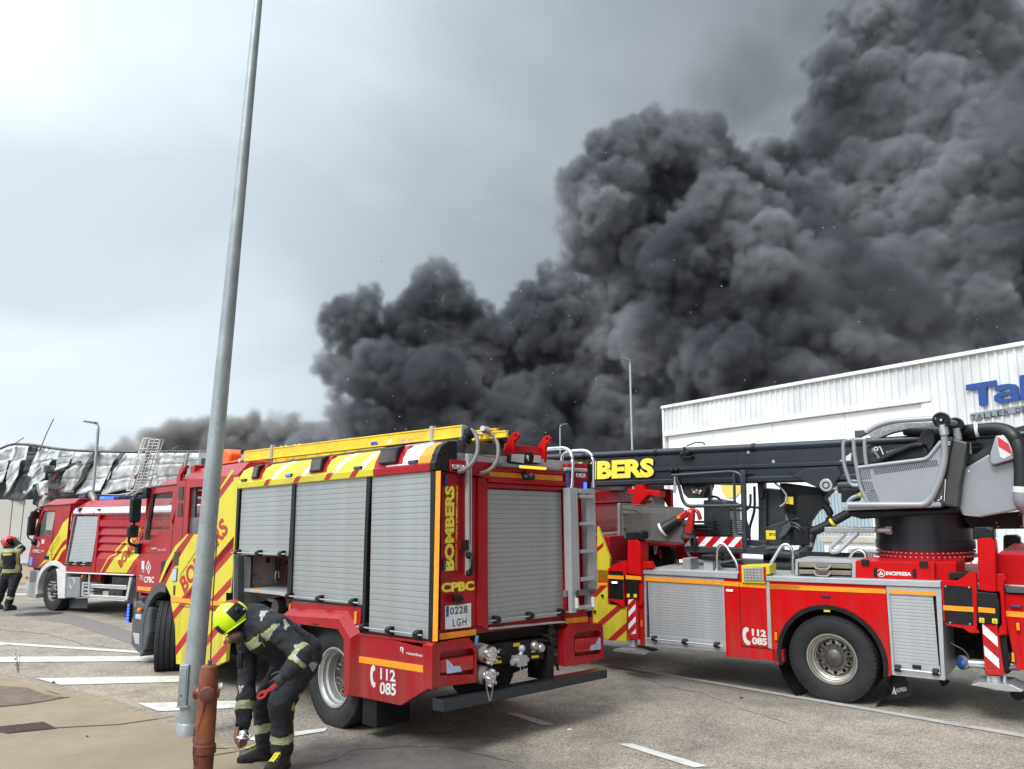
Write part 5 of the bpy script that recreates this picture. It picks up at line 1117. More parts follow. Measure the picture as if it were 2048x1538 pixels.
# ---------------------------------------------------------------- roof ladder (thing of its own)
lad = thing('extension_ladder', 'long yellow two-section extension ladder strapped flat on the roof of the nearest fire engine', 'ladder', (0.10062, 8.66091, 0), RE)
def beam(name, x0, x1, y, z00, z01, z10, z11, m, th=0.03):
    mb = MB(); vs = []
    for yy in (y - th / 2, y + th / 2): vs += [(x0, yy, z00), (x1, yy, z10), (x1, yy, z11), (x0, yy, z01)]
    mb.add(vs, [(0, 1, 2, 3), (7, 6, 5, 4), (0, 4, 5, 1), (1, 5, 6, 2), (2, 6, 7, 3), (3, 7, 4, 0)])
    for z in (0.0, 1.0):
        vs = []
        for xx, a, b in ((x0, z00, z01), (x1, z10, z11)):
            zz = a + (b - a) * (0.0 if z == 0 else 1.0); vs += [(xx, y - 0.022, zz - 0.008), (xx, y + 0.024, zz - 0.008), (xx, y + 0.024, zz + 0.008), (xx, y - 0.022, zz + 0.008)]
        mb.add(vs, [(0, 1, 2, 3), (4, 7, 6, 5), (0, 4, 5, 1), (1, 5, 6, 2), (2, 6, 7, 3), (3, 7, 4, 0)])
    return mb.build(name, m, lad, 0.003)
yn = 0.74
La, Lb, Lc, Ld = [(4.886,3.104),(4.763,3.258),(0.274,3.039),(0.275,3.152)]
zb = lambda x: La[1] + (Lc[1] - La[1]) * (x - La[0]) / (Lc[0] - La[0])
zt = lambda x: Lb[1] + (Ld[1] - Lb[1]) * (x - Lb[0]) / (Ld[0] - Lb[0])
xe = (0.054,3.069)[0]
beam('side_rail', xe, La[0], yn, zb(xe), zt(xe), zb(La[0]), zt(La[0]) - 0.02, LADY)
beam('side_rail', xe - 0.02, La[0], 0.28, zb(xe), zt(xe), zb(La[0]), zt(La[0]) - 0.02, LADY)
beam('side_rail', xe - 0.25, La[0] - 0.6, 0.36, zb(xe) + 0.005, zt(xe) - 0.05, zb(La[0]), zt(La[0]) - 0.06, LADY)
beam('side_rail', xe + 0.1, La[0] - 0.6, 0.66, zb(xe) + 0.005, zt(xe) - 0.03, zb(La[0]), zt(La[0]) - 0.06, LADY)
for k in range(15):
    x = xe + 0.12 + k * (La[0] - xe - 0.2) / 14
    TB('rung', [(x, 0.28, (zb(x) + zt(x)) / 2), (x, yn, (zb(x) + zt(x)) / 2)], 0.016, LADY if k else WPL, lad, 8)
for k in range(11):
    x = xe + 0.4 + k * (La[0] - xe - 0.8) / 11; zc = zb(x) + 0.045
    MB().lathe([(0.001, 0.006), (0.012, 0.004), (0.016, 0)], (x, yn + 0.015, zc), (0, 1, 0), 10).build('rivet', LADY, lad)
for u0, u1, m_ in ((940, 995, BLUE), (1057, 1086, WPL), (1140, 1168, ALUM), (1187, 1216, ALUM)):
    pass
st = [(1.692,3.095),(1.541,3.086),(1.351,3.089),(1.268,3.085),(1.11,3.074),(1.038,3.071),(0.983,3.066),(0.91,3.063),(5.149,3.621)]
for (a, b, m_) in ((0, 1, BLUE), (2, 3, WPL), (4, 5, ALUM), (6, 7, ALUM)):
    x0, x1 = st[a][0], st[b][0]; zc = (st[a][1] + st[b][1]) / 2
    sheet('sticker', [[(x0, zc - 0.022), (x1, zc - 0.022), (x1, zc + 0.022), (x0, zc + 0.022)]], yn + 0.016, m_, lad)
for u in [(4.059,3.203),(0.551,3.11)]:
    BX('strap_bracket', (u[0] - 0.025, yn - 0.02, zb(u[0]) - 0.02), (u[0] + 0.025, yn + 0.035, zt(u[0]) + 0.03), ALUM, lad, 0.004)
mb = MB()
for u in [(4.298,3.344),(4.17,3.333),(3.92,3.323),(3.797,3.313),(2.535,3.254),(0.691,3.251),(0.601,3.247)]:
    mb.tube(rnd([(u[0] - 0.05, 0.5, zt(u[0]) - 0.02), (u[0] - 0.03, 0.5, zt(u[0]) + 0.05), (u[0] + 0.05, 0.5, zt(u[0]) + 0.03), (u[0] + 0.04, 0.5, zt(u[0]) - 0.02)], 3), 0.008, 6)
mb.build('catch_hooks', ALU, lad, kind='stuff')
BX('foot_spike', (La[0], yn - 0.02, zb(La[0]) + 0.01), (La[0] + 0.09, yn + 0.02, zt(La[0]) - 0.03), ALUM, lad, 0.006)
MB().cyl((La[0] + 0.06, yn - 0.03, zt(La[0]) - 0.02), (La[0] + 0.06, yn + 0.03, zt(La[0]) - 0.02), 0.035, 14).build('foot_roller', BLK, lad)
BX('end_plate', (xe - 0.012, 0.70, zb(xe) - 0.01), (xe, 0.78, zt(xe)), ALUM, lad, 0.003)
MB().cyl((xe - 0.02, 0.5, zb(xe) + 0.1), (xe + 0.1, 0.30, zb(xe) + 0.11), 0.028, 10).build('end_roller', WPL, lad)
# ---------------------------------------------------------------- orange rescue stretcher on the roof
strz = thing('rescue_stretcher', 'orange plastic rescue tray on the front of the nearest engine roof, beside the lamp post', 'stretcher', (0.10062, 8.66091, 0), RE)
sq = (5.445,0.833,3.07)
MB().prism([(6.3, 0.15), (6.35, 0.75), (5.0, 0.78), (4.85, 0.15)], 3.10, 3.13, 'z').build('tray', ORP, strz, 0.01)
MB().prism([(5.45, 3.13), (6.25, 3.13), (6.18, 3.25), (6.0, 3.32), (5.6, 3.34), (5.42, 3.26)], 0.18, 0.72).build('hood', ORP, strz, 0.04)
for x in (5.2, 6.1): BX('roof_support', (x, 0.3, 3.04), (x + 0.05, 0.6, 3.10), BLP, strz)
MB().cyl((4.95, 0.77, 3.115), (4.95, 0.80, 3.115), 0.03, 10).build('carry_ring', WPL, strz)
# ---------------------------------------------------------------- aluminium folding ladder on the rear
fl = thing('folding_ladder', 'folded grey aluminium ladder hooked upright on the rear right corner of the nearest engine', 'ladder', (0.10062, 8.66091, 0), RE)
XL = -0.16
def rail(q, x0, x1, n=4):
    """ribbed aluminium ladder rail"""
    ys = [p[0] for p in q]; zs = [p[1] for p in q]
    y0, y1 = (q[0][0] + q[3][0]) / 2, (q[1][0] + q[2][0]) / 2; z0, z1 = (q[2][1] + q[3][1]) / 2, (q[0][1] + q[1][1]) / 2
    mb = MB(); mb.box((x0 + 0.006, y0, z0), (x1, y1, z1))
    for k in range(n): a = y0 + (y1 - y0) * (k + 0.15) / n; b = y0 + (y1 - y0) * (k + 0.85) / n; mb.box((x0, a, z0), (x0 + 0.006, b, z1))
    return mb.build('rail', ALUM, fl, 0.002)
rail([(-0.662,2.54),(-0.795,2.544),(-0.764,1.367),(-0.625,1.376)], XL, XL + 0.10)
rail([(-0.633,1.417),(-0.722,1.412),(-0.713,1.184),(-0.632,1.19)], XL, XL + 0.05, 2)
rail([(-1.009,2.537),(-1.155,2.549),(-1.138,1.399),(-0.978,1.408)], XL + 0.05, XL + 0.14)
rail([(-0.992,1.414),(-1.083,1.409),(-1.073,1.174),(-0.991,1.18)], XL + 0.08, XL + 0.13, 2)
for a, b in (((-0.13,-0.831,2.451), (-0.13,-1.075,2.456)), ((-0.13,-0.826,2.148), (-0.13,-1.073,2.147)), ((-0.13,-0.821,1.843), (-0.13,-1.071,1.84)), ((-0.13,-0.814,1.543), (-0.13,-1.066,1.533)), ((-0.13,-0.748,1.239), (-0.13,-1.003,1.231))):
    MB().box((a[0] - 0.015, a[1], min(a[2], b[2]) - 0.022), (a[0] + 0.02, b[1], max(a[2], b[2]) + 0.012)).build('rung', ALUM, fl, 0.006)
BX('head_plate', (-0.14,-0.83,2.538), tuple(Vector((-0.14,-1.022,2.484)) + Vector((0.03, 0, 0))), ALUM, fl)
q = [(-0.1,-0.605,1.423),(-0.1,-1.124,1.354)]
BX('mount_bar', (q[0][0], q[0][1], q[1][2]), (q[0][0] + 0.04, q[1][1], q[0][2]), GREYC, fl)
for c in ((-0.17,-0.731,1.395), (-0.17,-1.012,1.395)): MB().cyl(c, (c[0] + 0.05, c[1], c[2]), 0.028, 12).build('pivot', STEELD, fl, 0, 40)
for q in ([(-0.69,1.345),(-0.712,1.341),(-0.725,1.235),(-0.691,1.232)], [(-0.971,1.334),(-1.005,1.332),(-1.005,1.226),(-0.973,1.225)]): P('rubber_tip', q, -0.19, -0.15, WPL, fl, 'x', 0.004)


# ================================================================ ladder truck (aerial platform)
RL = Matrix(((-0.8027, -0.5961, -0.0181), (0.5964, -0.8019, -0.0361), (0.0070, -0.0398, 0.9992)))
LOC_L = (5.66264, 10.5221, 0.04)
lt = thing('ladder_truck', 'bright red ladder truck at the right with long dark boom and silver control seat', 'fire truck', LOC_L, RL)
H_ = 1.25
def lp(name, q, a, b, m, bevel=0.004, holes=(), parent=None, label=None, smooth=False): return P(name, q, a, b, m, parent or lt, 'y', bevel, holes, label, smooth)
# lower body: panels
lp('front_shutter_frame', [(3.763,1.43),(2.564,1.414),(2.576,0.466),(3.788,0.431)], 1.18, H_, ALUM, holes=[[(3.721,1.327),(2.593,1.317),(2.602,0.505),(3.744,0.502)]])
RR = 0.02
shutter(lt, (2.575, 3.700), 0.585, 1.365, H_ - 0.012, 0.036, ALUM)
BX('shutter_foot', (2.575, 1.22, 0.50), (3.705, 1.24, 0.59), ALUM, lt)
bar_rail(lt, 2.60, 3.72, 0.545, H_ - 0.012)
lp('top_rail', [(3.771,1.499),(2.352,1.504),(2.366,1.423),(3.765,1.43)], 1.10, H_ + 0.025, ALUM, 0.006)
lp('top_rail', [(2.032,1.478),(-0.044,1.506),(-0.041,1.438),(2.036,1.415)], 1.10, H_ + 0.025, ALUM, 0.006)
lp('body_panel', [(2.567,1.413),(2.35,1.413),(2.371,0.577),(1.828,0.564),(1.827,0.412),(2.59,0.407)], 1.15, H_, RED2)
lp('access_door', [(2.343,1.414),(1.989,1.411),(2.013,0.578),(2.372,0.567)], 1.15, H_ + 0.004, RED2, label='red hatch with white emergency number')
lp('door_strip', [(1.989,1.411),(1.945,1.41),(1.964,0.563),(2.014,0.571)], 1.2, H_ + 0.008, ALUM)
whx, whz = 1.245, 0.505
archpts = [(whx + 0.655 * math.cos(a), whz + 0.655 * math.sin(a)) for a in [R(-12) + R(204) * i / 22 for i in range(23)]]
pr = [(1.939,1.419),(0.546,1.424),(0.558,0.41),(0.713,0.411)]
rear_arch = [(1.96, 1.42), (1.965, 0.42)] + archpts + [(0.557, 0.41), (0.552, 1.425)]
lp('wheel_panel', rear_arch, 1.17, H_, RED2)
MB().prism(archpts + [(whx + 0.60 * math.cos(a), whz + 0.60 * math.sin(a)) for a in [R(-12) + R(204) * i / 22 for i in range(23)]][::-1], 0.75, H_ + 0.012).build('arch_lip', BLK, lt, 0.004)
MB().lathe([(0.68, 0), (0.68, 0.5)], (whx, 0.70, whz), (0, 1, 0), 40).build('arch_liner', BLK, lt)
for q in ([(3.739,1.384),(2.571,1.383),(2.574,1.332),(3.737,1.333)], [(2.571,1.381),(2.352,1.38),(2.356,1.323),(2.574,1.325)], [(2.345,1.38),(1.995,1.374),(1.998,1.32),(2.348,1.323)], [(1.944,1.374),(1.559,1.372),(1.563,1.319),(1.944,1.321)], [(1.941,1.375),(0.549,1.389),(0.553,1.334),(1.945,1.317)], [(0.516,1.385),(0.017,1.385),(0.017,1.346),(0.52,1.339)]):
    lp('side_tape', q, H_, H_ + 0.0065, ORA, 0)
lp('rear_locker', [(0.546,1.424),(-0.043,1.43),(0.002,0.407),(0.556,0.403)], 1.15, H_ + 0.004, ALUM, holes=[[(0.517,1.331),(0.02,1.337),(0.039,0.453),(0.526,0.453)]])
shutter(lt, (0.055, 0.535), 0.56, 1.355, H_ - 0.015, 0.0385, ALUM)
BX('shutter_foot', (0.045, 1.215, 0.455), (0.54, 1.232, 0.56), ALUM, lt)
bar_rail(lt, 0.045, 0.53, 0.485, H_ - 0.018, clips=2)
BX('shutter_latch', (0.24, 1.232, 0.50), (0.335, 1.25, 0.545), BLP, lt, 0.01)
BX('locker_side', (-0.005, 0.45, 0.425), (0.0, 1.24, 1.42), ALUM, lt, 0.003)
BX('body_core', (0.56, -1.2, 0.9), (3.76, 0.65, 1.42), BLK, lt)
BX('body_core', (2.0, -1.2, 0.45), (3.72, 1.16, 1.42), BLK, lt)
BX('body_core', (0.01, -1.2, 0.45), (0.54, 1.19, 1.42), BLK, lt)
BX('deck', (-1.9, -1.23, 1.42), (3.76, 1.12, 1.485), ALUM, lt)
BX('chassis_frame', (-2.2, -0.45, 0.62), (6.8, 0.45, 0.95), BLK, lt)
# red compartment line work, lamps
sheet('door_line', [[(2.35,1.413),(2.343,1.414),(2.365,0.564),(2.372,0.564)], [(2.372,0.564),(1.969,0.566),(1.969,0.56),(2.372,0.557)]], H_ + 0.0045, BLP, lt)
def led(q, m, nm='marker_lamp', t=H_, n=0):
    b = lp(nm, q, t - 0.002, t + 0.014, BLP, 0.004); c = (sum(p[0] for p in q) / 4, sum(p[1] for p in q) / 4)
    lp('lens', [(c[0] + (p[0] - c[0]) * 0.85, c[1] + (p[1] - c[1]) * 0.8) for p in q], t + 0.012, t + 0.019, m, 0.002, parent=b); return b
led([(2.537,1.281),(2.433,1.281),(2.434,1.258),(2.538,1.257)], BLUW); led([(1.304,1.279),(1.195,1.28),(1.197,1.256),(1.306,1.255)], BLUO); led([(-0.704,1.29),(-0.819,1.289),(-0.817,1.263),(-0.701,1.261)], BLUO)
led([(1.916,0.793),(1.879,0.793),(1.884,0.664),(1.921,0.667)], AMB); led([(1.92,0.787),(1.879,0.789),(1.884,0.663),(1.922,0.664)], AMB) if False else None
led([(3.819,0.795),(3.794,0.796),(3.799,0.682),(3.824,0.684)], AMB); led([(-0.672,0.793),(-0.703,0.794),(-0.699,0.671),(-0.667,0.673)], AMB); led([(-0.743,1.113),(-0.78,1.114),(-0.775,1.011),(-0.741,1.011)], AMB)
sheet('warning_label', [[(1.286,1.107),(1.212,1.109),(1.212,1.076),(1.287,1.074)]], H_ + 0.001, YST, lt)
hq = [(2.347,0.807),(2.258,0.604)]
handset(lt, (hq[0][0], hq[0][1]), 0.225, H_ + 0.0055, WPL)
def ltext(txt, q, y, m, bold=0.03, sp=1.0, th=0.0, parent=None):
    return text('lettering', txt, (q[0][0], y, q[0][1]), (q[1][0], y, q[1][1]), (q[2][0], y, q[2][1]), m, parent or lt, bold, th, sp)
ltext('112', [(2.217,0.709),(2.031,0.706),(2.215,0.796)], H_ + 0.006, WPL, 0.05)
ltext('085', [(2.223,0.599),(2.025,0.599),(2.218,0.691)], H_ + 0.006, WPL, 0.05)
wheel(lt, (whx, 1.06, whz), 1, 0.522, 0.33, 0.292, RIM2, dish=0.13, hub=0.115, hubl=0.05)
wheel(lt, (whx, 0.70, whz), 1, 0.522, 0.30, 0.292, RIM2, treadn=36)
wheel(lt, (whx, -1.06, whz + 0.05), -1, 0.522, 0.33, 0.292, RIM2, treadn=36)
wheel(lt, (5.9, 1.05, whz), 1, 0.522, 0.33, 0.292, RIM2, convex=True, treadn=36)
wheel(lt, (5.9, -1.05, whz + 0.05), -1, 0.522, 0.33, 0.292, RIM2, convex=True, treadn=36)
mf = [(0.686,0.361),(0.445,0.372),(0.398,0.153),(0.577,0.088),(0.622,0.117)]
lp('mud_flap', mf, 1.08, 1.10, BLK, 0.004)
ltext('INCIPRESA', [(0.554,0.176),(0.443,0.211),(0.556,0.221)], 1.102, WPL, 0.0)
sheet('emblem', [[(0.606,0.155),(0.578,0.243),(0.558,0.154),(0.574,0.156),(0.582,0.201),(0.592,0.154)]], 1.1012, WPL, lt)
lp('mud_flap', [(0.185,0.266),(0.064,0.283),(0.063,0.248),(0.145,0.19)], 0.58, 0.60, BLK)
MB().cyl((0.2, 0.0, 0.52), (0.2, 0.6, 0.52), 0.16, 14).build('axle', BLK, lt)
# yellow and red front quarter beside the first outrigger
BX('cab_quarter_core', (4.34, -1.2, 0.45), (4.70, 1.20, 1.45), RED2, lt)
lp('front_quarter', [(4.6,1.228),(4.351,1.241),(4.356,0.958),(4.108,0.96),(4.046,0.942),(4.07,0.464),(4.628,0.45)], 1.20, H_, YEL, 0.004)
lp('front_quarter', [(4.527,2.085),(4.502,2.047),(4.408,1.821),(4.33,1.615),(4.349,1.287),(4.558,1.271)], 1.14, 1.20, YEL, 0.004)
fq = [(4.6,1.228),(4.351,1.241),(4.356,0.958),(4.108,0.96),(4.046,0.942),(4.07,0.464),(4.628,0.45)]
sb = [(4.555,0.632),(4.129,0.967),(4.344,0.439),(4.046,0.691),(4.606,1.058),(4.4,1.238)]
sheet('red_stripe', [band(fq, sb[0], sb[1], 0.075), band(fq, sb[2], sb[3], 0.08), band(fq, sb[4], sb[5], 0.07)], H_ + 0.001, STRIPE, lt)
sheet('red_stripe', [[(4.546,1.767),(4.422,1.855),(4.434,1.788),(4.549,1.7)]], 1.201, STRIPE, lt)
lp('side_tape', [(4.598,1.262),(4.35,1.274),(4.351,1.235),(4.6,1.224)], H_, H_ + 0.006, ORA, 0)
for q in ((4.438,1.262,1.083), (4.577,1.262,0.848)): MB().cyl((q[0], 1.24, q[2]), (q[0], 1.275, q[2]), 0.02, 10).build('hatch_knob', BLP, lt)
# cab of the ladder truck (seen between the engine and the first outrigger)
BX('cab', (4.72, -1.12, 0.6), (6.7, 1.20, 2.42), RED, lt, 0.05)
rb = [(4.72, -1.12, 2.42), (4.72, 1.15, 2.42)]
frustum('cab_roof', (4.72, 6.6, -1.12, 1.18, 2.42), (4.78, 6.2, -0.95, 0.95, 2.62), RED, lt, 0.03)
for z in (2.0, 2.12): BX('cab_rib', (4.70, -0.95, z), (4.72, 1.0, z + 0.04), RED, lt, 0.01)
BX('tread_strip', (4.60, -1.0, 1.93), (4.72, 1.12, 1.965), ALUM, lt)
nq = (4.585,1.1,2.142)
BX('notice', (4.700, 0.80, 1.74), (4.718, 0.95, 1.90), WPL, lt, 0)
BX('cab_back', (4.40, -1.0, 0.9), (4.72, 1.05, 1.93), RED, lt, 0.01)
BX('equipment_bay', (3.2, -1.15, 1.44), (4.4, -1.05, 1.95), RED, lt)
# boom rest
lp('boom_rest', [(4.237,2.694),(4.108,2.696),(4.081,2.621),(3.809,2.582),(3.824,2.498),(4.009,2.548),(4.136,2.442),(4.166,2.383),(4.324,2.399),(4.255,2.554),(4.377,2.574),(4.375,2.636),(4.24,2.632)], 0.30, 0.50, RED2, 0.008)
lp('boom_rest', [(4.152,2.628),(3.969,2.614),(3.977,2.325),(4.017,2.32),(4.156,2.534)], -0.3, -0.2, RED2, 0.008)
# perforated guard panel
gp = [(4.437,2.415),(3.392,2.342),(3.418,1.821),(4.46,1.868)]
MESHG = mat('perforated_grey_panel', (0.14, 0.135, 0.125), 0.5, metal=0.3, var=0.12, scale=3, dirt=0.4)
gpan = lp('guard_panel', gp, 0.585, 0.60, MESHG, 0.002)
lp('panel_upright', [(4.481,2.415),(4.437,2.419),(4.46,1.862),(4.503,1.868)], 0.56, 0.64, ALU, 0.004)
lp('panel_upright', [(4.503,2.382),(4.482,2.384),(4.502,1.883),(4.521,1.885)], 0.57, 0.60, ALUM, 0.004)
sheet('panel_fold', [[(4.44,2.333),(4.173,2.304),(4.091,2.227),(4.104,2.227),(4.182,2.294),(4.441,2.325)], [(4.459,1.88),(3.428,1.833),(3.428,1.827),(4.459,1.874)], [(4.437,2.403),(3.59,2.349),(3.59,2.343),(4.438,2.397)]], 0.601, BLK, lt)
mb = MB()
(x1_, z1_), (x0_, z0_) = [(4.417,2.287),(3.455,1.906)]
for i in range(58):
    for j in range(22):
        x = x0_ + 0.25 + (x1_ - x0_ - 0.27) * i / 57; z = z0_ + 0.02 + (z1_ - z0_ - 0.04) * (j + 0.5 * (i % 2)) / 22
        if i < 20 and (i + j) % 3: continue
        mb.add([(x - 0.005, 0.6012, z), (x, 0.6012, z - 0.006), (x + 0.005, 0.6012, z), (x, 0.6012, z + 0.006)], [(0, 1, 2, 3)])
mb.build('perforations', BLK, gpan, kind='stuff')
for q in ((4.407,0.62,2.262), (4.416,0.62,2.039)): MB().cyl((q[0], 0.60, q[2]), (q[0] - 0.05, 0.63, q[2]), 0.012, 8).build('latch_pin', CHR, lt)
lp('reel_frame', [(4.633,1.828),(3.603,1.789),(3.604,1.76),(4.634,1.797)], 0.1, 0.5, RED2)
for (cxy, r_) in (((4.643,0.3,1.666), 0.20), ((4.101,0,1.61), 0.26)):
    MB().lathe([(r_ * 0.35, -0.1), (r_ * 0.5, -0.11), (r_ * 0.95, -0.10), (r_, -0.05), (r_, 0.05), (r_ * 0.95, 0.10), (r_ * 0.5, 0.11), (r_ * 0.35, 0.10)], (cxy[0], cxy[1], cxy[2]), (0, 1, 0), 24).build('hose_reel', BLK, lt, 0, 40)
lp('bracket', [(4.224,1.776),(4.157,1.778),(4.177,1.569),(4.212,1.558)], 0.25, 0.3, ALUM); lp('bracket', [(4.062,1.78),(3.995,1.781),(4.042,1.613),(4.058,1.622)], 0.25, 0.3, ALUM)
for x in (3.35, 3.62, 3.9): BX('bay_post', (x, -0.9, 1.44), (x + 0.05, -0.85, 1.9), RED, lt)
lp('chevron_edge', [(4.11,1.707),(4.088,1.686),(3.994,1.476),(4.029,1.475)], -0.95, -0.9, WPL)

# ---- outriggers
def chevrons(name, q, y, n, flip=False, parent=None):
    """red and white warning plate: white plate, red bars clipped to it"""
    xs = [p[0] for p in q]; zs = [p[1] for p in q]
    pl_ = lp(name, q, y, y + 0.006, WHT, 0.001, parent=parent)
    cx_, cz_ = sum(xs) / 4, sum(zs) / 4; Lg = max(max(xs) - min(xs), max(zs) - min(zs)); pitch = Lg / n
    s_ = -1 if flip else 1; out = []
    for k in range(-n * 2, n * 2 + 1):
        if max(xs) - min(xs) > max(zs) - min(zs): c = (cx_ + k * pitch, cz_)
        else: c = (cx_, cz_ + k * pitch)
        b_ = band(q, c, (c[0] + s_ * 1.0, c[1] - 1.0), pitch * 0.5 * 0.75)
        if len(b_) > 2: out.append(b_)
    for b_ in out: sheet('red_bar', [b_], y + 0.0065, RED2, pl_)
    return pl_
# front outrigger
lp('outrigger_column', [(3.946,1.905),(3.782,1.908),(3.747,1.867),(3.738,1.794),(3.755,1.404),(3.974,1.427)], 1.10, 1.34, RED2, 0.015)
lp('column_cap', [(3.977,2.026),(3.742,2.032),(3.709,2.011),(3.714,1.912),(3.982,1.907)], 1.12, 1.34, BLP, 0.02)
lp('outrigger_bracket', [(4.311,1.484),(4.236,1.528),(4.152,1.568),(4.065,1.597),(3.997,1.606),(4.005,1.408),(4.053,1.387),(4.06,0.966),(4.109,0.949),(4.176,0.995),(4.335,1.037)], 1.20, 1.29, RED2, 0.01, holes=[[(4.304,1.454),(4.063,1.449),(4.076,1.046),(4.324,1.051)]])
lp('outrigger_bracket', [(3.771,1.596),(3.627,1.608),(3.579,1.512),(3.745,1.501),(3.766,1.022),(3.799,0.975),(3.843,0.999),(3.821,1.416),(3.78,1.399)], 1.18, 1.30, RED2, 0.01)
lp('black_plate', [(4.304,1.454),(4.063,1.449),(4.076,1.046),(4.324,1.051)], 1.24, 1.285, BLP, 0.004)
lp('black_box', [(4.211,1.592),(4.104,1.592),(4.229,1.528),(4.273,1.53)], 1.1, 1.22, BLP)
lp('guard_flap', [(3.995,1.377),(3.808,1.375),(3.812,1.097),(3.855,1.084),(3.861,1.102),(3.956,1.103),(3.957,1.089),(3.995,1.09)], 1.30, 1.345, BLP, 0.006)
lp('side_tape', [(4.318,1.391),(4.052,1.388),(4.054,1.337),(4.32,1.339)], 1.292, 1.298, ORA, 0)
lp('side_tape', [(3.988,1.407),(3.744,1.4),(3.746,1.35),(3.991,1.351)], 1.345, 1.352, ORA, 0)
led([(4.256,1.301),(4.153,1.303),(4.154,1.277),(4.257,1.275)], BLUW, t=1.286)
sheet('warning_label', [[(3.983,1.146),(3.937,1.149),(3.939,1.102),(3.985,1.099)]], 1.347, YST, lt); sheet('warning_label', [[(3.874,1.149),(3.825,1.152),(3.827,1.105),(3.876,1.102)]], 1.347, YST, lt)
lp('outrigger_leg', [(4,1.082),(3.833,1.081),(3.845,0.527),(4.011,0.53)], 1.13, 1.31, RED2, 0.008)
chevrons('warning_plate', [(3.977,1.063),(3.864,1.081),(3.877,0.597),(3.994,0.58)], 1.315, 3)
lp('leg_foot_block', [(4.017,0.578),(3.843,0.579),(3.838,0.519),(4.016,0.517)], 1.12, 1.325, RED2, 0.006)
lp('outrigger_beam', [(3.843,1.065),(3.76,1.059),(3.776,0.433),(3.85,0.437)], 1.1, 1.26, RED2, 0.006)
MB().cyl((3.985, 1.22, 0.50), (3.985, 1.22, 0.40), 0.07, 16).build('foot_cylinder', ALU, lt, 0, 40)
MB().prism([(4.20, 0.365), (4.10, 0.39), (3.86, 0.395), (3.68, 0.36), (3.70, 0.34), (4.20, 0.345)], 1.02, 1.42).build('foot_plate', ALU, lt, 0.006)
lp('foot_point', [(3.679,0.455),(3.554,0.445),(3.596,0.399),(3.71,0.435)], 1.36, 1.42, BLP)
# rear outrigger
lp('outrigger_column', [(-0.455,1.998),(-0.603,2.014),(-0.625,1.974),(-0.627,1.88),(-0.594,1.424),(-0.434,1.435)], 1.10, 1.34, RED2, 0.015)
lp('column_cap', [(-0.419,2.116),(-0.578,2.125),(-0.628,2.105),(-0.624,1.992),(-0.415,1.988)], 1.12, 1.33, BLP, 0.02)
lp('outrigger_bracket', [(-0.059,1.521),(-0.203,1.521),(-0.301,1.58),(-0.348,1.62),(-0.415,1.626),(-0.366,1.003),(-0.389,0.967),(-0.292,0.963),(-0.235,1.005),(-0.063,1.026),(-0.042,1.086)], 1.20, 1.29, RED2, 0.01, holes=[[(-0.074,1.47),(-0.359,1.46),(-0.338,1.038),(-0.054,1.045)]])
lp('outrigger_bracket', [(-0.591,1.617),(-0.681,1.624),(-0.711,1.565),(-0.677,1.55),(-0.664,1.477),(-0.654,1.092),(-0.656,0.974),(-0.569,0.954),(-0.579,1.034),(-0.612,1.076),(-0.624,1.421),(-0.584,1.432)], 1.18, 1.30, RED2, 0.01)
lp('black_plate', [(-0.074,1.47),(-0.359,1.46),(-0.338,1.038),(-0.054,1.045)], 1.24, 1.285, BLP, 0.004)
lp('black_box', [(-0.115,1.6),(-0.31,1.608),(-0.23,1.539),(-0.114,1.528)], 1.0, 1.15, BLP)
lp('guard_flap', [(-0.408,1.418),(-0.598,1.413),(-0.613,1.321),(-0.596,1.096),(-0.581,1.081),(-0.394,1.085),(-0.378,1.119)], 1.30, 1.345, BLP, 0.006)
lp('side_tape', [(-0.052,1.245),(-0.356,1.245),(-0.352,1.191),(-0.048,1.191)], 1.29, 1.296, ORA, 0)
lp('side_tape', [(-0.408,1.256),(-0.57,1.251),(-0.566,1.198),(-0.405,1.202)], 1.345, 1.352, ORA, 0)
for q in ([(-0.409,1.141),(-0.456,1.141),(-0.453,1.089),(-0.405,1.09)], [(-0.531,1.142),(-0.58,1.142),(-0.577,1.09),(-0.529,1.092)]):
    s_ = sheet('warning_label', [q], 1.347, YST, lt); c = (sum(p[0] for p in q) / 4, sum(p[1] for p in q) / 4)
    P('warning_triangle', [(c[0] - 0.017, c[1] - 0.014), (c[0] + 0.017, c[1] - 0.014), (c[0], c[1] + 0.017)], 1.3486, 1.3496, BLP, s_, bevel=0, holes=[[(c[0] - 0.010, c[1] - 0.010), (c[0] + 0.010, c[1] - 0.010), (c[0], c[1] + 0.010)]])
for q in [(-0.093,1.3,1.457),(-0.329,1.3,1.458),(-0.108,1.3,1.058),(-0.303,1.3,1.057)]: MB().cyl((q[0], 1.28, q[2]), (q[0], 1.292, q[2]), 0.010, 8).build('plate_bolt', ALU, lt)
lp('outrigger_leg', [(-0.42,1.069),(-0.57,1.078),(-0.593,0.544),(-0.409,0.536)], 1.13, 1.31, RED2, 0.008)
chevrons('warning_plate', [(-0.429,1.075),(-0.565,1.077),(-0.552,0.608),(-0.42,0.606)], 1.315, 2, True)
lp('leg_foot_block', [(-0.411,0.599),(-0.573,0.601),(-0.579,0.537),(-0.408,0.533)], 1.12, 1.325, RED2, 0.006)
lp('outrigger_beam', [(-0.569,1.068),(-0.65,1.075),(-0.632,0.601),(-0.592,0.545),(-0.553,0.54)], 1.05, 1.25, BLP, 0.006)
fc = (-0.489,1.22,0.462)
MB().cyl((fc[0], 1.22, 0.52), (fc[0], 1.22, 0.37), 0.075, 16).build('foot_cylinder', ALU, lt, 0, 40)
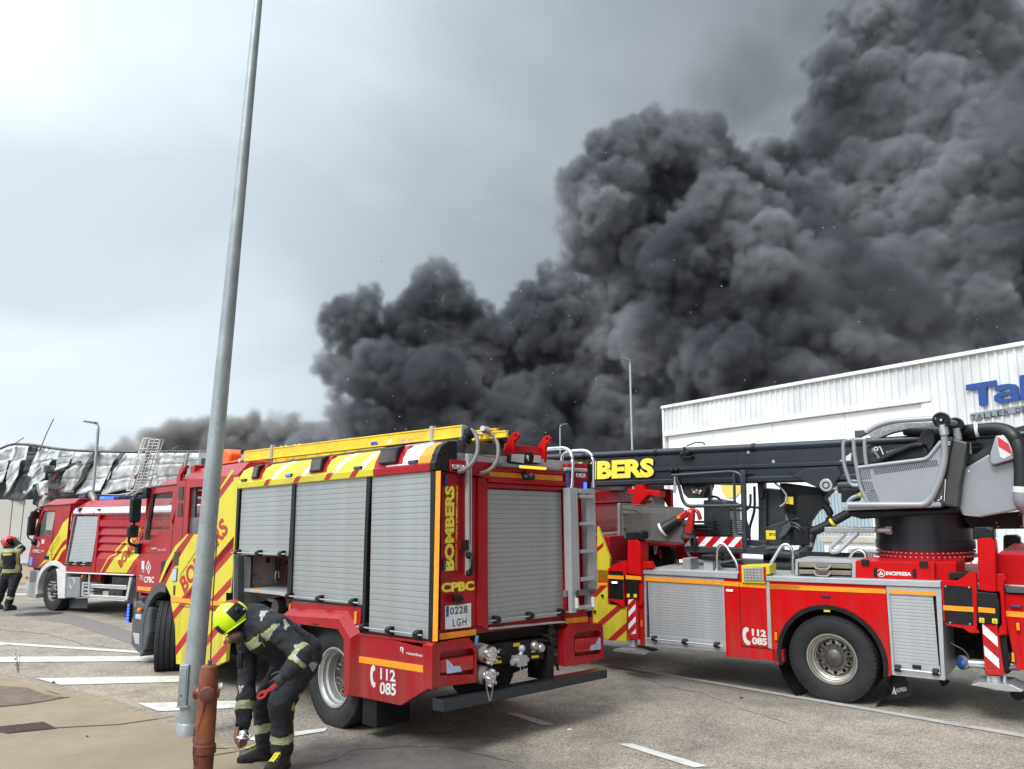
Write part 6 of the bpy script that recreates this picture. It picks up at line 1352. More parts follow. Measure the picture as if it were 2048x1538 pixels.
lp('foot_bracket', [(-0.419,0.515),(-0.449,0.515),(-0.454,0.431),(-0.418,0.433)], 1.15, 1.28, ALUM); lp('foot_bracket', [(-0.572,0.543),(-0.598,0.543),(-0.598,0.435),(-0.566,0.438)], 1.15, 1.28, ALUM)
lp('foot_plate', [(-0.271,0.418),(-0.348,0.453),(-0.651,0.47),(-0.765,0.421),(-0.746,0.406),(-0.598,0.394)], 0.98, 1.40, ALU, 0.006)
MB().sphere((-0.685,1.2,0.339), 0.07, 12).build('foot_ball', BLK, lt)
# hydrant outlet with blue cap and its lever between locker and outrigger
oc = Vector((-0.155,1.05,0.584))
mb = MB(); mb.cyl(oc, oc + Vector((-0.55, -0.12, 0.0)), 0.05, 16).lathe([(0.05, -0.06), (0.075, -0.05), (0.08, 0.0), (0.07, 0.02)], oc, (0.5, 0.85, 0), 18)
mb.build('water_outlet', ALU, lt, 0, 40)
MB().lathe([(0.001, 0.035), (0.05, 0.032), (0.062, 0.02), (0.064, 0.0)], oc, (0.5, 0.85, 0), 8).build('outlet_cap', mat('blue_anodised_cap', (0.03, 0.10, 0.35), 0.35, metal=0.5), lt, 0, 30)
TB('outlet_lever', rnd([oc + Vector((-0.08, 0.02, 0.06)), (-0.2,1.05,0.72), (-0.051,1.05,0.794)], 3), 0.009, STEELD, lt, 8)
BX('tank_side', (-0.62, -0.6, 0.50), (-0.01, 0.45, 1.42), BLK, lt)
MB().sphere((-0.45, 0.6, 0.62), (0.22, 0.3, 0.22), 12).build('air_tank', BLK, lt, 0, 60)
# rear body beyond the outrigger
lp('rear_body', [(-0.62, 1.40), (-0.70, 0.60), (-2.1, 0.60), (-2.1, 1.40)], 1.0, H_ - 0.02, RED2)
lp('rear_rail', [(-0.68, 1.42), (-0.68, 1.475), (-2.1, 1.475), (-2.1, 1.42)], 1.05, H_ + 0.02, DGR)
lp('rear_upper', [(-0.60, 1.48), (-0.60, 1.815), (-2.1, 1.80), (-2.1, 1.48)], -1.0, 1.05, RED2)
lp('turntable_base', [(1.02, 1.48), (1.02, 1.53), (-0.6, 1.53), (-0.6, 1.48)], -1.0, 1.0, RED2)
lp('side_tape', [(-0.661,1.219),(-0.998,1.213),(-0.993,1.156),(-0.656,1.159)], H_ - 0.02, H_ - 0.013, ORA, 0)
for y in (-1.05,):
    MB().prism([(-0.482,1.913),(-0.623,1.919),(-0.673,1.887),(-0.644,1.559),(-0.45,1.552)], y - 0.25, y).build('column_cap', BLP, lt, 0.02)
    MB().prism([(-0.668,1.825),(-0.703,1.785),(-0.681,1.54),(-0.642,1.538)], y - 0.25, y).build('outrigger_column', RED2, lt, 0.01)
# deck furniture
TPL = mat('tread_plate', (0.36, 0.36, 0.35), 0.4, metal=0.55, var=0.1, scale=10, dirt=0.4)
def diamond(name, q, y, nx, nz, m=None):
    """raised diamond pattern on a small plate"""
    mb = MB(); (x0, z0), (x1, z1) = q
    for i in range(nx):
        for j in range(nz):
            cx_ = x0 + (x1 - x0) * (i + 0.5) / nx; cz_ = z0 + (z1 - z0) * (j + 0.5) / nz; a = abs(x1 - x0) / nx * 0.36; b = abs(z1 - z0) / nz * 0.36
            mb.add([(cx_ - a, y, cz_), (cx_, y, cz_ - b), (cx_ + a, y, cz_), (cx_, y, cz_ + b), (cx_, y + 0.008, cz_)], [(0, 1, 4), (1, 2, 4), (2, 3, 4), (3, 0, 4)])
    return mb.build(name, TPL, lt, kind='stuff')
lp('deck_box', [(3.262,1.644),(3.143,1.641),(3.147,1.486),(3.269,1.487)], 0.72, 1.0, TPL, 0.006)
lp('deck_box', [(2.949,1.631),(2.812,1.625),(2.817,1.473),(2.95,1.475)], 0.72, 1.0, ALUM, 0.006)
lp('box_lid', [(2.976,1.692),(2.8,1.69),(2.773,1.631),(2.793,1.62),(2.971,1.634)], 0.68, 1.04, BLP, 0.01)
BX('deck_box', (1.9, -0.4, 1.48), (2.9, 0.5, 1.54), BLP, lt, 0.01)
BX('deck_box', (3.3, -1.1, 1.485), (3.7, -0.6, 1.75), BLP, lt, 0.01)
BX('deck_box', (2.05, -1.05, 1.485), (2.6, -0.4, 1.62), BLP, lt, 0.01)
st_ = [(2.299,1.598),(1.919,1.624),(1.927,1.504),(1.966,1.499),(1.997,1.382),(2.305,1.38)]
lp('step_frame', st_, 1.02, 1.285, YEL, 0.008, holes=[])
lp('step_plate', [(2.265,1.572),(1.995,1.59),(2.006,1.405),(2.269,1.402)], 1.286, 1.292, TPL, 0.003)
dq = [(2.265,1.406),(1.999,1.58)]
diamond('tread_pattern', dq, 1.2925, 6, 5)
lp('step_cheek', [(2.331,1.602),(2.3,1.6),(2.311,1.411),(2.342,1.417)], 1.02, 1.27, RED2); lp('step_cheek', [(1.998,1.594),(1.97,1.595),(1.982,1.414),(2.002,1.416)], 1.24, 1.30, RED2)
def hoop(pts): return TB('hand_hoop', rnd(pts, 6), 0.021, CHR, lt, 12)
hoop([(2.721,1.1,1.483), (2.704,1.1,1.793), (2.631,1.1,1.872), (2.57,1.1,1.841), (2.395,1.15,1.595), (2.401,1.15,1.444)])
hoop([(1.977,1.15,1.491), (1.961,1.15,1.611), (1.807,1.1,1.858), (1.741,1.1,1.881), (1.674,1.1,1.819), (1.685,1.1,1.499)])
hoop([(1.127,0.6,1.647), (1.05,0.6,1.768), (0.987,0.6,1.798), (0.903,0.6,1.758), (0.902,0.6,1.626)])
# drawer unit with two folded mats
lp('drawer_frame', [(1.627,1.692),(0.894,1.697),(0.909,1.496),(1.639,1.497)], 0.55, 1.15, ALUM, 0.004, holes=[[(1.598,1.657),(0.94,1.665),(0.952,1.5),(1.608,1.498)]])
BX('drawer_back', (0.92, 0.56, 1.50), (1.75, 0.58, 1.75), BLK, lt)
WMAT = mat('wooden_pad', (0.20, 0.165, 0.135), 0.75, var=0.15, scale=8, dirt=0.4)
for q in ([(1.581,1.652),(0.943,1.656),(0.947,1.601),(1.584,1.597)], [(1.586,1.566),(0.949,1.577),(0.953,1.52),(1.59,1.513)]):
    d_ = lp('support_pad', q, 0.62, 1.17, WMAT, 0.008)
    c0, c1 = Vector((q[0][0] * 0.7 + q[1][0] * 0.3, 1.17, (q[2][1] + q[0][1]) / 2 + 0.01)), Vector((q[0][0] * 0.38 + q[1][0] * 0.62, 1.17, (q[2][1] + q[0][1]) / 2 + 0.01))
    TB('rope_handle', rnd([c0, c0 + Vector((-0.03, 0.04, -0.05)), c1 + Vector((0.03, 0.04, -0.05)), c1], 4), 0.012, mat('grey_rope', (0.28, 0.26, 0.23), 0.8, var=0.2, scale=60), d_, 8)
# red chest with the builder's name
ch_ = lp('red_chest', [(0.894,1.7),(0.023,1.707),(0.033,1.5),(0.907,1.488)], 0.5, 1.15, RED2, 0.006)
lp('chest_side', [(0.031,1.702),(-0.195,1.713),(-0.177,1.495),(0.042,1.495)], 0.4, 1.08, RED2, 0.006)
sheet('lid_line', [[(0.874,1.671),(0.042,1.678),(0.042,1.674),(0.874,1.666)], [(0.874,1.671),(0.868,1.671),(0.878,1.493),(0.884,1.493)], [(0.048,1.675),(0.042,1.675),(0.05,1.51),(0.056,1.51)]], 1.1515, STRIPE, lt)
for q in ((0.781,1.16,1.684), (0.137,1.16,1.689)): BX('hinge', (q[0] - 0.045, 1.14, q[2] - 0.04), (q[0] + 0.045, 1.17, q[2] + 0.035), BLP, lt, 0.004)
for q in ([(0.693,1.613),(0.677,1.623),(0.658,1.623),(0.648,1.612),(0.654,1.524),(0.669,1.511),(0.686,1.51),(0.7,1.522)], [(0.262,1.619),(0.248,1.628),(0.229,1.629),(0.219,1.617),(0.226,1.529),(0.238,1.517),(0.256,1.519),(0.269,1.529)]): lp('hand_slot', q, 1.148, 1.154, BLP, 0)
ltext('INCIPRESA', [(0.56,1.541),(0.282,1.543),(0.556,1.586)], 1.1545, WPL, 0.055, 1.05)
ec = (0.612,1.563); er = 0.046
mb = MB(); mb.prism(circ(ec[0], ec[1], er, 24), 1.152, 1.1535, 'y', None, [circ(ec[0], ec[1], er * 0.84, 24)]); mb.build('emblem_ring', WPL, lt)
MB().prism([(ec[0] - er * 0.6, ec[1] - er * 0.45), (ec[0] + er * 0.6, ec[1] - er * 0.45), (ec[0], ec[1] + er * 0.65)], 1.152, 1.1535, 'y', None, [circ(ec[0], ec[1] - er * 0.1, er * 0.12, 8)]).build('emblem_triangle', WPL, lt)

# ---- turntable
tc_ = (0.31, 0.0)
MB().lathe([(0.44, 1.50), (0.44, 1.63), (0.52, 1.635), (0.55, 1.66), (0.55, 1.70)], (tc_[0], 0, 0), (0, 0, 1), 48).build('turntable_plinth', RED2, lt, 0, 40)
MB().lathe([(0.60, 1.70), (0.60, 1.735), (0.56, 1.74), (0.56, 1.80)], (tc_[0], 0, 0), (0, 0, 1), 48).build('slewing_ring', RED, lt, 0, 40)
MB().lathe([(0.54, 1.80), (0.585, 1.80), (0.585, 1.90), (0.572, 1.905), (0.572, 2.36), (0.3, 2.37)], (tc_[0], 0, 0), (0, 0, 1), 56).build('turntable', BOOM, lt, 0, 40)
mb = MB()
for k in range(60):
    a = 2 * math.pi * k / 60
    for z, r_ in ((1.72, 0.60), (1.765, 0.565)):
        mb.cyl((tc_[0] + r_ * math.cos(a) * 0.99, r_ * math.sin(a) * 0.99, z), (tc_[0] + (r_ + 0.016) * math.cos(a), (r_ + 0.016) * math.sin(a), z), 0.009, 6)
mb.build('ring_bolts', ALUM, lt, kind='stuff')
# boarding step on the turntable
TB('step_arm', [(1.366,0.62,2.037), (0.571,0.62,2.047)], 0.032, ALUM, lt)
lp('step_board', [(1.351,2.083),(0.73,2.081),(0.734,2.024),(1.355,2.016)], 0.50, 0.75, TPL, 0.006)
TB('step_loop', rnd([(1.109,0.72,2.005), (1.299,0.72,1.82), (1.295,0.72,1.768), (1.202,0.72,1.775), (0.949,0.72,2.015)], 4, 0.05), 0.032, ALUM, lt)
BX('arm_plate', (0.647,0.6,1.998), tuple(Vector((0.568,0.6,2.092)) + Vector((0, -0.05, 0))), ALUM, lt)

# ---- boom
bt_ = 3.235; bb_ = 2.69
MB().box((-2.6, -0.30, bb_ + 0.06), (6.3, 0.36, bt_ - 0.07)).build('boom', BOOM, lt, 0.02)
MB().prism([(0.36, 2.95), (0.385, 2.945), (0.385, 2.90), (0.36, 2.88)], -2.6, 6.3, 'x').build('boom_rib', BOOM, lt, 0.004)
MB().prism([(0.34, 2.78), (0.405, 2.77), (0.405, 2.70), (0.36, 2.68), (-0.3, 2.68), (-0.3, 2.76)], -2.2, 6.3, 'x').build('boom_lower_flange', BOOM, lt, 0.01)
MB().cyl((-1.2, 0.34, bt_ - 0.045), (6.3, 0.34, bt_ - 0.045), 0.055, 18).build('boom_pipe', BOOM, lt, 0, 40)
MB().box((-2.6, -0.28, bt_ - 0.07), (6.3, 0.30, bt_ - 0.015)).build('boom_top_section', BOOM, lt, 0.01)
for x in (3.9, 2.35, 1.0, 5.2): MB().cyl((x, 0.34, bt_ - 0.045), (x + 0.05, 0.34, bt_ - 0.045), 0.064, 18).build('pipe_clamp', BLP, lt, 0, 40)
sheet('boom_seam', [[(2.62, 2.96), (2.625, 2.96), (2.625, 3.15), (2.62, 3.15)], [(1.85, 2.78), (1.9, 2.80), (1.1, 2.86), (1.1, 2.855)]], 0.361, BLK, lt)
for q in ((2.465,0.37,2.913), (2.099,0.37,2.921), (2.095,0.37,2.978), (2.452,0.37,3.126)): BX('boom_bolt', (q[0] - 0.018, 0.36, q[2] - 0.02), (q[0] + 0.018, 0.368, q[2] + 0.02), ALUM, lt, 0.002)
ltext('BOMBERS', [(6.004,2.785),(3.951,2.809),(5.99,3.083)], 0.4075, YTXT, 0.055)
vv = Vector((3.395,0.42,3.11))
mb = MB(); mb.box(vv - Vector((0.1, 0.05, 0.04)), vv + Vector((0.1, 0.03, 0.0))).cyl(vv + Vector((0.02, 0, -0.02)), vv + Vector((0.02, 0, 0.14)), 0.02, 8).sphere(vv + Vector((-0.03, 0.01, 0.05)), 0.045, 8).sphere(vv + Vector((0.06, 0.01, 0.03)), 0.04, 8)
mb.build('boom_bracket', BLK, lt, 0.004)
for q in ((3.649,0.4,2.903), (3.574,0.4,2.905)): MB().sphere(q, 0.04, 10).build('boom_lamp', BLP, lt, 0, 60)
TB('boom_cable', rnd([(3.441,0.3,3.264), (3.29,0.3,3.316), (3.165,0.3,3.309), (3.136,0.3,3.268)], 4), 0.010, BLP, lt, 6)
lp('boom_knee_plate', [(1.834,2.769),(1.633,2.861),(1.225,2.877),(1.168,2.78),(1.333,2.549),(1.405,2.55)], 0.36, 0.42, BOOM, 0.01)
pc = (1.379,0.43,2.631)
MB().cyl((pc[0], 0.40, pc[2]), (pc[0], 0.435, pc[2]), 0.085, 24).build('pivot_pin', ALU, lt, 0.004)
MB().prism(circ(pc[0], pc[2], 0.05, 12), 0.435, 0.440, 'y', None, [circ(pc[0], pc[2], 0.035, 12)]).build('pin_ring', BLK, lt)
TB('lift_rod', [(1.361,0.3,2.615), (1.232,0.3,2.61)], 0.05, CHR, lt, 16)
TB('lift_cylinder', [(1.246,0.3,2.613), (0.745,0.3,2.617)], 0.10, BOOM, lt, 18)
lp('boom_bracket', [(2.08,2.676),(1.392,2.563),(1.614,2.332),(1.705,2.302),(1.774,2.181),(1.813,1.818),(1.996,1.814),(1.989,2.15),(2.092,2.49)], -0.1, 0.2, BLK, 0.01)
lp('triangle_mark', [(0,0),(0,0.01),(0.01,0)], 0.3, 0.31, BLK) if False else None
sheet('white_arrow', [[(1.204,2.949),(1.037,3.058),(1.053,2.952)]], 0.362, WPL, lt)
# ---- rescue cage
CB = mat('cage_paint', (0.030, 0.038, 0.046), 0.34, coat=0.2, var=0.12, dirt=0.25)
def ct(pts, r_=0.02, m=CB, nm='cage_tube', k=5, rad=None): return TB(nm, rnd(pts, k, rad) if len(pts) > 2 else pts, r_, m, lt, 10)
for y in (0.45,):
    ct([(3.626,0.45,2.824), (3.095,0.45,2.841), (2.656,0.45,2.855), (2.544,0.45,2.804), (2.538,0.45,2.686)], 0.024)
    ct([(3.554,0.45,2.817), (3.466,0.45,2.429), (3.39,0.45,2.36), (2.57,0.45,2.366)], 0.026, rad=0.08)
    ct([(2.648,0.45,2.847), (2.675,0.45,2.093), (2.641,0.45,1.969), (2.544,0.45,1.971)], 0.02, rad=0.06)
lp('cage_post', [(2.553,2.872),(2.481,2.87),(2.529,1.687),(2.593,1.693)], 0.40, 0.46, CB, 0.006)
lp('cage_post', [(2.314,2.8),(2.276,2.799),(2.333,1.667),(2.371,1.666)], 0.15, 0.21, CB, 0.006)
lp('cage_floor', [(3.464,1.757),(2.569,1.755),(2.249,1.824),(2.242,1.681),(2.557,1.687),(3.464,1.685)], -0.35, 0.46, CB, 0.01)
lp('cage_kick_board', [(3.464,1.765),(2.565,1.764),(2.569,1.702),(3.463,1.688)], 0.44, 0.475, CB, 0.006)
lp('cage_panel', [(2.573,1.877),(2.286,1.86),(2.298,1.675),(2.575,1.722)], 0.2, 0.3, CB, 0.006)
chevrons('warning_plate', [(3.451,1.911),(2.575,1.923),(2.583,1.779),(3.457,1.779)], 0.478, 4)
lp('slotted_step', [(2.559,1.793),(2.312,1.775),(2.314,1.74),(2.561,1.749)], 0.30, 0.32, TPL, 0.002)
for q in ((2.513,0.33,1.764), (2.437,0.33,1.76), (2.361,0.33,1.754)): BX('slot', (q[0] - 0.04, 0.318, q[2] - 0.012), (q[0] + 0.04, 0.323, q[2] + 0.012), BLK, lt, 0)
TB('rear_cage_tube', [(4.011,-0.35,2.72), (2.854,-0.35,2.677)], 0.02, CB, lt); TB('rear_cage_tube', [(2.484,0.45,2.834), (2.289,0.2,2.775)], 0.018, CB, lt); TB('rear_cage_tube', [(2.512,0.45,2.35), (2.317,0.2,2.32)], 0.018, CB, lt)
TB('rear_cage_tube', rnd([(3.174,0.1,2.502), (3.053,0.1,2.484), (3.005,0.1,2.418), (2.921,0.1,2.385)], 3), 0.018, CB, lt)
TB('rear_cage_tube', rnd([(2.926,0.1,2.304), (2.566,0.1,2.279), (2.551,0.1,2.526)], 3), 0.018, CB, lt)
TB('rear_cage_tube', rnd([(2.595,-0.2,2.638), (2.61,-0.2,2.262), (2.708,-0.2,2.034), (2.719,-0.2,1.839)], 3), 0.02, CB, lt)
# control console, seat boxes and machinery in and behind the cage
lp('console_cover', [(3.583,2.835),(3.441,2.865),(3.211,2.841),(3.137,2.765),(3.131,2.651),(3.214,2.473),(3.461,2.475),(3.529,2.543),(3.575,2.71)], 0.0, 0.3, GREYC if False else mat('charcoal_cover', (0.035, 0.036, 0.034), 0.5, var=0.15), 0.03)
lp('console_front', [(3.329,2.787),(3.153,2.79),(3.151,2.659),(3.337,2.639)], 0.28, 0.34, BLP, 0.02)
mb = MB()
for k, q in enumerate([(3.361,0.33,2.598),(3.336,0.33,2.565),(3.291,0.33,2.589),(3.257,0.33,2.563),(3.23,0.33,2.579),(3.249,0.33,2.547),(3.302,0.33,2.548)]): mb.sphere(q, 0.022, 8, [mat('rust_brown_knob', (0.25, 0.09, 0.04), 0.5), WPL, ALUM][k % 3])
mb.build('console_knobs', None, lt, 0, 60, kind='stuff')
TB('console_cable', rnd([(3.583,0.46,2.801), (3.563,0.46,2.627), (3.589,0.46,2.558), (3.606,0.46,2.587), (3.572,0.46,2.792)], 4), 0.012, ALUM, lt, 8)
lp('cage_door_post', [(3.172,2.8),(3.125,2.798),(3.128,2.421),(3.18,2.422)], 0.12, 0.2, CB, 0.006)
lp('cage_seat_box', [(3.25,2.439),(3.118,2.454),(2.93,2.419),(2.84,2.37),(2.86,1.922),(3.269,1.907)], -0.25, 0.2, CB, 0.012)
sheet('box_line', [[(3.098,2.339),(3.089,2.339),(3.109,1.915),(3.118,1.915)], [(3.088,2.209),(2.854,2.202),(2.855,2.197),(3.088,2.205)], [(3.096,2.064),(2.863,2.058),(2.863,2.053),(3.096,2.059)]], 0.2015, BLK, lt)
pp = lp('perforated_panel', [(2.883,2.15),(2.632,2.143),(2.605,2.048),(2.59,1.874),(2.895,1.884)], 0.07, 0.1, CB, 0.003)
mb = MB()
for i in range(13):
    for j in range(10):
        q = Vector((2.864,0.1,2.126)).lerp(Vector((2.65,0.1,2.119)), i / 12 + (0.04 if j % 2 else 0)) + Vector((0, 0.0015, -0.026 * j * 1.15))
        mb.prism(circ(q.x, q.z, 0.007, 6), 0.1005, 0.1018)
mb.build('punched_holes', WPL, pp, kind='stuff')
TB('chain_bundle', rnd([(3.574,0.5,2.316), (3.468,0.5,2.283), (3.462,0.5,2.057), (3.491,0.5,1.831)], 4), 0.028, mat('chain_steel', (0.24, 0.24, 0.25), 0.5, metal=0.5, var=0.5, scale=70, bump=0.8, bscale=50), lt, 8)
TB('chain_bundle', rnd([(3.609,0.5,2.316), (3.543,0.5,2.218), (3.55,0.5,2.072)], 4), 0.03, mat('chain_steel', ()), lt, 8)
lp('machine_box', [(2.431,2.612),(2.326,2.602),(2.049,2.566),(2.089,1.821),(2.359,1.808),(2.478,1.836)], -0.3, 0.1, CB, 0.01)
for q in ([(2.015,2.48),(1.898,2.478),(1.906,2.37),(2.021,2.386)], [(2.338,2.007),(2.179,2.005),(2.187,1.878),(2.346,1.881)]): 
    l_ = sheet('yellow_label', [q], 0.205 if q is None else 0.205, YST, lt)
text('lettering', '300 KG', (2.278,0.21,1.932), (2.174,0.21,1.93), (2.276,0.21,1.975), BLP, lt, 0.02)
lp('label_plate', [(2.317,2.055),(2.02,2.15),(1.882,2.15),(1.905,1.801),(2.325,1.791)], 0.0, 0.2, CB, 0.01)
lp('label_plate', [(2.007,2.55),(1.842,2.532),(1.863,2.211),(2.028,2.226)], 0.0, 0.2, BLK, 0.01)
lp('cage_latch', [(2.371,2.698),(2.313,2.713),(2.283,2.681),(2.3,2.462),(2.369,2.455)], 0.15, 0.3, BLP, 0.01)
TB('loop_hose', rnd([(2.247,0.25,2.774), (2.028,0.28,2.598), (1.957,0.28,2.489), (1.986,0.28,2.397), (2.067,0.28,2.344)], 5), 0.013, ALUM, lt, 8)
lp('joystick_box', [(2.11,1.939),(2.031,2.077),(1.959,2.123),(1.916,2.078),(2.001,1.956),(2.097,1.894)], 0.15, 0.3, DGR, 0.015)
hs = mat('black_hose', (0.012, 0.012, 0.013), 0.42, var=0.2)
for k, (a, b, c, d_) in enumerate(((1290, 670, 1380, 720), (1300, 690, 1400, 750), (1280, 700, 1420, 740), (1300, 660, 1400, 700))):
    pass
TB('hydraulic_hose', rnd([(2.006,0.25,2.121), (1.853,0.3,2.116), (1.754,0.3,2.02), (1.653,0.25,1.974)], 5), 0.022, hs, lt, 8)
TB('hydraulic_hose', rnd([(1.978,0.25,2.075), (1.835,0.32,2.065), (1.772,0.3,1.974), (1.782,0.25,1.822)], 5), 0.020, hs, lt, 8)
TB('hydraulic_hose', rnd([(1.943,0.2,2.15), (1.849,0.2,2.181), (1.736,0.2,2.06), (1.635,0.2,2.016)], 5), 0.018, hs, lt, 8)
lp('valve_block', [(1.886,2.078),(1.692,2.065),(1.694,1.812),(1.919,1.807)], 0.0, 0.3, BLK, 0.02)
TB('big_hose', rnd([(2.367,0.1,1.683), (2.161,0.15,1.669), (1.914,0.2,1.657), (1.775,0.2,1.714), (1.729,0.2,1.835), (1.683,0.2,1.971)], 6), 0.075, CB, lt, 14)
TB('hose_band', [(1.744,0.2,1.807), (1.723,0.2,1.865)], 0.080, ALUM, lt, 14)
TB('big_hose', rnd([(1.758,0.2,1.97), (1.605,0.2,2.017), (1.453,0.2,2.093), (1.243,0.2,2.212), (1.139,0.2,2.271)], 6), 0.062, hs, lt, 14)
TB('hose_band', [(1.395,0.22,2.116), (1.365,0.22,2.136)], 0.067, YST, lt, 14)
TB('arc_bracket', rnd([(1.52,0.2,2.407), (1.412,0.2,2.272), (1.42,0.2,2.152), (1.516,0.2,2.033)], 5), 0.05, BLK, lt, 10)
lp('black_bracket', [(1.829,2.487),(1.498,2.513),(1.45,2.362),(1.603,2.273),(1.717,2.123),(1.738,2.032),(1.842,2.062)], 0.0, 0.25, BLK, 0.01)
lp('sheave', [(1.868,1.787),(1.844,1.81),(1.806,1.803),(1.799,1.758),(1.819,1.72),(1.858,1.711),(1.878,1.749)], 0.1, 0.2, ALUM, 0.005)
# monitor nozzle
MR = mat('nozzle_red', (0.42, 0.012, 0.015), 0.3, coat=0.4, var=0.1)
TB('nozzle_pipe', rnd([(3.507,0.6,2.147), (3.377,0.6,2.251), (3.262,0.6,2.289), (3.292,0.6,2.11), (3.34,0.6,1.978)], 5), 0.055, MR, lt, 14)
TB('nozzle_pipe', rnd([(3.349,0.45,2.314), (3.236,0.45,2.295), (3.202,0.45,2.161)], 3), 0.03, MR, lt, 10)
n0, n1 = Vector((3.476,0.62,2.166)), Vector((3.647,0.66,2.062))
dd = (n1 - n0).normalized()
MB().lathe([(0.001, 0.0), (0.07, 0.0), (0.075, 0.03), (0.085, 0.25), (0.10, 0.27), (0.10, 0.30), (0.08, 0.30), (0.06, 0.22), (0.001, 0.21)], n0, dd, 22).build('nozzle', BLP, lt, 0, 40)
MB().lathe([(0.101, 0.262), (0.106, 0.27), (0.106, 0.295), (0.098, 0.30)], n0, dd, 22).build('nozzle_ring', WPL, lt, 0, 40)
MB().box(n0 + Vector((-0.06, 0.05, 0.02)), n0 + Vector((-0.01, 0.07, 0.06))).build('nozzle_label', AMB, lt)
MB().lathe([(0.001, 0), (0.10, 0.0), (0.10, 0.05), (0.07, 0.07), (0.07, 0.18), (0.09, 0.20), (0.09, 0.26)], (3.373,0.55,1.899), (0, 0, 1), 18).build('nozzle_base', STEELD, lt, 0, 40)
TB('nozzle_bracket', [(3.381,0.5,2.048), (3.171,0.3,2.042)], 0.05, BLK, lt, 10)
for z in (0, 1, 2): BX('actuator_fin', tuple(Vector((3.107,0.4,2.065)) + Vector((-0.12, -0.05, 0.05 * z - 0.05))), tuple(Vector((3.229,0.4,2.064)) + Vector((0.05, 0.1, 0.05 * z - 0.02))), BLK, lt)
TB('nozzle_stay', [(3.277,0.5,2.315), (3.312,0.5,1.914)], 0.02, CB, lt)
MB().sphere((3.29,0.52,1.836), (0.06, 0.03, 0.10), 12).build('cage_lamp', BLP, lt, 0, 60)

# ---- operator's control seat
SY = 0.95
panel = [(0.845,2.833),(0.033,2.91),(0.012,2.926),(-0.13,3.11),(-0.108,2.834),(-0.058,2.695),(0.048,2.475),(0.103,2.41),(0.737,2.393)]
sp_ = lp('side_panel', panel, 0.93, 0.95, SIL, 0.006)
mb = MB()
def dots(o, ux, uz, nx, nz):
    O_, U_, V_ = Vector(o), Vector(ux), Vector(uz)
    for i in range(nx):
        for j in range(nz):
            q = O_ + (U_ - O_) * (i / (nx - 1)) + (V_ - O_) * (j / (nz - 1))
            mb.prism(circ(q.x, q.z, 0.0075, 6), 0.9505, 0.9517)
dots((0.645,0.95,2.815), (-0.059,0.95,2.899), (0.633,0.95,2.751), 36, 5)
dots((0.808,0.95,2.791), (0.703,0.95,2.808), (0.796,0.95,2.689), 6, 6)
dots((0.79,0.95,2.66), (0.683,0.95,2.652), (0.773,0.95,2.558), 6, 6)
dots((0.748,0.95,2.521), (0.657,0.95,2.547), (0.71,0.95,2.399), 6, 7)
mb.build('perforations', BLK, sp_, kind='stuff')
def sil(pts, r_=0.028, nm='seat_frame', k=5, rad=0.15, m=SIL): return TB(nm, rnd(pts, k, rad) if len(pts) > 2 else pts, r_, m, lt, 14)
sil([(-0.174,0.95,3.288), (-0.171,0.95,3.113), (-0.151,0.95,2.886), (-0.078,0.95,2.651), (0.026,0.95,2.447), (0.106,0.95,2.37), (0.982,0.95,2.376)], 0.040, rad=0.3, k=8)
sil([(0.853,0.95,2.838), (0.033,0.95,2.916), (-0.136,0.95,3.121)], 0.026, rad=0.06)
sil([(0.737,0.95,2.39), (0.825,0.95,2.593), (0.862,0.95,3.053), (0.856,0.95,3.191)], 0.026)
sil([(0.859,0.95,3.174), (0.835,0.95,3.199), (0.705,0.95,3.192)], 0.022); sil([(0.727,0.95,3.184), (0.736,0.95,2.989), (0.725,0.95,2.852)], 0.024)
sil([(0.957,0.95,3.197), (0.989,0.95,3.14), (0.996,0.95,2.885), (0.941,0.95,2.652), (0.91,0.95,2.617), (0.839,0.95,2.616)], 0.024, rad=0.06)
sil([(0.946,0.95,3.194), (0.858,0.95,3.196)], 0.022); sil([(0.921,0.93,2.681), (0.851,0.93,2.673)], 0.014)
sil([(0.705,0.95,3.275), (0.575,0.95,3.353), (0.403,0.95,3.402), (0.145,0.95,3.403), (-0.105,0.95,3.402)], 0.034, rad=0.3, k=8)
sil([(0.824,0.35,3.13), (0.61,0.35,3.287), (0.365,0.35,3.338), (-0.029,0.35,3.359), (-0.172,0.35,3.356)], 0.030, rad=0.3, k=8, m=DGR)
for c, r_ in (((-0.158,0.97,3.375), 0.095), ((-0.255,0.6,3.332), 0.092)):
    MB().lathe([(0.001, 0.02), (r_ * 0.25, 0.02), (r_ * 0.3, 0.0), (r_ * 0.75, 0.0), (r_ * 0.8, 0.03), (r_, 0.025), (r_, -0.05)], c, (0, 1, 0), 28).build('hinge_disc', BLP, lt, 0, 40)
    MB().cyl(c, (c[0], c[1] + 0.03, c[2]), 0.014, 10).build('hinge_pin', ALU, lt)
sil([(-0.149,0.93,3.378), (-0.247,0.6,3.348)], 0.04); sil([(-0.262,0.6,3.29), (-0.269,0.6,3.145)], 0.045)
TB('frame_sleeve', [(-0.162,0.955,3.316), (-0.177,0.955,3.195)], 0.052, ALU, lt, 16)
lp('frame_gusset', [(0.839,3.311),(0.708,3.311),(0.674,3.261),(0.842,3.189)], 0.90, 0.96, DGR, 0.01)
tmw = mat('cloudy_screen', (0.30, 0.30, 0.29), 0.35, var=0.25, scale=30, alpha=0.75)
lp('windscreen', [(0.729,3.265),(0.586,3.35),(0.433,3.387),(-0.054,3.377),(-0.071,3.336),(0.248,3.317),(0.43,3.282),(0.685,3.192)], 0.70, 0.706, tmw, 0)
st2 = mat('black_upholstery', (0.012, 0.012, 0.014), 0.75, var=0.3, bump=0.6, bscale=30)
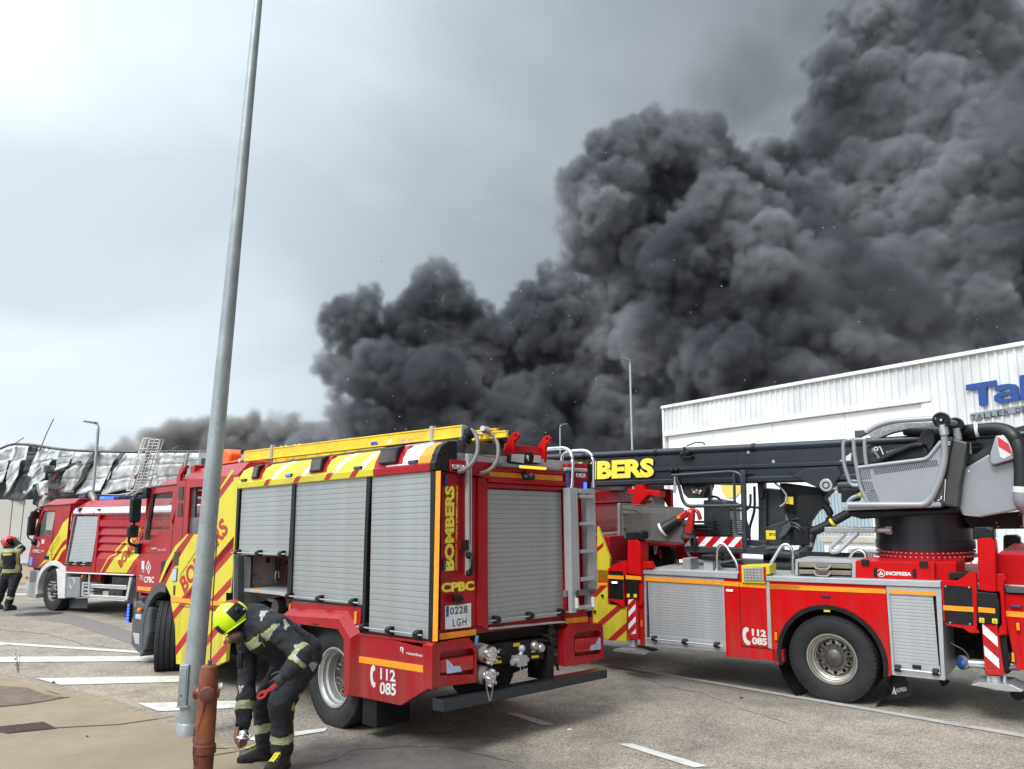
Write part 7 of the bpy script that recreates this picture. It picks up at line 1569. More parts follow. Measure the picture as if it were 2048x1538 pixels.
MB().prism([(0.175,3.104),(0.103,3.235),(0.038,3.293),(-0.022,3.289),(-0.053,3.237),(-0.038,3.116),(-0.002,3.04),(0.032,2.986),(0.039,3.019),(0.063,3.099)], 0.42, 0.82).build('seat_back', st2, lt, 0.05)
MB().prism([(0.585,2.941),(0.494,3.017),(0.195,3.105),(0.094,3.089),(0.048,3.031),(0.034,2.963),(0.056,2.942),(0.524,2.899),(0.546,2.894)], 0.42, 0.84).build('seat_cushion', st2, lt, 0.04)
TB('arm_rest', rnd([(0.557,0.88,2.938), (0.394,0.88,3.011), (0.181,0.88,3.096), (0.081,0.88,3.091)], 4), 0.035, BLP, lt, 10)
lp('console_box', [(0.729,3.038),(0.662,3.058),(0.582,2.986),(0.557,2.893),(0.73,2.877)], 0.5, 0.85, mat('olive_black_plastic', (0.03, 0.034, 0.028), 0.5), 0.03)
MB().lathe([(0.014, 0), (0.028, 0.0), (0.028, 0.015), (0.014, 0.015)], (0.61,0.9,3.068), (0, 1, 0), 16).build('washer', WPL, lt, 0, 40)
TB('hook', rnd([(0.579,0.9,3.089), (0.563,0.9,3.092), (0.53,0.9,2.993)], 3), 0.008, WPL, lt, 6)
TB('safety_chain', rnd([(0.661,0.9,3.068), (0.622,0.9,3.02), (0.584,0.9,2.95)], 3), 0.016, mat('chain_steel', ()), lt, 6)
for k in range(7):
    a, b = Vector((0.493,0.8,3.023)), Vector((0.207,0.8,3.089)); q = a.lerp(b, k / 6); BX('keypad_key', q - Vector((0.02, 0, 0.015)), q + Vector((0.02, 0.03, 0.015)), GREYC, lt, 0.004)
lp('seat_floor', [(1.05,2.356),(0.021,2.393),(-0.063,2.403),(-0.073,2.35),(-0.058,2.339),(1.054,2.304)], 0.25, 0.94, SIL, 0.006)
lp('floor_bracket', [(0.017,2.394),(-0.037,2.404),(-0.07,2.388),(-0.077,2.355),(0.045,2.349)], 0.93, 0.975, SIL, 0.006)
lp('under_floor', [(1.047,2.3),(-0.218,2.319),(-0.233,2.27),(0.878,2.191),(1.008,2.231)], 0.0, 0.8, BLP, 0.03)
lp('rear_panel', [(-0.195,3.178),(-0.259,3.163),(-0.137,2.736),(-0.087,2.358),(0.023,2.377),(-0.075,2.629),(-0.154,2.887)], 0.88, 0.93, mat('bronze_grey_panel', (0.055, 0.055, 0.053), 0.45, metal=0.3, var=0.08), 0.006)
lp('rear_panel', [(-0.244,3.161),(-0.399,3.101),(-0.356,2.88),(-0.292,2.646),(-0.238,2.331),(-0.089,2.354),(-0.141,2.736)], 0.60, 0.88, mat('bronze_grey_panel', ()), 0.02)
for q in [(-0.203,0.95,3.139),(-0.215,0.95,3.106),(-0.213,0.95,3.079),(-0.083,0.95,2.462),(-0.076,0.95,2.441),(-0.05,0.95,2.423),(-0.397,0.95,2.755)]: MB().sphere(q, 0.012, 8).build('panel_bolt', WPL, lt)
lp('seat_pad', [(1.119,2.585),(0.89,2.58),(0.932,2.415),(1.132,2.401)], 0.5, 0.7, BLK, 0.02)
sil([(1.01,0.85,2.395), (0.961,0.85,2.457), (0.838,0.85,2.502)], 0.028, rad=0.06); TB('grip_band', [(0.864,0.85,2.492), (0.831,0.85,2.507)], 0.032, YST, lt)
# grey counterweight housing with reflector
hsg = [(-0.312,2.793),(-0.597,2.961),(-0.603,2.864),(-0.628,2.825),(-0.871,2.89),(-0.847,2.591),(-0.887,2.34),(-0.928,2.319),(-0.444,2.214),(-0.256,2.235),(-0.22,2.327)]
lp('counterweight_cover', hsg, 0.0, 0.72, SIL, 0.07)
lp('boom_side_plate', [(-0.298,2.935),(-0.448,2.973),(-0.653,3.139),(-0.582,2.967),(-0.287,2.802)], 0.40, 0.55, BOOM, 0.006)
lp('lamp_cover', [(-0.685,3.162),(-0.768,3.171),(-0.83,3.148),(-0.868,3.062),(-0.878,2.893),(-0.632,2.82),(-0.602,2.862),(-0.612,2.957)], 0.55, 0.82, SIL, 0.05)
rq = [(-0.705,3.152),(-0.807,3.062),(-0.836,2.936),(-0.705,3.037)]
lp('reflector_plate', [(-0.699,3.16),(-0.779,3.155),(-0.837,3.094),(-0.86,2.945),(-0.746,2.887),(-0.712,2.91),(-0.697,3.037)], 0.815, 0.828, WPL, 0.006)
lp('reflector', rq, 0.826, 0.834, mat('reflector_red', (0.55, 0.01, 0.02), 0.2, coat=0.5), 0.002)
TB('rear_hose', rnd([(0.366,0.35,3.326), (-0.279,0.45,3.258), (-0.483,0.6,3.254), (-0.702,0.7,3.255), (-0.852,0.8,3.195), (-0.918,0.85,3.026), (-0.917,0.85,2.817), (-0.893,0.85,2.549)], 7, 0.35), 0.078, hs, lt, 16)
TB('hose_collar', [(-0.459,0.6,3.254), (-0.498,0.6,3.256)], 0.088, WPL, lt, 16); TB('hose_collar', [(-0.895,0.85,2.569), (-0.889,0.85,2.502)], 0.09, WPL, lt, 16)
TB('rear_hose', rnd([(-0.889,0.85,2.502), (-0.884,0.85,2.394), (-0.931,0.75,2.31)], 5, 0.2), 0.09, SIL, lt, 16)
lp('boom_rear_plate', [(-0.429,3.18),(-0.936,3.294),(-1.299,3.292),(-1.226,2.498),(-0.397,2.8)], 0.30, 0.38, BOOM, 0.01)
lp('lower_frame', [(-0.201,2.194),(-0.84,2.266),(-1.204,2.286),(-1.185,2.076),(-0.823,2.067),(-0.293,2.056)], -0.4, 0.3, BLK, 0.02)
for q in [(-0.569,0.32,2.089),(-0.808,0.32,2.095),(-0.804,0.32,2.229),(-0.559,0.32,2.136)]: MB().sphere(q, 0.012, 8).build('frame_bolt', ALUM, lt)
lp('vent_panel', [(-0.845,2.303),(-0.95,2.314),(-0.93,2.093),(-0.84,2.092)], 0.4, 0.5, ALUM)
BX('junction_box', (-0.335,0.5,2.967), tuple(Vector((-0.395,0.5,3.103)) + Vector((0, 0.06, 0))), SIL, lt, 0.006)
mb = MB()
for k in range(6):
    q = Vector((-0.417,0.52,3.04)) + Vector((-0.03 * (k % 3), 0, 0.05 * (k // 3))); mb.sphere(q, 0.018, 6); mb.cyl(q, q + Vector((0.0, 0, -0.12)), 0.008, 5)
mb.build('wiring', BLK, lt, 0, 60, kind='stuff')


# ================================================================ water tender on the left
RT = Matrix(((-0.81915, -0.57358, 0), (0.57358, -0.81915, 0), (0, 0, 1)))
tk = thing('tanker_truck', 'red fire tanker with white wheel arch standing farthest left before the burnt warehouse', 'fire truck', (-10.78132, 21.61699, 0), RT)
def tp_(name, q, a, b, m, bevel=0.004, holes=(), label=None, parent=None): return P(name, q, a, b, m, parent or tk, 'y', bevel, holes, label)
tcab = [(1.266,1.364),(1.252,1.019),(1.402,1.071),(1.391,1.296),(1.292,1.673),(1.134,2.051)] + [(0.879,2.578),(0.683,2.618),(-0.547,2.644)] + [(-0.369,2.236),(-0.433,1.231),(-0.419,1.115),(0.839,1.023)]
tcab = [(0.891,2.55),(0.747,2.648),(0.169,2.626),(-0.544,2.657)] + [(-0.478,2.236),(-0.554,1.163),(-0.374,1.158),(0.837,1.014),(1.414,1.033),(1.403,1.352),(1.296,1.692),(1.15,2.126)]
twin = [(0.856,2.465),(0.254,2.482)] + [(0.263,2.237),(0.358,1.859),(1.083,1.81),(1.031,2.126)]
for sg in (1, -1):
    a, b = (1.19, 1.25) if sg > 0 else (-1.25, -1.19)
    tp_('cab_side', tcab, a, b, RED2 if False else RED, 0.01, holes=[twin])
    P('side_window', twin, (1.21 if sg > 0 else -1.216), (1.216 if sg > 0 else -1.21), mat('pale_tinted_glass', (0.2, 0.24, 0.22), 0.04, var=0.05, alpha=0.25), tk, bevel=0)
BX('cab_back', (-0.60, -1.2, 0.95), (-0.52, 1.2, 2.60), RED, tk); BX('cab_floor', (-0.5, -1.19, 0.95), (1.2, 1.19, 1.10), BLK, tk)
BX('dashboard', (0.7, -1.15, 1.6), (1.1, 1.15, 1.98), BLK, tk, 0.03)
BX('seat', (-0.25, 0.3, 1.1), (0.1, 0.9, 2.1), BLK, tk, 0.05)
TB('steering_wheel', [(0.5 + 0.08 * math.sin(a), 0.6 + 0.24 * math.cos(a), 1.98 + 0.2 * math.sin(a)) for a in [2 * math.pi * i / 18 for i in range(19)]], 0.015, BLP, tk, 6)
fr = MB(); fr.prism([(-1.2, 1.0), (1.2, 1.0), (1.2, 2.6), (-1.2, 2.6)], 1.16, 1.22, 'x', None, [[(-1.0, 1.75), (1.0, 1.75), (1.0, 2.45), (-1.0, 2.45)]]); fr.build('cab_front', RED, tk, 0.01)
frustum('cab_roof', (-0.55, 1.0, -1.25, 1.25, 2.60), (-0.52, 0.7, -1.05, 1.05, 2.78), RED, tk, 0.03)
tp_('rain_gutter', [(0.857,2.612),(-0.539,2.63),(-0.544,2.603),(0.85,2.578)], 1.25, 1.27, BLP)
tp_('window_pillar', [(1.138,2.07),(1.019,2.164),(0.978,2.155),(1.008,1.83),(1.098,1.807)], 1.245, 1.262, BLP)
frustum('body_roof', (-4.6, -0.62, -1.2, 1.2, 2.52), (-4.5, -0.75, -0.9, 0.9, 2.72), RED, tk, 0.02)
BX('body_core', (-6.0, -1.22, 1.0), (-0.66, 1.10, 2.45), RED, tk, 0.01)
rv = [(1.24, 2.36), (1.265, 2.37), (1.27, 2.44), (1.22, 2.52), (1.12, 2.56), (1.0, 2.56), (1.0, 2.36)]
P('white_roof_edge', rv, -1.66, -0.72, WHT, tk, 'x', 0.004, smooth=30); P('white_roof_edge', rv, -5.8, -1.70, WHT, tk, 'x', 0.004, smooth=30)
P('edge_band', [(1.24, 2.37), (1.275, 2.37), (1.275, 2.395), (1.24, 2.395)], -5.8, -0.72, RED, tk, 'x', 0)
lpb = BX('work_lamp', (-1.08, 1.22, 2.44), (-0.98, 1.32, 2.53), BLP, tk, 0.01); BX('lens', (-1.07, 1.32, 2.455), (-0.99, 1.325, 2.52), LENS, lpb, 0)
BX('work_lamp', (-1.98, 1.22, 2.46), (-1.88, 1.30, 2.50), BLP, tk, 0.01)
tp_('shutter_frame', [(-0.777,2.235),(-1.922,2.232),(-1.75,1.176),(-0.59,1.164)] + [(-0.75, 2.36)], 1.10, 1.15, BLP)
tp_('shutter_edge', [(-0.545, 1.16), (-0.57, 1.16), (-0.78, 2.34), (-0.755, 2.34)], 1.14, 1.262, ALUM)
sh = tp_('roller_shutter', [(-0.875,2.321),(-1.898,2.316)] + [(-1.721,1.212),(-0.653,1.21)], 1.20, 1.235, mat('pale_slats', (0.48, 0.50, 0.52), 0.4, metal=0.3, var=0.03), 0)
sq_ = [(-0.875,2.321),(-1.898,2.316)] + [(-1.721,1.212),(-0.653,1.21)]
mb = MB()
for k in range(1, 32):
    t = k / 32; a = Vector(sq_[0]).lerp(Vector(sq_[3]), t); b = Vector(sq_[1]).lerp(Vector(sq_[2]), t); mb.box((b.x, 1.234, a.y - 0.003), (a.x, 1.2365, a.y + 0.003))
mb.build('slat_gap', DGR, sh, kind='stuff')
tp_('pull_bar', [(-0.64,1.183),(-1.732,1.187),(-1.736,1.165),(-0.644,1.158)], 1.24, 1.28, ALU)
for q in ((-0.804,1.27,1.188), (-1.223,1.27,1.196), (-1.633,1.27,1.201)): BX('bar_clamp', (q[0] - 0.08, 1.24, q[2] - 0.035), (q[0] + 0.08, 1.30, q[2] + 0.04), BLP, tk, 0.006)
# ribbed red side
rq_ = [(-1.905,2.232),(-2.042,2.111),(-1.931,1.981),(-1.94,1.826),(-1.865,1.679),(-1.905,1.542),(-1.831,1.387),(-1.812,1.01)]
xr = lambda z: -1.98 + (z - 2.2) * -0.02
mb = MB(); zz = [2.36, 2.12, 2.06, 1.92, 1.86, 1.73, 1.67, 1.54, 1.48, 0.99]; dep = [1.20, 1.20, 1.25, 1.25, 1.20, 1.20, 1.25, 1.25, 1.20, 1.20]
zz = [2.36, 2.26, 2.22, 2.08, 2.03, 1.89, 1.84, 1.71, 1.66, 1.52, 1.47, 1.33, 0.99]; dep = [1.19, 1.19, 1.25, 1.25, 1.20, 1.25, 1.20, 1.25, 1.20, 1.25, 1.20, 1.25, 1.25]
prf = [(d, z) for d, z in zip(dep, zz)] + [(1.08, 0.99), (1.08, 2.36)]
P('ribbed_panel', prf, -5.9, -1.93, RED, tk, 'x', 0.006)
tp_('panel_post', [(-1.85, 0.99), (-1.95, 0.99), (-1.97, 2.36), (-1.88, 2.36)], 1.15, 1.262, RED)
tp_('panel_post', [(-1.767,1.18),(-1.932,1.973),(-1.999,1.973),(-1.837,1.003),(-1.781,1.001)], 1.20, 1.255, RED)
def on_ribs(q, m, name, off=0.004):
    """foil that follows the ribs"""
    mb = MB()
    for i in range(len(zz) - 1):
        c = clip(list(q), [(0, zz[i + 1], 0, 1), (0, zz[i], 0, -1)])
        if len(c) < 3: continue
        dz = zz[i] - zz[i + 1]
        mb.add([(x, dep[i + 1] + (dep[i] - dep[i + 1]) * (z - zz[i + 1]) / dz + off, z) for x, z in c], [tuple(range(len(c)))])
    return mb.build(name, m, tk)
on_ribs([(-2.417,1.027),(-3.324,1.041),(-3.729,1.461),(-3.687,2.064),(-3.625,2.08),(-3.417,1.849),(-3.135,1.68),(-3.005,1.512),(-2.747,1.357)], YEL, 'yellow_foil')
on_ribs([(-2.19,1.023),(-2.239,1.025),(-2.551,1.386),(-2.737,1.424),(-2.951,1.661),(-3.189,1.73),(-3.21,1.896),(-3.172,1.888),(-3.14,1.746),(-2.886,1.676),(-2.7,1.456),(-2.517,1.402)], YEL, 'yellow_flash')
on_ribs([(-3.369,1.043),(-3.535,1.045),(-3.794,1.318),(-3.774,1.462)], STRIPE, 'red_stripe', 0.006)
vs, fs = text_mesh('BOMBERS', 0.035)
pa, pb, pc2 = [Vector(q) for q in [(-3.079,1.135),(-3.887,1.918),(-2.918,1.27)]]
mb = MB(); mb.add([tuple([(pa + (pb - pa) * v[0] + (pc2 - pa) * v[1]).x, 1.262, (pa + (pb - pa) * v[0] + (pc2 - pa) * v[1]).y]) for v in vs], fs); mb.build('lettering', STRIPE, tk)
tp_('white_sill', [(-0.571,0.976),(-3.63,1.015),(-3.633,0.991),(-0.577,0.948)], 1.15, 1.27, WHT)
tp_('red_skirt', [(-0.603,1.132),(-1.755,1.148),(-1.781,0.999),(-0.607,0.977)], 1.15, 1.255, RED)
# cab foil
tyc = [(0.841,1.032),(0.583,1.277),(0.392,1.465),(0.128,1.651),(-0.045,1.908),(-0.185,2.145)] + [(-0.485,2.25)] + [(-0.489,2.236),(-0.476,1.803),(-0.29,1.693),(-0.093,1.474),(0.191,1.214),(0.561,1.168)]
tp_('yellow_foil', [(0.839,1.023),(0.538,1.242),(0.274,1.631),(-0.012,1.89),(-0.218,2.163),(-0.484,2.299),(-0.48,1.785),(-0.275,1.675),(0.192,1.218),(0.487,1.179)], 1.25, 1.252, YEL, 0)
sheet('yellow_flash', [[(0.061,1.218),(-0.233,1.512),(-0.463,1.642),(-0.498,1.553),(-0.316,1.46),(-0.106,1.218)]], 1.2505, YEL, tk)
P('door_grip', [(0.549,1.337),(0.322,1.342),(0.318,1.247),(0.553,1.242)], 1.25, 1.27, BLP, tk)
sheet('door_line', [[(0.251,2.237),(0.236,2.237),(0.191,1.214),(0.213,1.214)], [(1.267,1.369),(-0.074,1.383),(-0.075,1.376),(1.265,1.362)]], 1.2525, BLP, tk)
def ttext(txt, q, m, bold=0.03): return text('lettering', txt, (q[0][0], 1.2535, q[0][1]), (q[1][0], 1.2535, q[1][1]), (q[2][0], 1.2535, q[2][1]), m, tk, bold)
ttext('CPBC', [(1.203,1.406),(0.841,1.404),(1.212,1.487)], WPL, 0.04); ttext('421', [(0.771,1.439),(0.616,1.436),(0.779,1.48)], WPL); ttext('CONSORCI PROVINCIAL', [(0.272,1.43),(-0.135,1.827),(0.334,1.457)], BLP, 0.0); ttext('BOMBERS CASTELLÓ', [(0.184,1.405),(-0.184,1.764),(0.234,1.431)], BLP, 0.0)
sheet('divider', [[(0.828,1.49),(0.816,1.49),(0.796,1.392),(0.808,1.392)]], 1.2525, WPL, tk); sheet('notice', [[(0.795,1.744),(0.64,1.741),(0.633,1.635),(0.781,1.639)]], 1.2525, WPL, tk)
rhomb([(0.968,1.711),(0.85,1.632),(0.946,1.532),(1.049,1.611)], tk, 1.2525)
# white mudguard, step and front corner
WC = mat('dirty_white_plastic', (0.60, 0.60, 0.58), 0.45, var=0.05, dirt=0.55, dcol=(0.30, 0.28, 0.25))
wq_ = [(0.806,1.051),(0.563,1.177),(-0.365,1.207),(-0.373,1.069)]
R0 = (0.02, 0.53)
ao = [(R0[0] + 0.84 * math.cos(a), R0[1] + 0.70 * math.sin(a)) for a in [R(-15) + R(150) * i / 16 for i in range(17)]]
ai = [(R0[0] + 0.70 * math.cos(a), R0[1] + 0.58 * math.sin(a)) for a in [R(-15) + R(150) * i / 16 for i in range(17)]]
tp_('mudguard', ao + ai[::-1], 0.85, 1.275, WC, 0.02)
tp_('mudguard_rear', [(-0.366,1.202),(-0.4,1.061),(-0.567,1.092),(-0.605,0.988),(-0.674,0.342),(-0.353,0.326),(-0.179,0.938),(-0.107,1.025),(-0.373,1.069)], 0.9, 1.27, WC, 0.02)
tp_('step_corner', [(1.291,0.925),(1.141,0.967),(0.826,0.959),(0.846,0.683),(0.835,0.265),(1.371,0.283),(1.449,0.734)], 0.9, 1.24, WC, 0.03)
tp_('step_recess', [(1.267,0.907),(1.177,0.947),(0.899,0.938),(0.9,0.663),(1.239,0.649)], 1.235, 1.245, mat('grey_recess', (0.30, 0.30, 0.30), 0.6), 0)
BX('front_bumper', (1.1, -1.2, 0.3), (1.35, 1.15, 0.95), WC, tk, 0.04)
BX('side_beacon', (1.20, 1.18, 1.08), (1.30, 1.27, 1.28), BLUL, tk, 0.02)
MB().sphere((1.387,1.26,0.77), 0.04, 8).build('indicator', AMB, tk, 0, 60)
tp_('grey_hatch', [(-0.655,0.857),(-1.27,0.871),(-1.328,0.396),(-0.671,0.356)], 1.0, 1.25, mat('hatch_grey', (0.26, 0.265, 0.27), 0.4, metal=0.3), 0.02)
MB().lathe([(0.10, 0), (0.115, 0.01), (0.13, 0)], (-0.945,1.252,0.711), (0, 1, 0), 20).build('hatch_ring', ALUM, tk)
tp_('mud_flap', [(-0.41,0.311),(-1.258,0.364),(-1.301,0.127),(-0.456,0.078)], 1.0, 1.02, DGR)
tp_('red_post', [(-1.316,0.942),(-1.756,0.949),(-1.754,0.77),(-1.333,0.753)], 0.9, 1.0, RED); tp_('amber_flasher', [(-1.232,0.93),(-1.293,0.932),(-1.283,0.837),(-1.232,0.835)], 1.1, 1.2, AMB)
tp_('grille_frame', [(-1.333,0.753),(-1.722,0.76),(-1.745,0.434),(-1.35,0.425)], 0.9, 1.22, ALUM, 0.01, holes=[[(-1.424,0.722),(-1.694,0.725),(-1.706,0.463),(-1.427,0.458)]])
for k in range(4):
    a = Vector((-1.404,0.696)); BX('grille_bar', (a.x - 0.44, 1.0, a.y - 0.04 - 0.085 * k), (a.x - 0.02, 1.20, a.y - 0.085 * k), ALUM, tk)
MB().cyl((-0.867,0.9,0.802), (-1.25,1.1,0.828), 0.10, 16).build('outlet', BLK, tk)
TB('pillar', [(-1.63,1.2,0.985), (-1.674,1.2,0.424)], 0.03, ALUM, tk)
for q in ([(-1.826,0.736),(-3.32,0.765),(-3.334,0.669),(-1.824,0.651)], [(-1.77,0.483),(-3.312,0.518),(-3.322,0.411),(-1.795,0.396)]):
    b = tp_('side_rail', q, 1.20, 1.25, WC, 0.01)
    mx = [((q[0][0], (q[0][1] * (1 - t) + q[3][1] * t)), (q[1][0], (q[1][1] * (1 - t) + q[2][1] * t))) for t in (0.33, 0.66)]
    for a, c in mx: MB().prism([(a[0], a[1] - 0.006), (c[0], c[1] - 0.006), (c[0], c[1] + 0.006), (a[0], a[1] + 0.006)], 1.2505, 1.252).build('rail_groove', DGR, b)
mb = MB(); mb.box((-4.0, -1.0, 0.55), (-1.6, 0.7, 0.99)).cyl((-2.3, 0.8, 0.55), (-2.3, 1.0, 0.55), 0.14, 16).cyl((-2.7, 0.8, 0.58), (-2.7, 1.05, 0.58), 0.16, 16).box((-2.9, 0.7, 0.7), (-2.2, 0.95, 0.9)).sphere((-3.3, 0.95, 0.85), 0.10, 10)
mb.build('pump_gear', STEELD, tk, 0, 40)
BX('chassis', (-6, -0.5, 0.55), (1.1, 0.5, 0.95), BLK, tk)
TB('rear_mudguard', rnd([(-3.463,1.2,0.95), (-3.413,1.2,0.673), (-3.356,1.2,0.444)], 4), 0.05, WC, tk)
wheel(tk, (0.02, 1.06, 0.52), 1, 0.52, 0.34, 0.30, STEELD, convex=True, hub=0.12, hubl=0.08, treadn=44)
wheel(tk, (0.02, -1.06, 0.52), -1, 0.52, 0.34, 0.30, STEELD, convex=True, treadn=30); wheel(tk, (-3.9, 1.06, 0.52), 1, 0.52, 0.34, 0.30, STEELD, convex=True, treadn=30)
mb = MB()
for k in range(10):
    a = 2 * math.pi * k / 10; p = Vector((0.02 + 0.18 * math.cos(a), 1.17, 0.52 + 0.18 * math.sin(a))); mb.tube([p, p + Vector((0.01, 0.06, 0)), p + Vector((0.03, 0.085, 0.02))], 0.012, 6)
mb.build('nut_indicators', WPL, tk, kind='stuff')
# roof items
BX('light_bar', (-0.2, -0.8, 2.80), (0.15, 0.75, 2.90), BLUO, tk, 0.02); BX('light_bar_foot', (-0.1, -0.6, 2.76), (0.05, 0.6, 2.80), BLP, tk)
BX('blue_beacon', (-1.25, 0.55, 2.745), (-1.0, 0.80, 2.82), BLUL, tk, 0.02); BX('blue_beacon', (-1.0, 0.1, 2.745), (0.3, 0.3, 2.84), BLUO, tk, 0.02)
TB('roof_rail', [(0.75, 0.9, 2.86), (-0.6, 0.8, 2.92)], 0.015, BLP, tk)
TB('exhaust_pipe', rnd([(-0.85,0.8,2.58), (-0.788,0.8,2.76), (-0.566,0.8,2.897)], 5, 0.15), 0.085, mat('heat_stained_steel', (0.22, 0.19, 0.16), 0.45, metal=0.6, var=0.2, dirt=0.4), tk, 16)
MB().cyl((-0.609,0.8,2.868), (-0.526,0.8,2.909), 0.088, 16).build('exhaust_end', BLK, tk)
# mirrors
mq = (1,1.427,2.127); mq2 = (1,1.461,2.015)
for p, h_, w_ in (((1.25,1.285,2.36), 0.11, 0.09), ((1.25,1.331,2.126), 0.22, 0.09), ((1.25,1.33,1.928), 0.09, 0.09)):
    b = BX('wing_mirror', (p[0] - 0.07, p[1] - w_, p[2] - h_), (p[0] + 0.07, p[1] + w_, p[2] + h_), BLP, tk, 0.04)
    BX('mirror_glass', (p[0] - 0.075, p[1] - w_ * 0.8, p[2] - h_ * 0.8), (p[0] - 0.065, p[1] + w_ * 0.8, p[2] + h_ * 0.8), GLASS_D, b, 0)
TB('mirror_arm', rnd([(0.896,1.25,2.516), (1.25,1.251,2.52), (1.25,1.385,2.353)], 4), 0.022, BLP, tk)
TB('mirror_arm', rnd([(1.25,1.405,1.92), (1.25,1.388,1.788), (1.25,1.292,1.721), (1.09,1.27,1.676)], 4), 0.02, BLP, tk)
MB().sphere((1.084,1.28,1.676), 0.09, 10).build('mirror_mount', BLP, tk, 0, 60)


# ================================================================ white workshop building on the right
BO = Vector((6.5, 35.0, 0)); bx_ = Vector((7.7, -12.4, 0)).normalized(); by_ = Vector((bx_.y, -bx_.x, 0))
RB = Matrix(((bx_.x, by_.x, 0), (bx_.y, by_.y, 0), (0, 0, 1)))
bw = thing('workshop_building', 'white corrugated workshop building with blue letters at the right edge', 'building', tuple(BO), RB)
WALLW = mat('white_wall_panel', (0.80, 0.81, 0.81), 0.6, var=0.02, scale=0.8, dirt=0.18, dcol=(0.55, 0.53, 0.50))
CORR = mat('white_corrugated_sheet', (0.70, 0.71, 0.71), 0.5, var=0.05, scale=0.7, dirt=0.6, dcol=(0.42, 0.41, 0.39), v2=(0.56, 0.57, 0.57), v2s=0.5)
TRIM = mat('white_trim', (0.70, 0.70, 0.68), 0.5, var=0.04, dirt=0.3, dcol=(0.45, 0.42, 0.38))
XE = 22.0; ZT = 7.22; ZB = 6.02; X1 = 12.35
# the wall is seen from outside at y > 0 towards the camera
sgn = 1 if by_.y < 0 else -1
def wbox(name, p, q, m, parent=None, bevel=0.004): return BX(name, (p[0], p[1] * sgn, p[2]), (q[0], q[1] * sgn, q[2]), m, parent or bw, bevel)
wbox('building_mass', (0.4, -14, 0), (XE, -0.12, ZT - 0.25), WALLW)
wbox('roof_slab', (0.35, -14, ZT - 0.25), (XE, -0.1, ZT - 0.15), TRIM)
# smooth wall panels below the band (recessed)
xs_ = [0.45, 3.1, 6.1, 9.2, 12.0]
for a, b in zip(xs_[:-1], xs_[1:]):
    wbox('wall_panel', (a + 0.012, -0.11, 0), (b - 0.012, -0.06, ZB - 0.16), WALLW)
wbox('wall_edge', (12.0, -0.11, 0), (X1, 0.03, ZB - 0.1), TRIM)
def corr(name, x0, x1, z0, z1, pitch=0.255, y0=0.0, m=CORR):
    mb = MB(); n = int((x1 - x0) / pitch); p = (x1 - x0) / n; prof = []
    for i in range(n):
        a = x0 + i * p; prof += [(a, 0.0), (a + p * 0.62, 0.0), (a + p * 0.70, 0.05), (a + p * 0.92, 0.05)]
    prof.append((x1, 0.0))
    vs = [(x, (y0 + y) * sgn, z) for x, y in prof for z in (z0, z1)]
    mb.add(vs, [(2 * i, 2 * i + 2, 2 * i + 3, 2 * i + 1) for i in range(len(prof) - 1)])
    o = mb.build(name, m, bw); md = o.modifiers.new('sheet', 'SOLIDIFY'); md.thickness = 0.006; return o
corr('corrugated_sheet', 0.33, X1, ZB, ZT - 0.12); corr('corrugated_sheet', X1, XE, 0, ZT - 0.12, y0=0.012)
wbox('coping', (0.25, -0.15, ZT - 0.12), (XE, 0.14, ZT), TRIM, bevel=0.01)
wbox('band_trim', (0.27, -0.11, ZB - 0.14), (X1, 0.10, ZB + 0.02), TRIM, bevel=0.01)
wbox('door_trim', (X1 - 0.28, -0.1, 0), (X1 + 0.03, 0.05, ZB - 0.14), CORR, bevel=0.01)
wbox('corner_flashing', (0.25, -0.2, 0), (0.36, 0.08, ZT - 0.12), TRIM)
# lower annex seen under the boom: blue roller door, cornice, ventilation grille
DOORB = mat('pale_blue_sheet', (0.36, 0.43, 0.48), 0.5, var=0.04, dirt=0.25)
dq_ = [(8.057,3.215),(10.004,0.826)]
corr('roller_door', (7.374,1.923)[0], (9.973,1.94)[0], 0.0, 3.3, 0.13, -0.04, DOORB)
anx = [(9.81,1.865), (12.146,1.597)]
wbox('annex_wall', (9.0, 0.0, 0), (12.6, 1.2, 1.55), WALLW)
wbox('annex_cornice', (8.9, -0.0, 1.55), (12.7, 1.3, 1.75), mat('beige_cornice', (0.46, 0.42, 0.36), 0.7, var=0.06, dirt=0.4), bevel=0.02)
gq = [(9.897,1.366),(10.87,0.895)]
wbox('vent_grille', (gq[0][0], 1.2, gq[1][1]), (gq[1][0], 1.23, gq[0][1]), mat('vent_beige', (0.42, 0.40, 0.36), 0.6))
mb = MB()
for i in range(13):
    for j in range(9):
        x = gq[0][0] + (gq[1][0] - gq[0][0]) * (0.12 + 0.76 * i / 12); z = gq[1][1] + (gq[0][1] - gq[1][1]) * (0.1 + 0.7 * j / 8); mb.box((x - 0.02, 1.228 * sgn, z - 0.02), (x + 0.02, 1.236 * sgn, z + 0.02))
mb.build('grille_openings', DGR, bw, kind='stuff')
# railing spikes on a low wall behind the rear outrigger
rw = (12.81,0,0.873)
mb = None
MB().prism(circ(0, 0, 0.55, 24), 0.0, 0.02 * sgn, 'y').build('round_sign', mat('yellow_round_sign', (0.72, 0.52, 0.12), 0.5, var=0.03), bw)
o = [c for c in bw.children if c.name.startswith('round_sign')][0]; q = (3.954,0,3.678); o.location = (q[0], 0.02 * sgn - 0.06 * sgn, q[2])
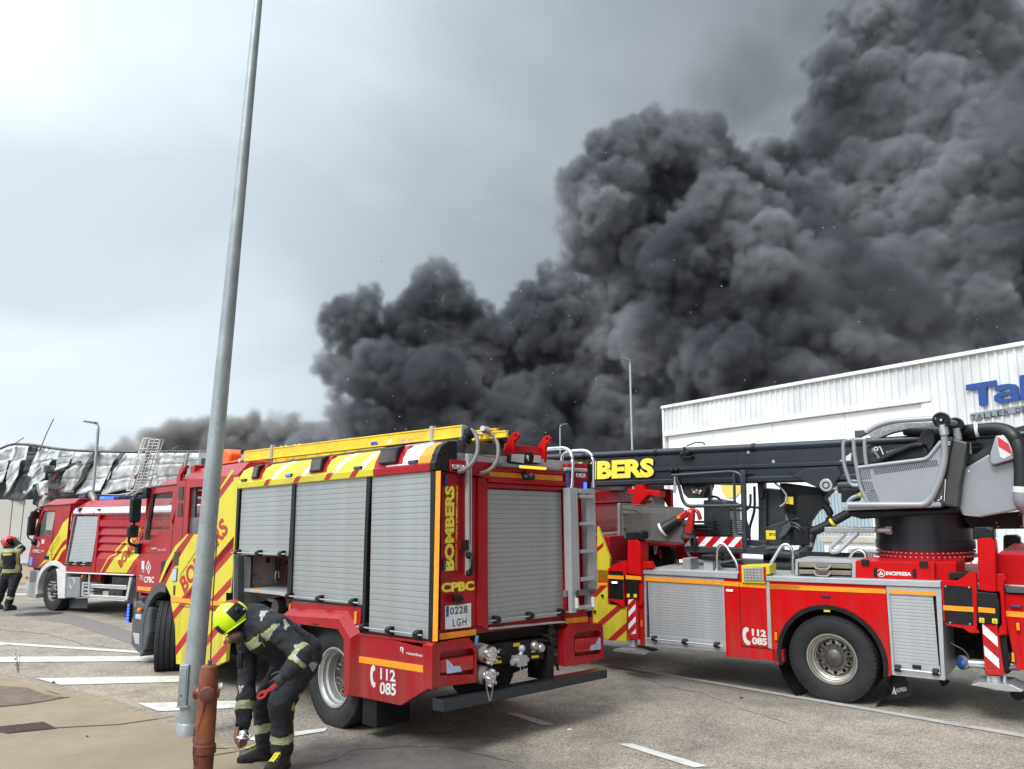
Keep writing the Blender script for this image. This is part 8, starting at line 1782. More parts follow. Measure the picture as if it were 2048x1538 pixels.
# sign letters, standing proud of the sheet
LB = mat('blue_sign_letter', (0.014, 0.055, 0.23), 0.4, var=0.04)
def sign(txt, q, m, th, bold=0.0, y=0.10, name='sign_letter', sp=1.0):
    (x0, z0), (x1, z1), (x2, z2) = q
    o = text(name, txt, (x0, y * sgn, z0), (x1, y * sgn, z1), (x2, y * sgn, z2), m, bw, bold, th, sp); return o
ZL = [(13.834,5.548),(13.497,6.215),(13.482,6.061),(14.366,6.234),(13.776,5.555),(14.043,5.545),(14.234,5.567),(14.937,5.566),(14.282,6.04),(14.982,6.006),(15.009,6.27)]
def plane_letter(poly, holes=(), name='sign_letter', m=LB, a=0.07, b=0.13): return MB().prism(poly, a * sgn, b * sgn, 'y', None, holes).build(name, m, bw)
plane_letter([(13.492,6.216),(14.362,6.23),(14.345,6.063),(14.072,6.066),(14.043,5.545),(13.82,5.545),(13.829,6.05),(13.481,6.048)])
plane_letter([(14.304,6.05),(14.481,6.079),(14.695,6.075),(14.868,6.031),(14.934,5.941),(14.937,5.566),(14.795,5.562),(14.773,5.601),(14.598,5.538),(14.384,5.547),(14.254,5.632),(14.259,5.769),(14.371,5.849),(14.63,5.854),(14.758,5.859),(14.755,5.913),(14.638,5.939),(14.508,5.921),(14.462,5.891),(14.308,5.913)], [[(14.446,5.73),(14.534,5.754),(14.756,5.76),(14.739,5.673),(14.609,5.645),(14.481,5.653)]])
plane_letter([(15.008,6.261),(15.256,6.262),(15.209,5.575),(14.961,5.563)])
for k, c_ in enumerate('AUTO'): pass
P('sign_board', [(p[0], p[1]) for p in [(13.505,5.346),(15.964,5.475),(15.944,5.285),(13.508,5.146)]], 0.06 * sgn, 0.09 * sgn, mat('grey_sign_board', (0.20, 0.215, 0.24), 0.5, var=0.04), bw)
for ch, q in zip('TALLER', ([(13.545,5.151),(13.692,5.163),(13.541,5.295)], [(13.705,5.161),(13.854,5.168),(13.71,5.304)], [(13.908,5.171),(14.042,5.179),(13.909,5.318)], [(14.095,5.182),(14.227,5.19),(14.097,5.332)], [(14.288,5.192),(14.427,5.199),(14.29,5.337)], [(14.479,5.202),(14.607,5.21),(14.48,5.346)])):
    sign(ch, q, BLP, 0, 0.0, 0.094)
for ch, q in zip('DE', ([(14.79,5.229),(14.924,5.235),(14.791,5.362)], [(14.965,5.239),(15.089,5.246),(14.967,5.372)])): sign(ch, q, BLP, 0, 0.0, 0.094)
# iron railing with spear points
rl = thing('iron_railing', 'dark iron railing with spear points behind the rear outrigger', 'fence', (7.006,-10.83,0) if False else tuple(BO + RB @ Vector((12.9, 1.4 * sgn, 0))), RB)
IR = mat('wrought_iron', (0.02, 0.022, 0.025), 0.5)
for z in (0.35, 0.95): BX('rail', (-1.0, -0.015, z), (3.6, 0.015, z + 0.03), IR, rl)
for k in range(24):
    x = -0.95 + k * 0.19
    o = TB('bar', [(x, 0, 0.05), (x, 0, 1.0)], 0.010, IR, rl, 6)
    MB().tube([(x, 0, 0.98), (x, 0, 1.02), (x, 0, 1.05), (x, 0, 1.14)], 0.01, 6, rr=[0.012, 0.012, 0.03, 0.002]).build('spear_point', IR, o)
BX('plinth', (-1.0, -0.1, 0), (3.6, 0.1, 0.3), WALLW, rl)

# ================================================================ burnt warehouse on the left
WY = 30.0
wh = thing('burnt_warehouse', 'burnt warehouse with buckled scorched aluminium wall sheets above pale concrete', 'building', (-15, WY, 0))
CONW = mat('pale_concrete_wall', (0.50, 0.48, 0.44), 0.8, var=0.05, scale=0.6, dirt=0.4, dcol=(0.33, 0.29, 0.24))
PALE = mat('yellowish_plinth', (0.44, 0.38, 0.29), 0.85, var=0.08, scale=0.9, dirt=0.4)
def crumpled_material():
    m = bpy.data.materials.new('scorched_aluminium'); m.use_nodes = True; t = m.node_tree; L = t.links.new; p = t.nodes['Principled BSDF']
    tc = N(t, 'ShaderNodeTexCoord'); mp = N(t, 'ShaderNodeMapping'); mp.inputs['Scale'].default_value = (1.0, 1.0, 0.55); L(tc.outputs['Object'], mp.inputs[0])
    n = N(t, 'ShaderNodeTexNoise'); n.inputs['Scale'].default_value = 1.1; n.inputs['Detail'].default_value = 9; n.inputs['Roughness'].default_value = 0.68; n.inputs['Distortion'].default_value = 0.8; L(mp.outputs[0], n.inputs[0])
    r = N(t, 'ShaderNodeValToRGB'); cr = r.color_ramp
    cr.elements[0].position = 0.28; cr.elements[0].color = (0.10, 0.10, 0.105, 1); cr.elements[1].position = 0.64; cr.elements[1].color = (0.78, 0.82, 0.84, 1)
    for q, c in ((0.36, (0.34, 0.33, 0.32)), (0.44, (0.52, 0.53, 0.53)), (0.54, (0.66, 0.70, 0.72))): e = cr.elements.new(q); e.color = lin(c)
    L(n.outputs[0], r.inputs[0])
    n2 = N(t, 'ShaderNodeTexNoise'); n2.inputs['Scale'].default_value = 0.5; n2.inputs['Detail'].default_value = 5; L(tc.outputs['Object'], n2.inputs[0])
    mr = N(t, 'ShaderNodeMapRange'); mr.inputs[1].default_value = 0.45; mr.inputs[2].default_value = 0.7; mr.inputs[4].default_value = 0.6; L(n2.outputs[0], mr.inputs[0])
    mx = N(t, 'ShaderNodeMixRGB'); mx.inputs[2].default_value = (0.28, 0.25, 0.22, 1); L(mr.outputs[0], mx.inputs[0]); L(r.outputs[0], mx.inputs[1]); L(mx.outputs[0], p.inputs['Base Color'])
    p.inputs['Roughness'].default_value = 0.45; p.inputs['Metallic'].default_value = 0.1
    return m
ALB = crumpled_material()
CHARM = mat('charred_sheet', (0.045, 0.046, 0.05), 0.6, var=0.3, scale=1.5, dirt=0.7, dcol=(0.13, 0.13, 0.135), bump=0.4, bscale=12)
def sheet3(name, q, m, parent, nx=14, nz=20, amp=0.10, seed=0, y=0.0, bow=0.0, curl=0.0):
    """crumpled sheet between four facade corners (x,z): top left, top right, bottom right, bottom left"""
    a, b, c, d_ = [Vector(p) for p in q]; vs = []; fs = []
    for j in range(nz + 1):
        t = j / nz
        for i in range(nx + 1):
            s_ = i / nx; p = a.lerp(b, s_).lerp(d_.lerp(c, s_), t)
            w_ = mnoise.noise(Vector((p.x * 1.6 + seed, p.y * 0.9, seed * 3.1))) * amp + mnoise.noise(Vector((p.x * 5.0, p.y * 2.2 + seed, 5.0))) * amp * 0.55 + mnoise.noise(Vector((p.x * 11, p.y * 6 + seed, 1.0))) * amp * 0.22
            e = mnoise.noise(Vector((p.x * 2, p.y * 2, seed + 9))) * 0.07 * (1 if 0 < s_ < 1 else 1.4)
            seam = -0.05 * math.exp(-((t * 3 % 1.0) - 0.02) ** 2 * 500)
            vs.append((p.x + 15 + e, y - w_ - bow * math.sin(t * math.pi) - curl * max(0, t - 0.8) * 3 + seam * -1, p.y + e * 0.5))
    for j in range(nz):
        for i in range(nx): k = j * (nx + 1) + i; fs.append((k, k + 1, k + nx + 2, k + nx + 1))
    o = MB().add(vs, fs).build(name, m, parent, 0, 40); return o
# roof line, back wall of dark char, then the sheets
BX('dark_interior', (-6.0, 0.6, 0.2), (11.5, 0.8, 4.45), mat('soot', (0.015, 0.015, 0.017), 0.9), wh)
sheet3('charred_backing', [(-21.645,4.439),(-11.434,4.699),(-11.311,2.821),(-21.457,2.93)], CHARM, wh, 60, 20, 0.12, 4, 0.25)
TOPS = ([(-20.273,4.599),(-19.206,4.867),(-19.459,3.51),(-20.53,3.349)], [(-21.416,4.315),(-20.313,4.591),(-20.57,3.349),(-21.609,3.269)], [(-19.207,4.875),(-18.673,5.014),(-18.912,3.67),(-19.459,3.51)], [(-18.655,5.039),(-18.288,5.039),(-18.456,3.75),(-18.85,3.11)], [(-17.755,4.998),(-17.34,4.924),(-17.555,4.234),(-18.231,2.97)], [(-17.679,4.973),(-17.01,4.875),(-17.429,3.791),(-18.23,2.958)], [(-16.928,4.875),(-16.416,4.835),(-16.623,4.234),(-17.089,4.032)], [(-16.352,4.802),(-15.7,4.794),(-16.29,3.289),(-16.894,3.289)], [(-15.423,4.782),(-14.681,4.761),(-15.247,3.349),(-16.162,3.221)], [(-14.599,4.753),(-13.703,4.737),(-14.046,3.469),(-15.273,3.189)], [(-13.582,4.753),(-12.973,4.761),(-13.242,3.51),(-13.996,3.349)], [(-13.095,4.77),(-12.08,4.782),(-12.513,3.469),(-13.27,3.349)], [(-12.08,4.786),(-11.633,4.786),(-11.614,3.911),(-12.175,3.831)])
for k, q in enumerate(TOPS): sheet3('wall_sheet', q, ALB, wh, 16, 24, 0.13, k * 3.7, 0.0 - 0.02 * (k % 3), 0.08, 0.15)
for k, q in enumerate(([(-18.062,5.007),(-17.637,4.995),(-17.878,4.02),(-18.144,4.06)], [(-17.788,4.502),(-17.662,4.461),(-18.108,2.964),(-18.632,3.004)], [(-15.635,4.776),(-15.334,4.804),(-15.934,3.66),(-16.26,3.282)], [(-14.543,4.764),(-14.46,4.736),(-14.971,3.66),(-15.192,3.341)], [(-13.61,4.72),(-13.469,4.72),(-13.727,3.66),(-13.981,3.82)], [(-16.158,4.474),(-16.027,4.454),(-16.444,4.113),(-16.796,4.013)])):
    sheet3('charred_sheet', q, CHARM, wh, 8, 20, 0.16, k * 5.1 + 2, -0.12, 0.1, 0.2)
sheet3('hanging_scrap', [(-17.236,4.266),(-16.883,4.254),(-16.832,3.947),(-17.186,4.007)], CHARM, wh, 8, 8, 0.2, 31, -0.4)
sheet3('hanging_scrap', [(-17.174,3.967),(-16.83,3.927),(-16.649,3.097),(-16.968,2.92)], CHARM, wh, 8, 16, 0.25, 33, -0.35)
sheet3('hanging_scrap', [(-17.58,3.65),(-17.11,3.729),(-17.125,3.097),(-17.244,2.704)], ALB, wh, 8, 16, 0.25, 36, -0.35)
sheet3('hanging_scrap', [(-17.592,3.57),(-17.496,3.61),(-17.224,2.704),(-17.498,2.861)], CHARM, wh, 6, 14, 0.2, 38, -0.45)
for k, q in enumerate([(-18.895,4.834),(-18.308,5.029)]): pass
TB('eaves_beam', [(p[0] + 15, -0.25, p[1]) for p in [(-21.525,4.326),(-19.176,4.836),(-18.767,5.02),(-18.506,5.07),(-17.806,5.029),(-17.098,4.906),(-16.437,4.836),(-15.493,4.795),(-14.223,4.767),(-13.04,4.787),(-11.363,4.783)]], 0.05, mat('sooty_steel', (0.10, 0.095, 0.09), 0.6, metal=0.3, var=0.3), wh, 8)
RST = mat('red_oxide_steel', (0.24, 0.05, 0.04), 0.7, var=0.2, dirt=0.4)
for a, b in (((-16.789,29.5,4.026), (-16.941,29.5,3.725)), ((-13.812,29.5,3.885), (-14.079,29.5,2.967)), ((-16.497,29.5,3.505), (-17.382,29.5,3.106))):
    MB().tube([(a[0] + 15, -0.3, a[2]), (b[0] + 15, -0.3, b[2])], 0.045, 6).build('steel_strut', RST, wh)
for a, b in (((-12.04,4.794), (-12.215,3.831)), ((-11.601,4.802), (-11.629,3.831))):
    TB('down_pipe', [(a[0] + 15, -0.25, a[1]), (b[0] + 15, -0.25, b[1])], 0.05, ALUM, wh, 8)
BX('end_block', ((-11.592,4.786)[0] + 15, -0.3, 2.0), ((-10.656,4.786)[0] + 16.0, 3.0, 4.75), mat('grey_render', (0.33, 0.34, 0.35), 0.7, var=0.06, dirt=0.3), wh)
BX('end_window', ((-11.514,4.538)[0] + 15, -0.32, (-11.493,4.214)[1]), ((-11.291,4.538)[0] + 15, -0.31, (-11.514,4.538)[1]), GLASS_D, wh)
BX('side_block', (9.5, 1.0, 0), (14.0, 5.0, 4.3), mat('grey_render', ()), wh)
# concrete panels below the sheets
px_ = [-8.0] + [p[0] + 15 for p in [(-18.467,2.317),(-18.042,2.317),(-17.536,2.317)]] + [0.5, 2.6, 4.7, 6.8, 9.0]
for a, b in zip(px_[:-1], px_[1:]):
    BX('concrete_panel', (a + 0.015, -0.1, 0.75), (b - 0.015, 0.1, 3.02), CONW, wh, 0.01)
BX('panel_joint_backing', (-8, 0.0, 0.0), (9.0, 0.14, 3.0), mat('joint_dark', (0.10, 0.10, 0.10), 0.9), wh)
BX('plinth_wall', (-8.0, -0.3, 0), (9.0, -0.11, 0.72), PALE, wh, 0.02)
BX('plinth_coping', (-8.0, -0.36, 0.72), (9.0, -0.1, 0.80), mat('coping_blue_grey', (0.42, 0.47, 0.50), 0.6), wh)
TB('wall_cable', rnd([(1.3 - 0.9 + 0.3, -0.14, 1.9), (0.9, -0.14, 1.86), (1.6, -0.14, 1.9), (2.4, -0.14, 1.75)], 3), 0.015, GREYC, wh, 6)
for x in (0.55, 1.0): MB().sphere((x, -0.15, 2.0), 0.12, 10).build('wall_lamp', WPL, wh, 0, 60)
sheet3('sooty_debris', [(-15.074,3.139),(-13.931,3.298),(-13.94,2.922),(-14.977,2.942)], CHARM, wh, 14, 8, 0.2, 44, -0.15)
for a, b in (((-14.457,3.018), (-13.847,3.333)), ((-14.372,2.959), (-13.608,3.333)), ((-14.947,3.175), (-13.842,3.274))):
    TB('bent_bar', [(a[0] + 15, -0.5, a[1]), ((a[0] + b[0]) / 2 + 15, -0.55, (a[1] + b[1]) / 2 - 0.06), (b[0] + 15, -0.5, b[1])], 0.025, ALUM, wh, 6)
# roof ladder cage
cg = thing('caged_ladder', 'white caged access ladder leaning on the burnt warehouse wall', 'ladder', (-9.8, 29.0, 0))
c0, c1 = Vector((-12.983,29,5.148)), Vector((-13.426,29,3.305))
O_ = Vector((-9.8, 29.0, 0)); c0 -= O_; c1 -= O_; WS = mat('galvanised_white_steel', (0.55, 0.54, 0.51), 0.5, metal=0.2, var=0.1)
for k in range(8):
    a = math.pi * (0.05 + 0.9 * k / 7); o_ = Vector((0.36 * math.cos(a), -0.55 * math.sin(a), 0)); TB('cage_strip', [c0 + o_, c1 + o_], 0.018, WS, cg, 4)
for k in range(6):
    c = c0.lerp(c1, k / 5); TB('cage_hoop', [c + Vector((0.36 * math.cos(a), -0.55 * math.sin(a), 0)) for a in [math.pi * i / 12 for i in range(13)]], 0.022, WS, cg, 4)
for s_ in (-0.2, 0.2): TB('stile', [c0 + Vector((s_, 0, 0)), c1 + Vector((s_, 0, -1.2))], 0.03, WS, cg, 6)
for k in range(18): c = c0.lerp(c1, k / 17); TB('rung', [c + Vector((-0.2, 0, 0)), c + Vector((0.2, 0, 0))], 0.014, WS, cg, 5)
TB('top_handrail', rnd([c0 + Vector((0.36, 0, -0.1)), c0 + Vector((0.62, 0.2, 0.05)), c0 + Vector((0.62, 0.6, -0.1)), c0 + Vector((0.5, 0.6, -0.5))], 3), 0.016, STEELD, cg, 5); TB('top_handrail', rnd([c0 + Vector((0.36, 0, -0.5)), c0 + Vector((0.9, 0.2, -0.15)), c0 + Vector((0.95, 0.6, -0.3))], 3), 0.016, STEELD, cg, 5)
# antennas
for a, b, lb in (((-17.701,29.9,4.747), (-17.26,29.9,6.029), 'long thin leaning rod standing up from the burnt warehouse roof'), ((-18.675,29.9,5.027), (-18.303,29.9,5.324), 'short thin leaning rod at the far left end of the warehouse roof')):
    o = TB('bent_antenna', [(0, 0, 0), tuple((Vector(b) - Vector(a)) * 0.6 + Vector((-0.02, 0, 0))), tuple(Vector(b) - Vector(a))], 0.018, STEELD, None, 5); o.location = a; tag(o, lb, 'antenna', 'rods on the warehouse roof')
# ================================================================ street lamps
GALV = mat('galvanised_steel', (0.42, 0.44, 0.45), 0.48, metal=0.45, var=0.10, scale=5, dirt=0.35, dcol=(0.23, 0.24, 0.245), v2=(0.38, 0.40, 0.41), v2s=14)
def lamp(base, top, label, side=-1, arm=0.45, r0=0.075, r1=0.04):
    b, t_ = Vector(base), Vector(top)
    L_ = thing('street_lamp', label, 'street lamp', tuple(b), group='street lamps standing behind the trucks'); h_ = t_ - b
    TB('pole', [(0, 0, 0), tuple(h_ * 0.98)], 0.05, GALV, L_, 12)
    L_.children[0].data
    TB('arm', rnd([tuple(h_ * 0.97), tuple(h_), tuple(h_ + Vector((side * arm, 0, 0.06)))], 4), 0.03, GALV, L_, 8)
    MB().prism([(side * arm * 0.5, 0.02), (side * (arm + 0.38), 0.10), (side * (arm + 0.34), 0.15), (side * arm * 0.6, 0.10)], -0.10, 0.10).build('lamp_head', GREYC, L_, 0.01)
    L_.children[-1]
    for c in L_.children:
        if c.name.startswith('lamp_head'): c.location = h_
    return L_
l1 = (-14.041,27,5.444); lamp((l1[0] + 0.04, 27, 0), l1, 'slim grey street lamp in front of the burnt warehouse, behind the left tanker', -1, 0.12)
l2 = (5.718,38,9.907); lamp((l2[0], 38, 0), l2, 'tall pale street lamp rising before the black smoke, nearest the white building', -1, 0.02)
l3 = (3.622,60,9.433); lamp((l3[0], 60, 0), l3, 'small far street lamp just above the rear grab hoops of the nearest engine', 1, 0.2)


# ================================================================ lamp post in the foreground
post0 = Vector((-3.318,8.684,0.026)); dp = post0.y
tp2 = Vector(((-3.047,8.55,8.452)[0], dp, (-3.047,8.55,8.452)[2]))
lpst = thing('lamp_post', 'tall galvanised grey lamp post leaning slightly in the foreground beside the hydrant', 'lamp post', tuple(post0))
ax_ = tp2 - post0
rr = lambda z: 0.108 - 0.060 * z / ax_.length
ps = [ax_ * (i / 24) for i in range(25)]
POSTM = mat('mottled_galvanised_post', (0.27, 0.30, 0.31), 0.42, metal=0.35, var=0.07, scale=9, dirt=0.25, dcol=(0.22, 0.24, 0.25), v2=(0.33, 0.36, 0.375), v2s=3.0)
def spangle(m):
    t = m.node_tree; L = t.links.new; p = t.nodes['Principled BSDF']; src = p.inputs['Base Color'].links[0].from_socket
    tc = N(t, 'ShaderNodeTexCoord'); mp = N(t, 'ShaderNodeMapping'); mp.inputs['Scale'].default_value = (1, 1, 0.35); L(tc.outputs['Object'], mp.inputs[0])
    n = N(t, 'ShaderNodeTexNoise'); n.inputs['Scale'].default_value = 55; n.inputs['Detail'].default_value = 3; L(mp.outputs[0], n.inputs[0])
    mr = N(t, 'ShaderNodeMapRange'); mr.inputs[1].default_value = 0.62; mr.inputs[2].default_value = 0.70; mr.inputs[4].default_value = 0.55; L(n.outputs[0], mr.inputs[0])
    mx = N(t, 'ShaderNodeMixRGB'); mx.inputs[2].default_value = (0.55, 0.58, 0.59, 1); L(mr.outputs[0], mx.inputs[0]); L(src, mx.inputs[1]); L(mx.outputs[0], p.inputs['Base Color'])
spangle(POSTM)
MB().tube(ps, 0.1, 32, rr=[rr(q.length) for q in ps]).build('pole', POSTM, lpst, 0, 40)
MB().tube([ax_ * 0.0, ax_ * (0.10 / ax_.length), ax_ * (0.12 / ax_.length)], 0.1, 32, rr=[0.122, 0.120, 0.109]).build('base_collar', POSTM, lpst, 0, 40)
zb_ = 0.52; c_ = ax_ * (zb_ / ax_.length)
dh = MB(); dh.box((c_.x - 0.10, c_.y - 0.13, 0.30), (c_.x - 0.005, c_.y - 0.06, 0.70)); dh.build('hatch_box', POSTM, lpst, 0.008)
BX('hatch_door', (c_.x - 0.095, c_.y - 0.136, 0.34), (c_.x - 0.02, c_.y - 0.130, 0.67), POSTM, lpst, 0.003)
BX('hatch_lip', (c_.x - 0.105, c_.y - 0.14, 0.285), (c_.x + 0.02, c_.y - 0.06, 0.30), POSTM, lpst, 0.003)
MB().cyl((c_.x - 0.06, c_.y - 0.142, 0.40), (c_.x - 0.06, c_.y - 0.135, 0.40), 0.010, 8).build('hatch_screw', STEELD, lpst)
# ================================================================ hydrant
hb = Vector((-2.586,7.15,0.039)); hb.z = 0.026
hy = thing('fire_hydrant', 'rusty orange pillar hydrant standing on the pavement before the lamp post', 'fire hydrant', tuple(hb))
HY = mat('weathered_orange_iron', (0.21, 0.064, 0.022), 0.5, coat=0.12, var=0.16, scale=7, dirt=0.85, dcol=(0.10, 0.030, 0.018), bump=0.35, bscale=28, v2=(0.16, 0.036, 0.018), v2s=3.2)
HY2 = mat('rust_brown_iron', (0.13, 0.032, 0.018), 0.5, var=0.2, scale=9, dirt=0.6, dcol=(0.07, 0.022, 0.015), bump=0.35, bscale=30)
z_ = lambda v: (Vector((-2.647,7.15,0.97)).z - hb.z) * 1.0 - (v - 1327) * (7.15 / 1600) * 1.02
s6 = 7.15 / 1600
def zz6(v): return z_(1160 + v / 4.0684)
MB().lathe([(0.001, zz6(688)), (0.055, zz6(690)), (0.068, zz6(700)), (0.074, zz6(740)), (0.077, zz6(840)), (0.080, zz6(1000)), (0.079, zz6(1240)), (0.079, zz6(1258))], (0, 0, 0), (0, 0, 1), 28).build('barrel', HY, hy, 0, 40)
MB().lathe([(0.079, zz6(1235)), (0.081, zz6(1255)), (0.092, zz6(1262)), (0.094, zz6(1320)), (0.080, zz6(1330))], (0, 0, 0), (0, 0, 1), 28).build('flange', HY2, hy, 0, 40)
MB().lathe([(0.080, zz6(1325)), (0.079, zz6(1480)), (0.083, zz6(1500)), (0.10, zz6(1530)), (0.11, 0.0)], (0, 0, 0), (0, 0, 1), 28).build('lower_barrel', HY2, hy, 0, 40)
MB().cyl((0.0, 0, zz6(690)), (0.0, 0, zz6(655)), 0.018, 5).build('spindle_nut', STEELD, hy, 0.002)
d_ = Vector((0.18, -1, 0)).normalized(); oc = Vector((0.012, 0, zz6(888)))
MB().lathe([(0.06, 0.0), (0.063, 0.075), (0.066, 0.080), (0.067, 0.105), (0.055, 0.118), (0.035, 0.120), (0.03, 0.13), (0.001, 0.132)], oc, d_, 24).build('outlet_cap', HY2, hy, 0, 40)
MB().lathe([(0.045, 0.118), (0.043, 0.128), (0.001, 0.130)], oc, d_, 6).build('cap_nut', STEELD, hy)
MB().lathe([(0.05, 0.0), (0.052, 0.09), (0.058, 0.095), (0.055, 0.11), (0.001, 0.115)], (0, 0, zz6(890)), (-1, 0.1, 0), 20).build('outlet_cap', HY, hy, 0, 40)
MB().lathe([(0.05, 0.0), (0.052, 0.09), (0.001, 0.10)], (0, 0, zz6(890)), (1, 0.5, 0), 20).build('side_outlet', HY, hy, 0, 40)
MB().lathe([(0.028, 0.08), (0.030, 0.115), (0.022, 0.12), (0.001, 0.121)], (0, 0, zz6(850)), (1, 0.3, 0), 14).build('white_coupling', WPL, hy, 0, 40)
MB().lathe([(0.030, 0.05), (0.030, 0.088), (0.024, 0.094), (0.012, 0.096), (0.001, 0.097)], (-0.012, 0, zz6(1458)), (-0.35, -1, 0), 16).build('drain_plug', HY2, hy, 0, 40)
mb = MB()
def chain(pts, n):
    pts = [Vector(p) for p in pts]
    for k in range(n):
        t = k / (n - 1) * (len(pts) - 1); i = min(int(t), len(pts) - 2); p = pts[i].lerp(pts[i + 1], t - i); u = Vector((0, 1, 0)) if k % 2 else Vector((1, 0, 0)); dn = (pts[i + 1] - pts[i]).normalized()
        mb.tube([p + dn * 0.010 * math.cos(a) + u * 0.005 * math.sin(a) for a in [2 * math.pi * j / 8 for j in range(8)]], 0.002, 4, closed=True)
chain([(0.012, -0.088, zz6(950)), (0.0, -0.090, zz6(1010)), (-0.045, -0.085, zz6(1150)), (-0.06, -0.085, zz6(1260)), (-0.05, -0.10, zz6(1330)), (-0.04, -0.09, zz6(1380))], 40)
chain([(-0.085, -0.02, zz6(1140)), (-0.088, -0.03, zz6(1240))], 12)
mb.build('chain', HY2, hy, kind='stuff')

# ================================================================ people
def person_mesh(name, segs, vox, mats, paint, seed, fold=0.010, cuts=()):
    """one continuous body: tapered limbs (p, q, rp, rq) and ellipsoids merged by voxels, then cloth folds; paint(co) picks the material"""
    mb = MB()
    for s_ in segs:
        if s_[0] == 'e': mb.sphere(s_[1], s_[2], 20)
        else:
            p, q, a, b = s_; p, q = Vector(p), Vector(q); mb.tube([p, p.lerp(q, 0.5), q], a, 20, rr=[a, (a + b) / 2, b]); mb.sphere(p, a * 0.995, 20); mb.sphere(q, b * 0.995, 20)
    o = mb.build(name, mats[0]); md = o.modifiers.new('r', 'REMESH'); md.mode = 'VOXEL'; md.voxel_size = vox
    sm = o.modifiers.new('s', 'SMOOTH'); sm.factor = 0.6; sm.iterations = 5
    dg = bpy.context.evaluated_depsgraph_get(); me = bpy.data.meshes.new_from_object(o.evaluated_get(dg)); o.modifiers.clear(); o.data = me
    no = [v.normal.copy() for v in me.vertices]
    for v, n in zip(me.vertices, no):
        c = v.co
        f = abs(mnoise.noise(Vector((c.x * 7 + seed, c.y * 7, c.z * 13)))) * -1.0 + 0.25 + mnoise.noise(Vector((c.x * 22, c.y * 22 + seed, c.z * 30))) * 0.25 + mnoise.noise(Vector((c.x * 3, c.y * 3, c.z * 4 + seed))) * 0.8
        v.co = c + n * f * fold
    me.materials.clear()
    for m in mats: me.materials.append(m)
    for p in me.polygons: p.material_index = paint(p.center); p.use_smooth = True
    return o
TURN = mat('navy_turnout_cloth', (0.010, 0.012, 0.017), 0.85, var=0.25, scale=12, dirt=0.35, dcol=(0.035, 0.035, 0.038), bump=0.7, bscale=70)
BANDY = mat('lime_band_edge', (0.36, 0.38, 0.06), 0.6, var=0.12, scale=30, dirt=0.4, dcol=(0.2, 0.2, 0.08))
BANDS = mat('silver_reflective_band', (0.30, 0.31, 0.265), 0.45, var=0.10, scale=30, dirt=0.5, dcol=(0.18, 0.18, 0.16))
SKIN = mat('skin', (0.26, 0.13, 0.085), 0.55, var=0.08, bump=0.2, bscale=60)
GLOVE = mat('black_glove', (0.018, 0.018, 0.019), 0.7, var=0.3, bump=0.5, bscale=60)
HAIR = mat('dark_brown_hair', (0.05, 0.030, 0.020), 0.75, var=0.4, scale=90, bump=0.8, bscale=120)
BEARD = mat('flash_hood_brown', (0.065, 0.036, 0.027), 0.8, var=0.3, scale=40, bump=0.6, bscale=80)
LIME = mat('fluorescent_lime_helmet', (0.60, 0.82, 0.0), 0.28, coat=0.3, var=0.02, spec=0.5)
HRED = mat('red_helmet', (0.75, 0.03, 0.02), 0.3, coat=0.3, var=0.03)
def seg_t(c, p, q):
    p, q = Vector(p), Vector(q); d = q - p; t = max(0, min(1, (c - p).dot(d) / d.length_squared)); return t, (c - (p + d * t)).length
def hand(name, wrist, direction, up, parent, m, curl=0.8, s=1.0, spread=0.2):
    """palm, four unequal bent fingers and a thumb leaving the side of the palm"""
    f = Vector(direction).normalized(); u = Vector(up); u = (u - f * u.dot(f)).normalized(); l = f.cross(u); w0 = Vector(wrist); mb = MB()
    vs = []; 
    for t, hw, th in ((0, 0.026, 0.018), (0.035, 0.036, 0.020), (0.075, 0.042, 0.018), (0.095, 0.040, 0.013)):
        c = w0 + f * t * s
        for k in range(12): a = 2 * math.pi * k / 12; vs.append(c + l * math.cos(a) * hw * s + u * math.sin(a) * th * s)
    fs = [(i * 12 + k, i * 12 + (k + 1) % 12, (i + 1) * 12 + (k + 1) % 12, (i + 1) * 12 + k) for i in range(3) for k in range(12)] + [tuple(range(12)), tuple(36 + k for k in reversed(range(12)))]
    mb.add(vs, fs)
    for k, ln in enumerate((0.070, 0.080, 0.075, 0.058)):
        b = w0 + f * 0.085 * s + l * (0.030 - 0.020 * k) * s; pts = [b]; d_ = f.copy(); 
        for j in range(3):
            a = curl * (0.45 + 0.25 * j); d_ = (d_ * math.cos(a) - u * math.sin(a)); 
            pts.append(pts[-1] + (d_ + l * spread * (0.3 - 0.2 * k)).normalized() * ln * s * (0.42, 0.33, 0.25)[j]); u2 = u
            uu = (u * math.cos(a) + f * math.sin(a)); u, f2 = u, f
        mb.tube(rnd(pts, 2), 0.009 * s, 8, rr=None); mb.sphere(pts[-1], 0.0088 * s, 8)
    b = w0 + f * 0.03 * s + l * 0.030 * s; mb.tube(rnd([b, b + (f * 0.6 + l * 0.7 - u * 0.2) * 0.035 * s, b + (f * 1.0 + l * 0.55 - u * 0.6) * 0.062 * s], 3), 0.011 * s, 8)
    return mb.build(name, m, parent, 0, 60)

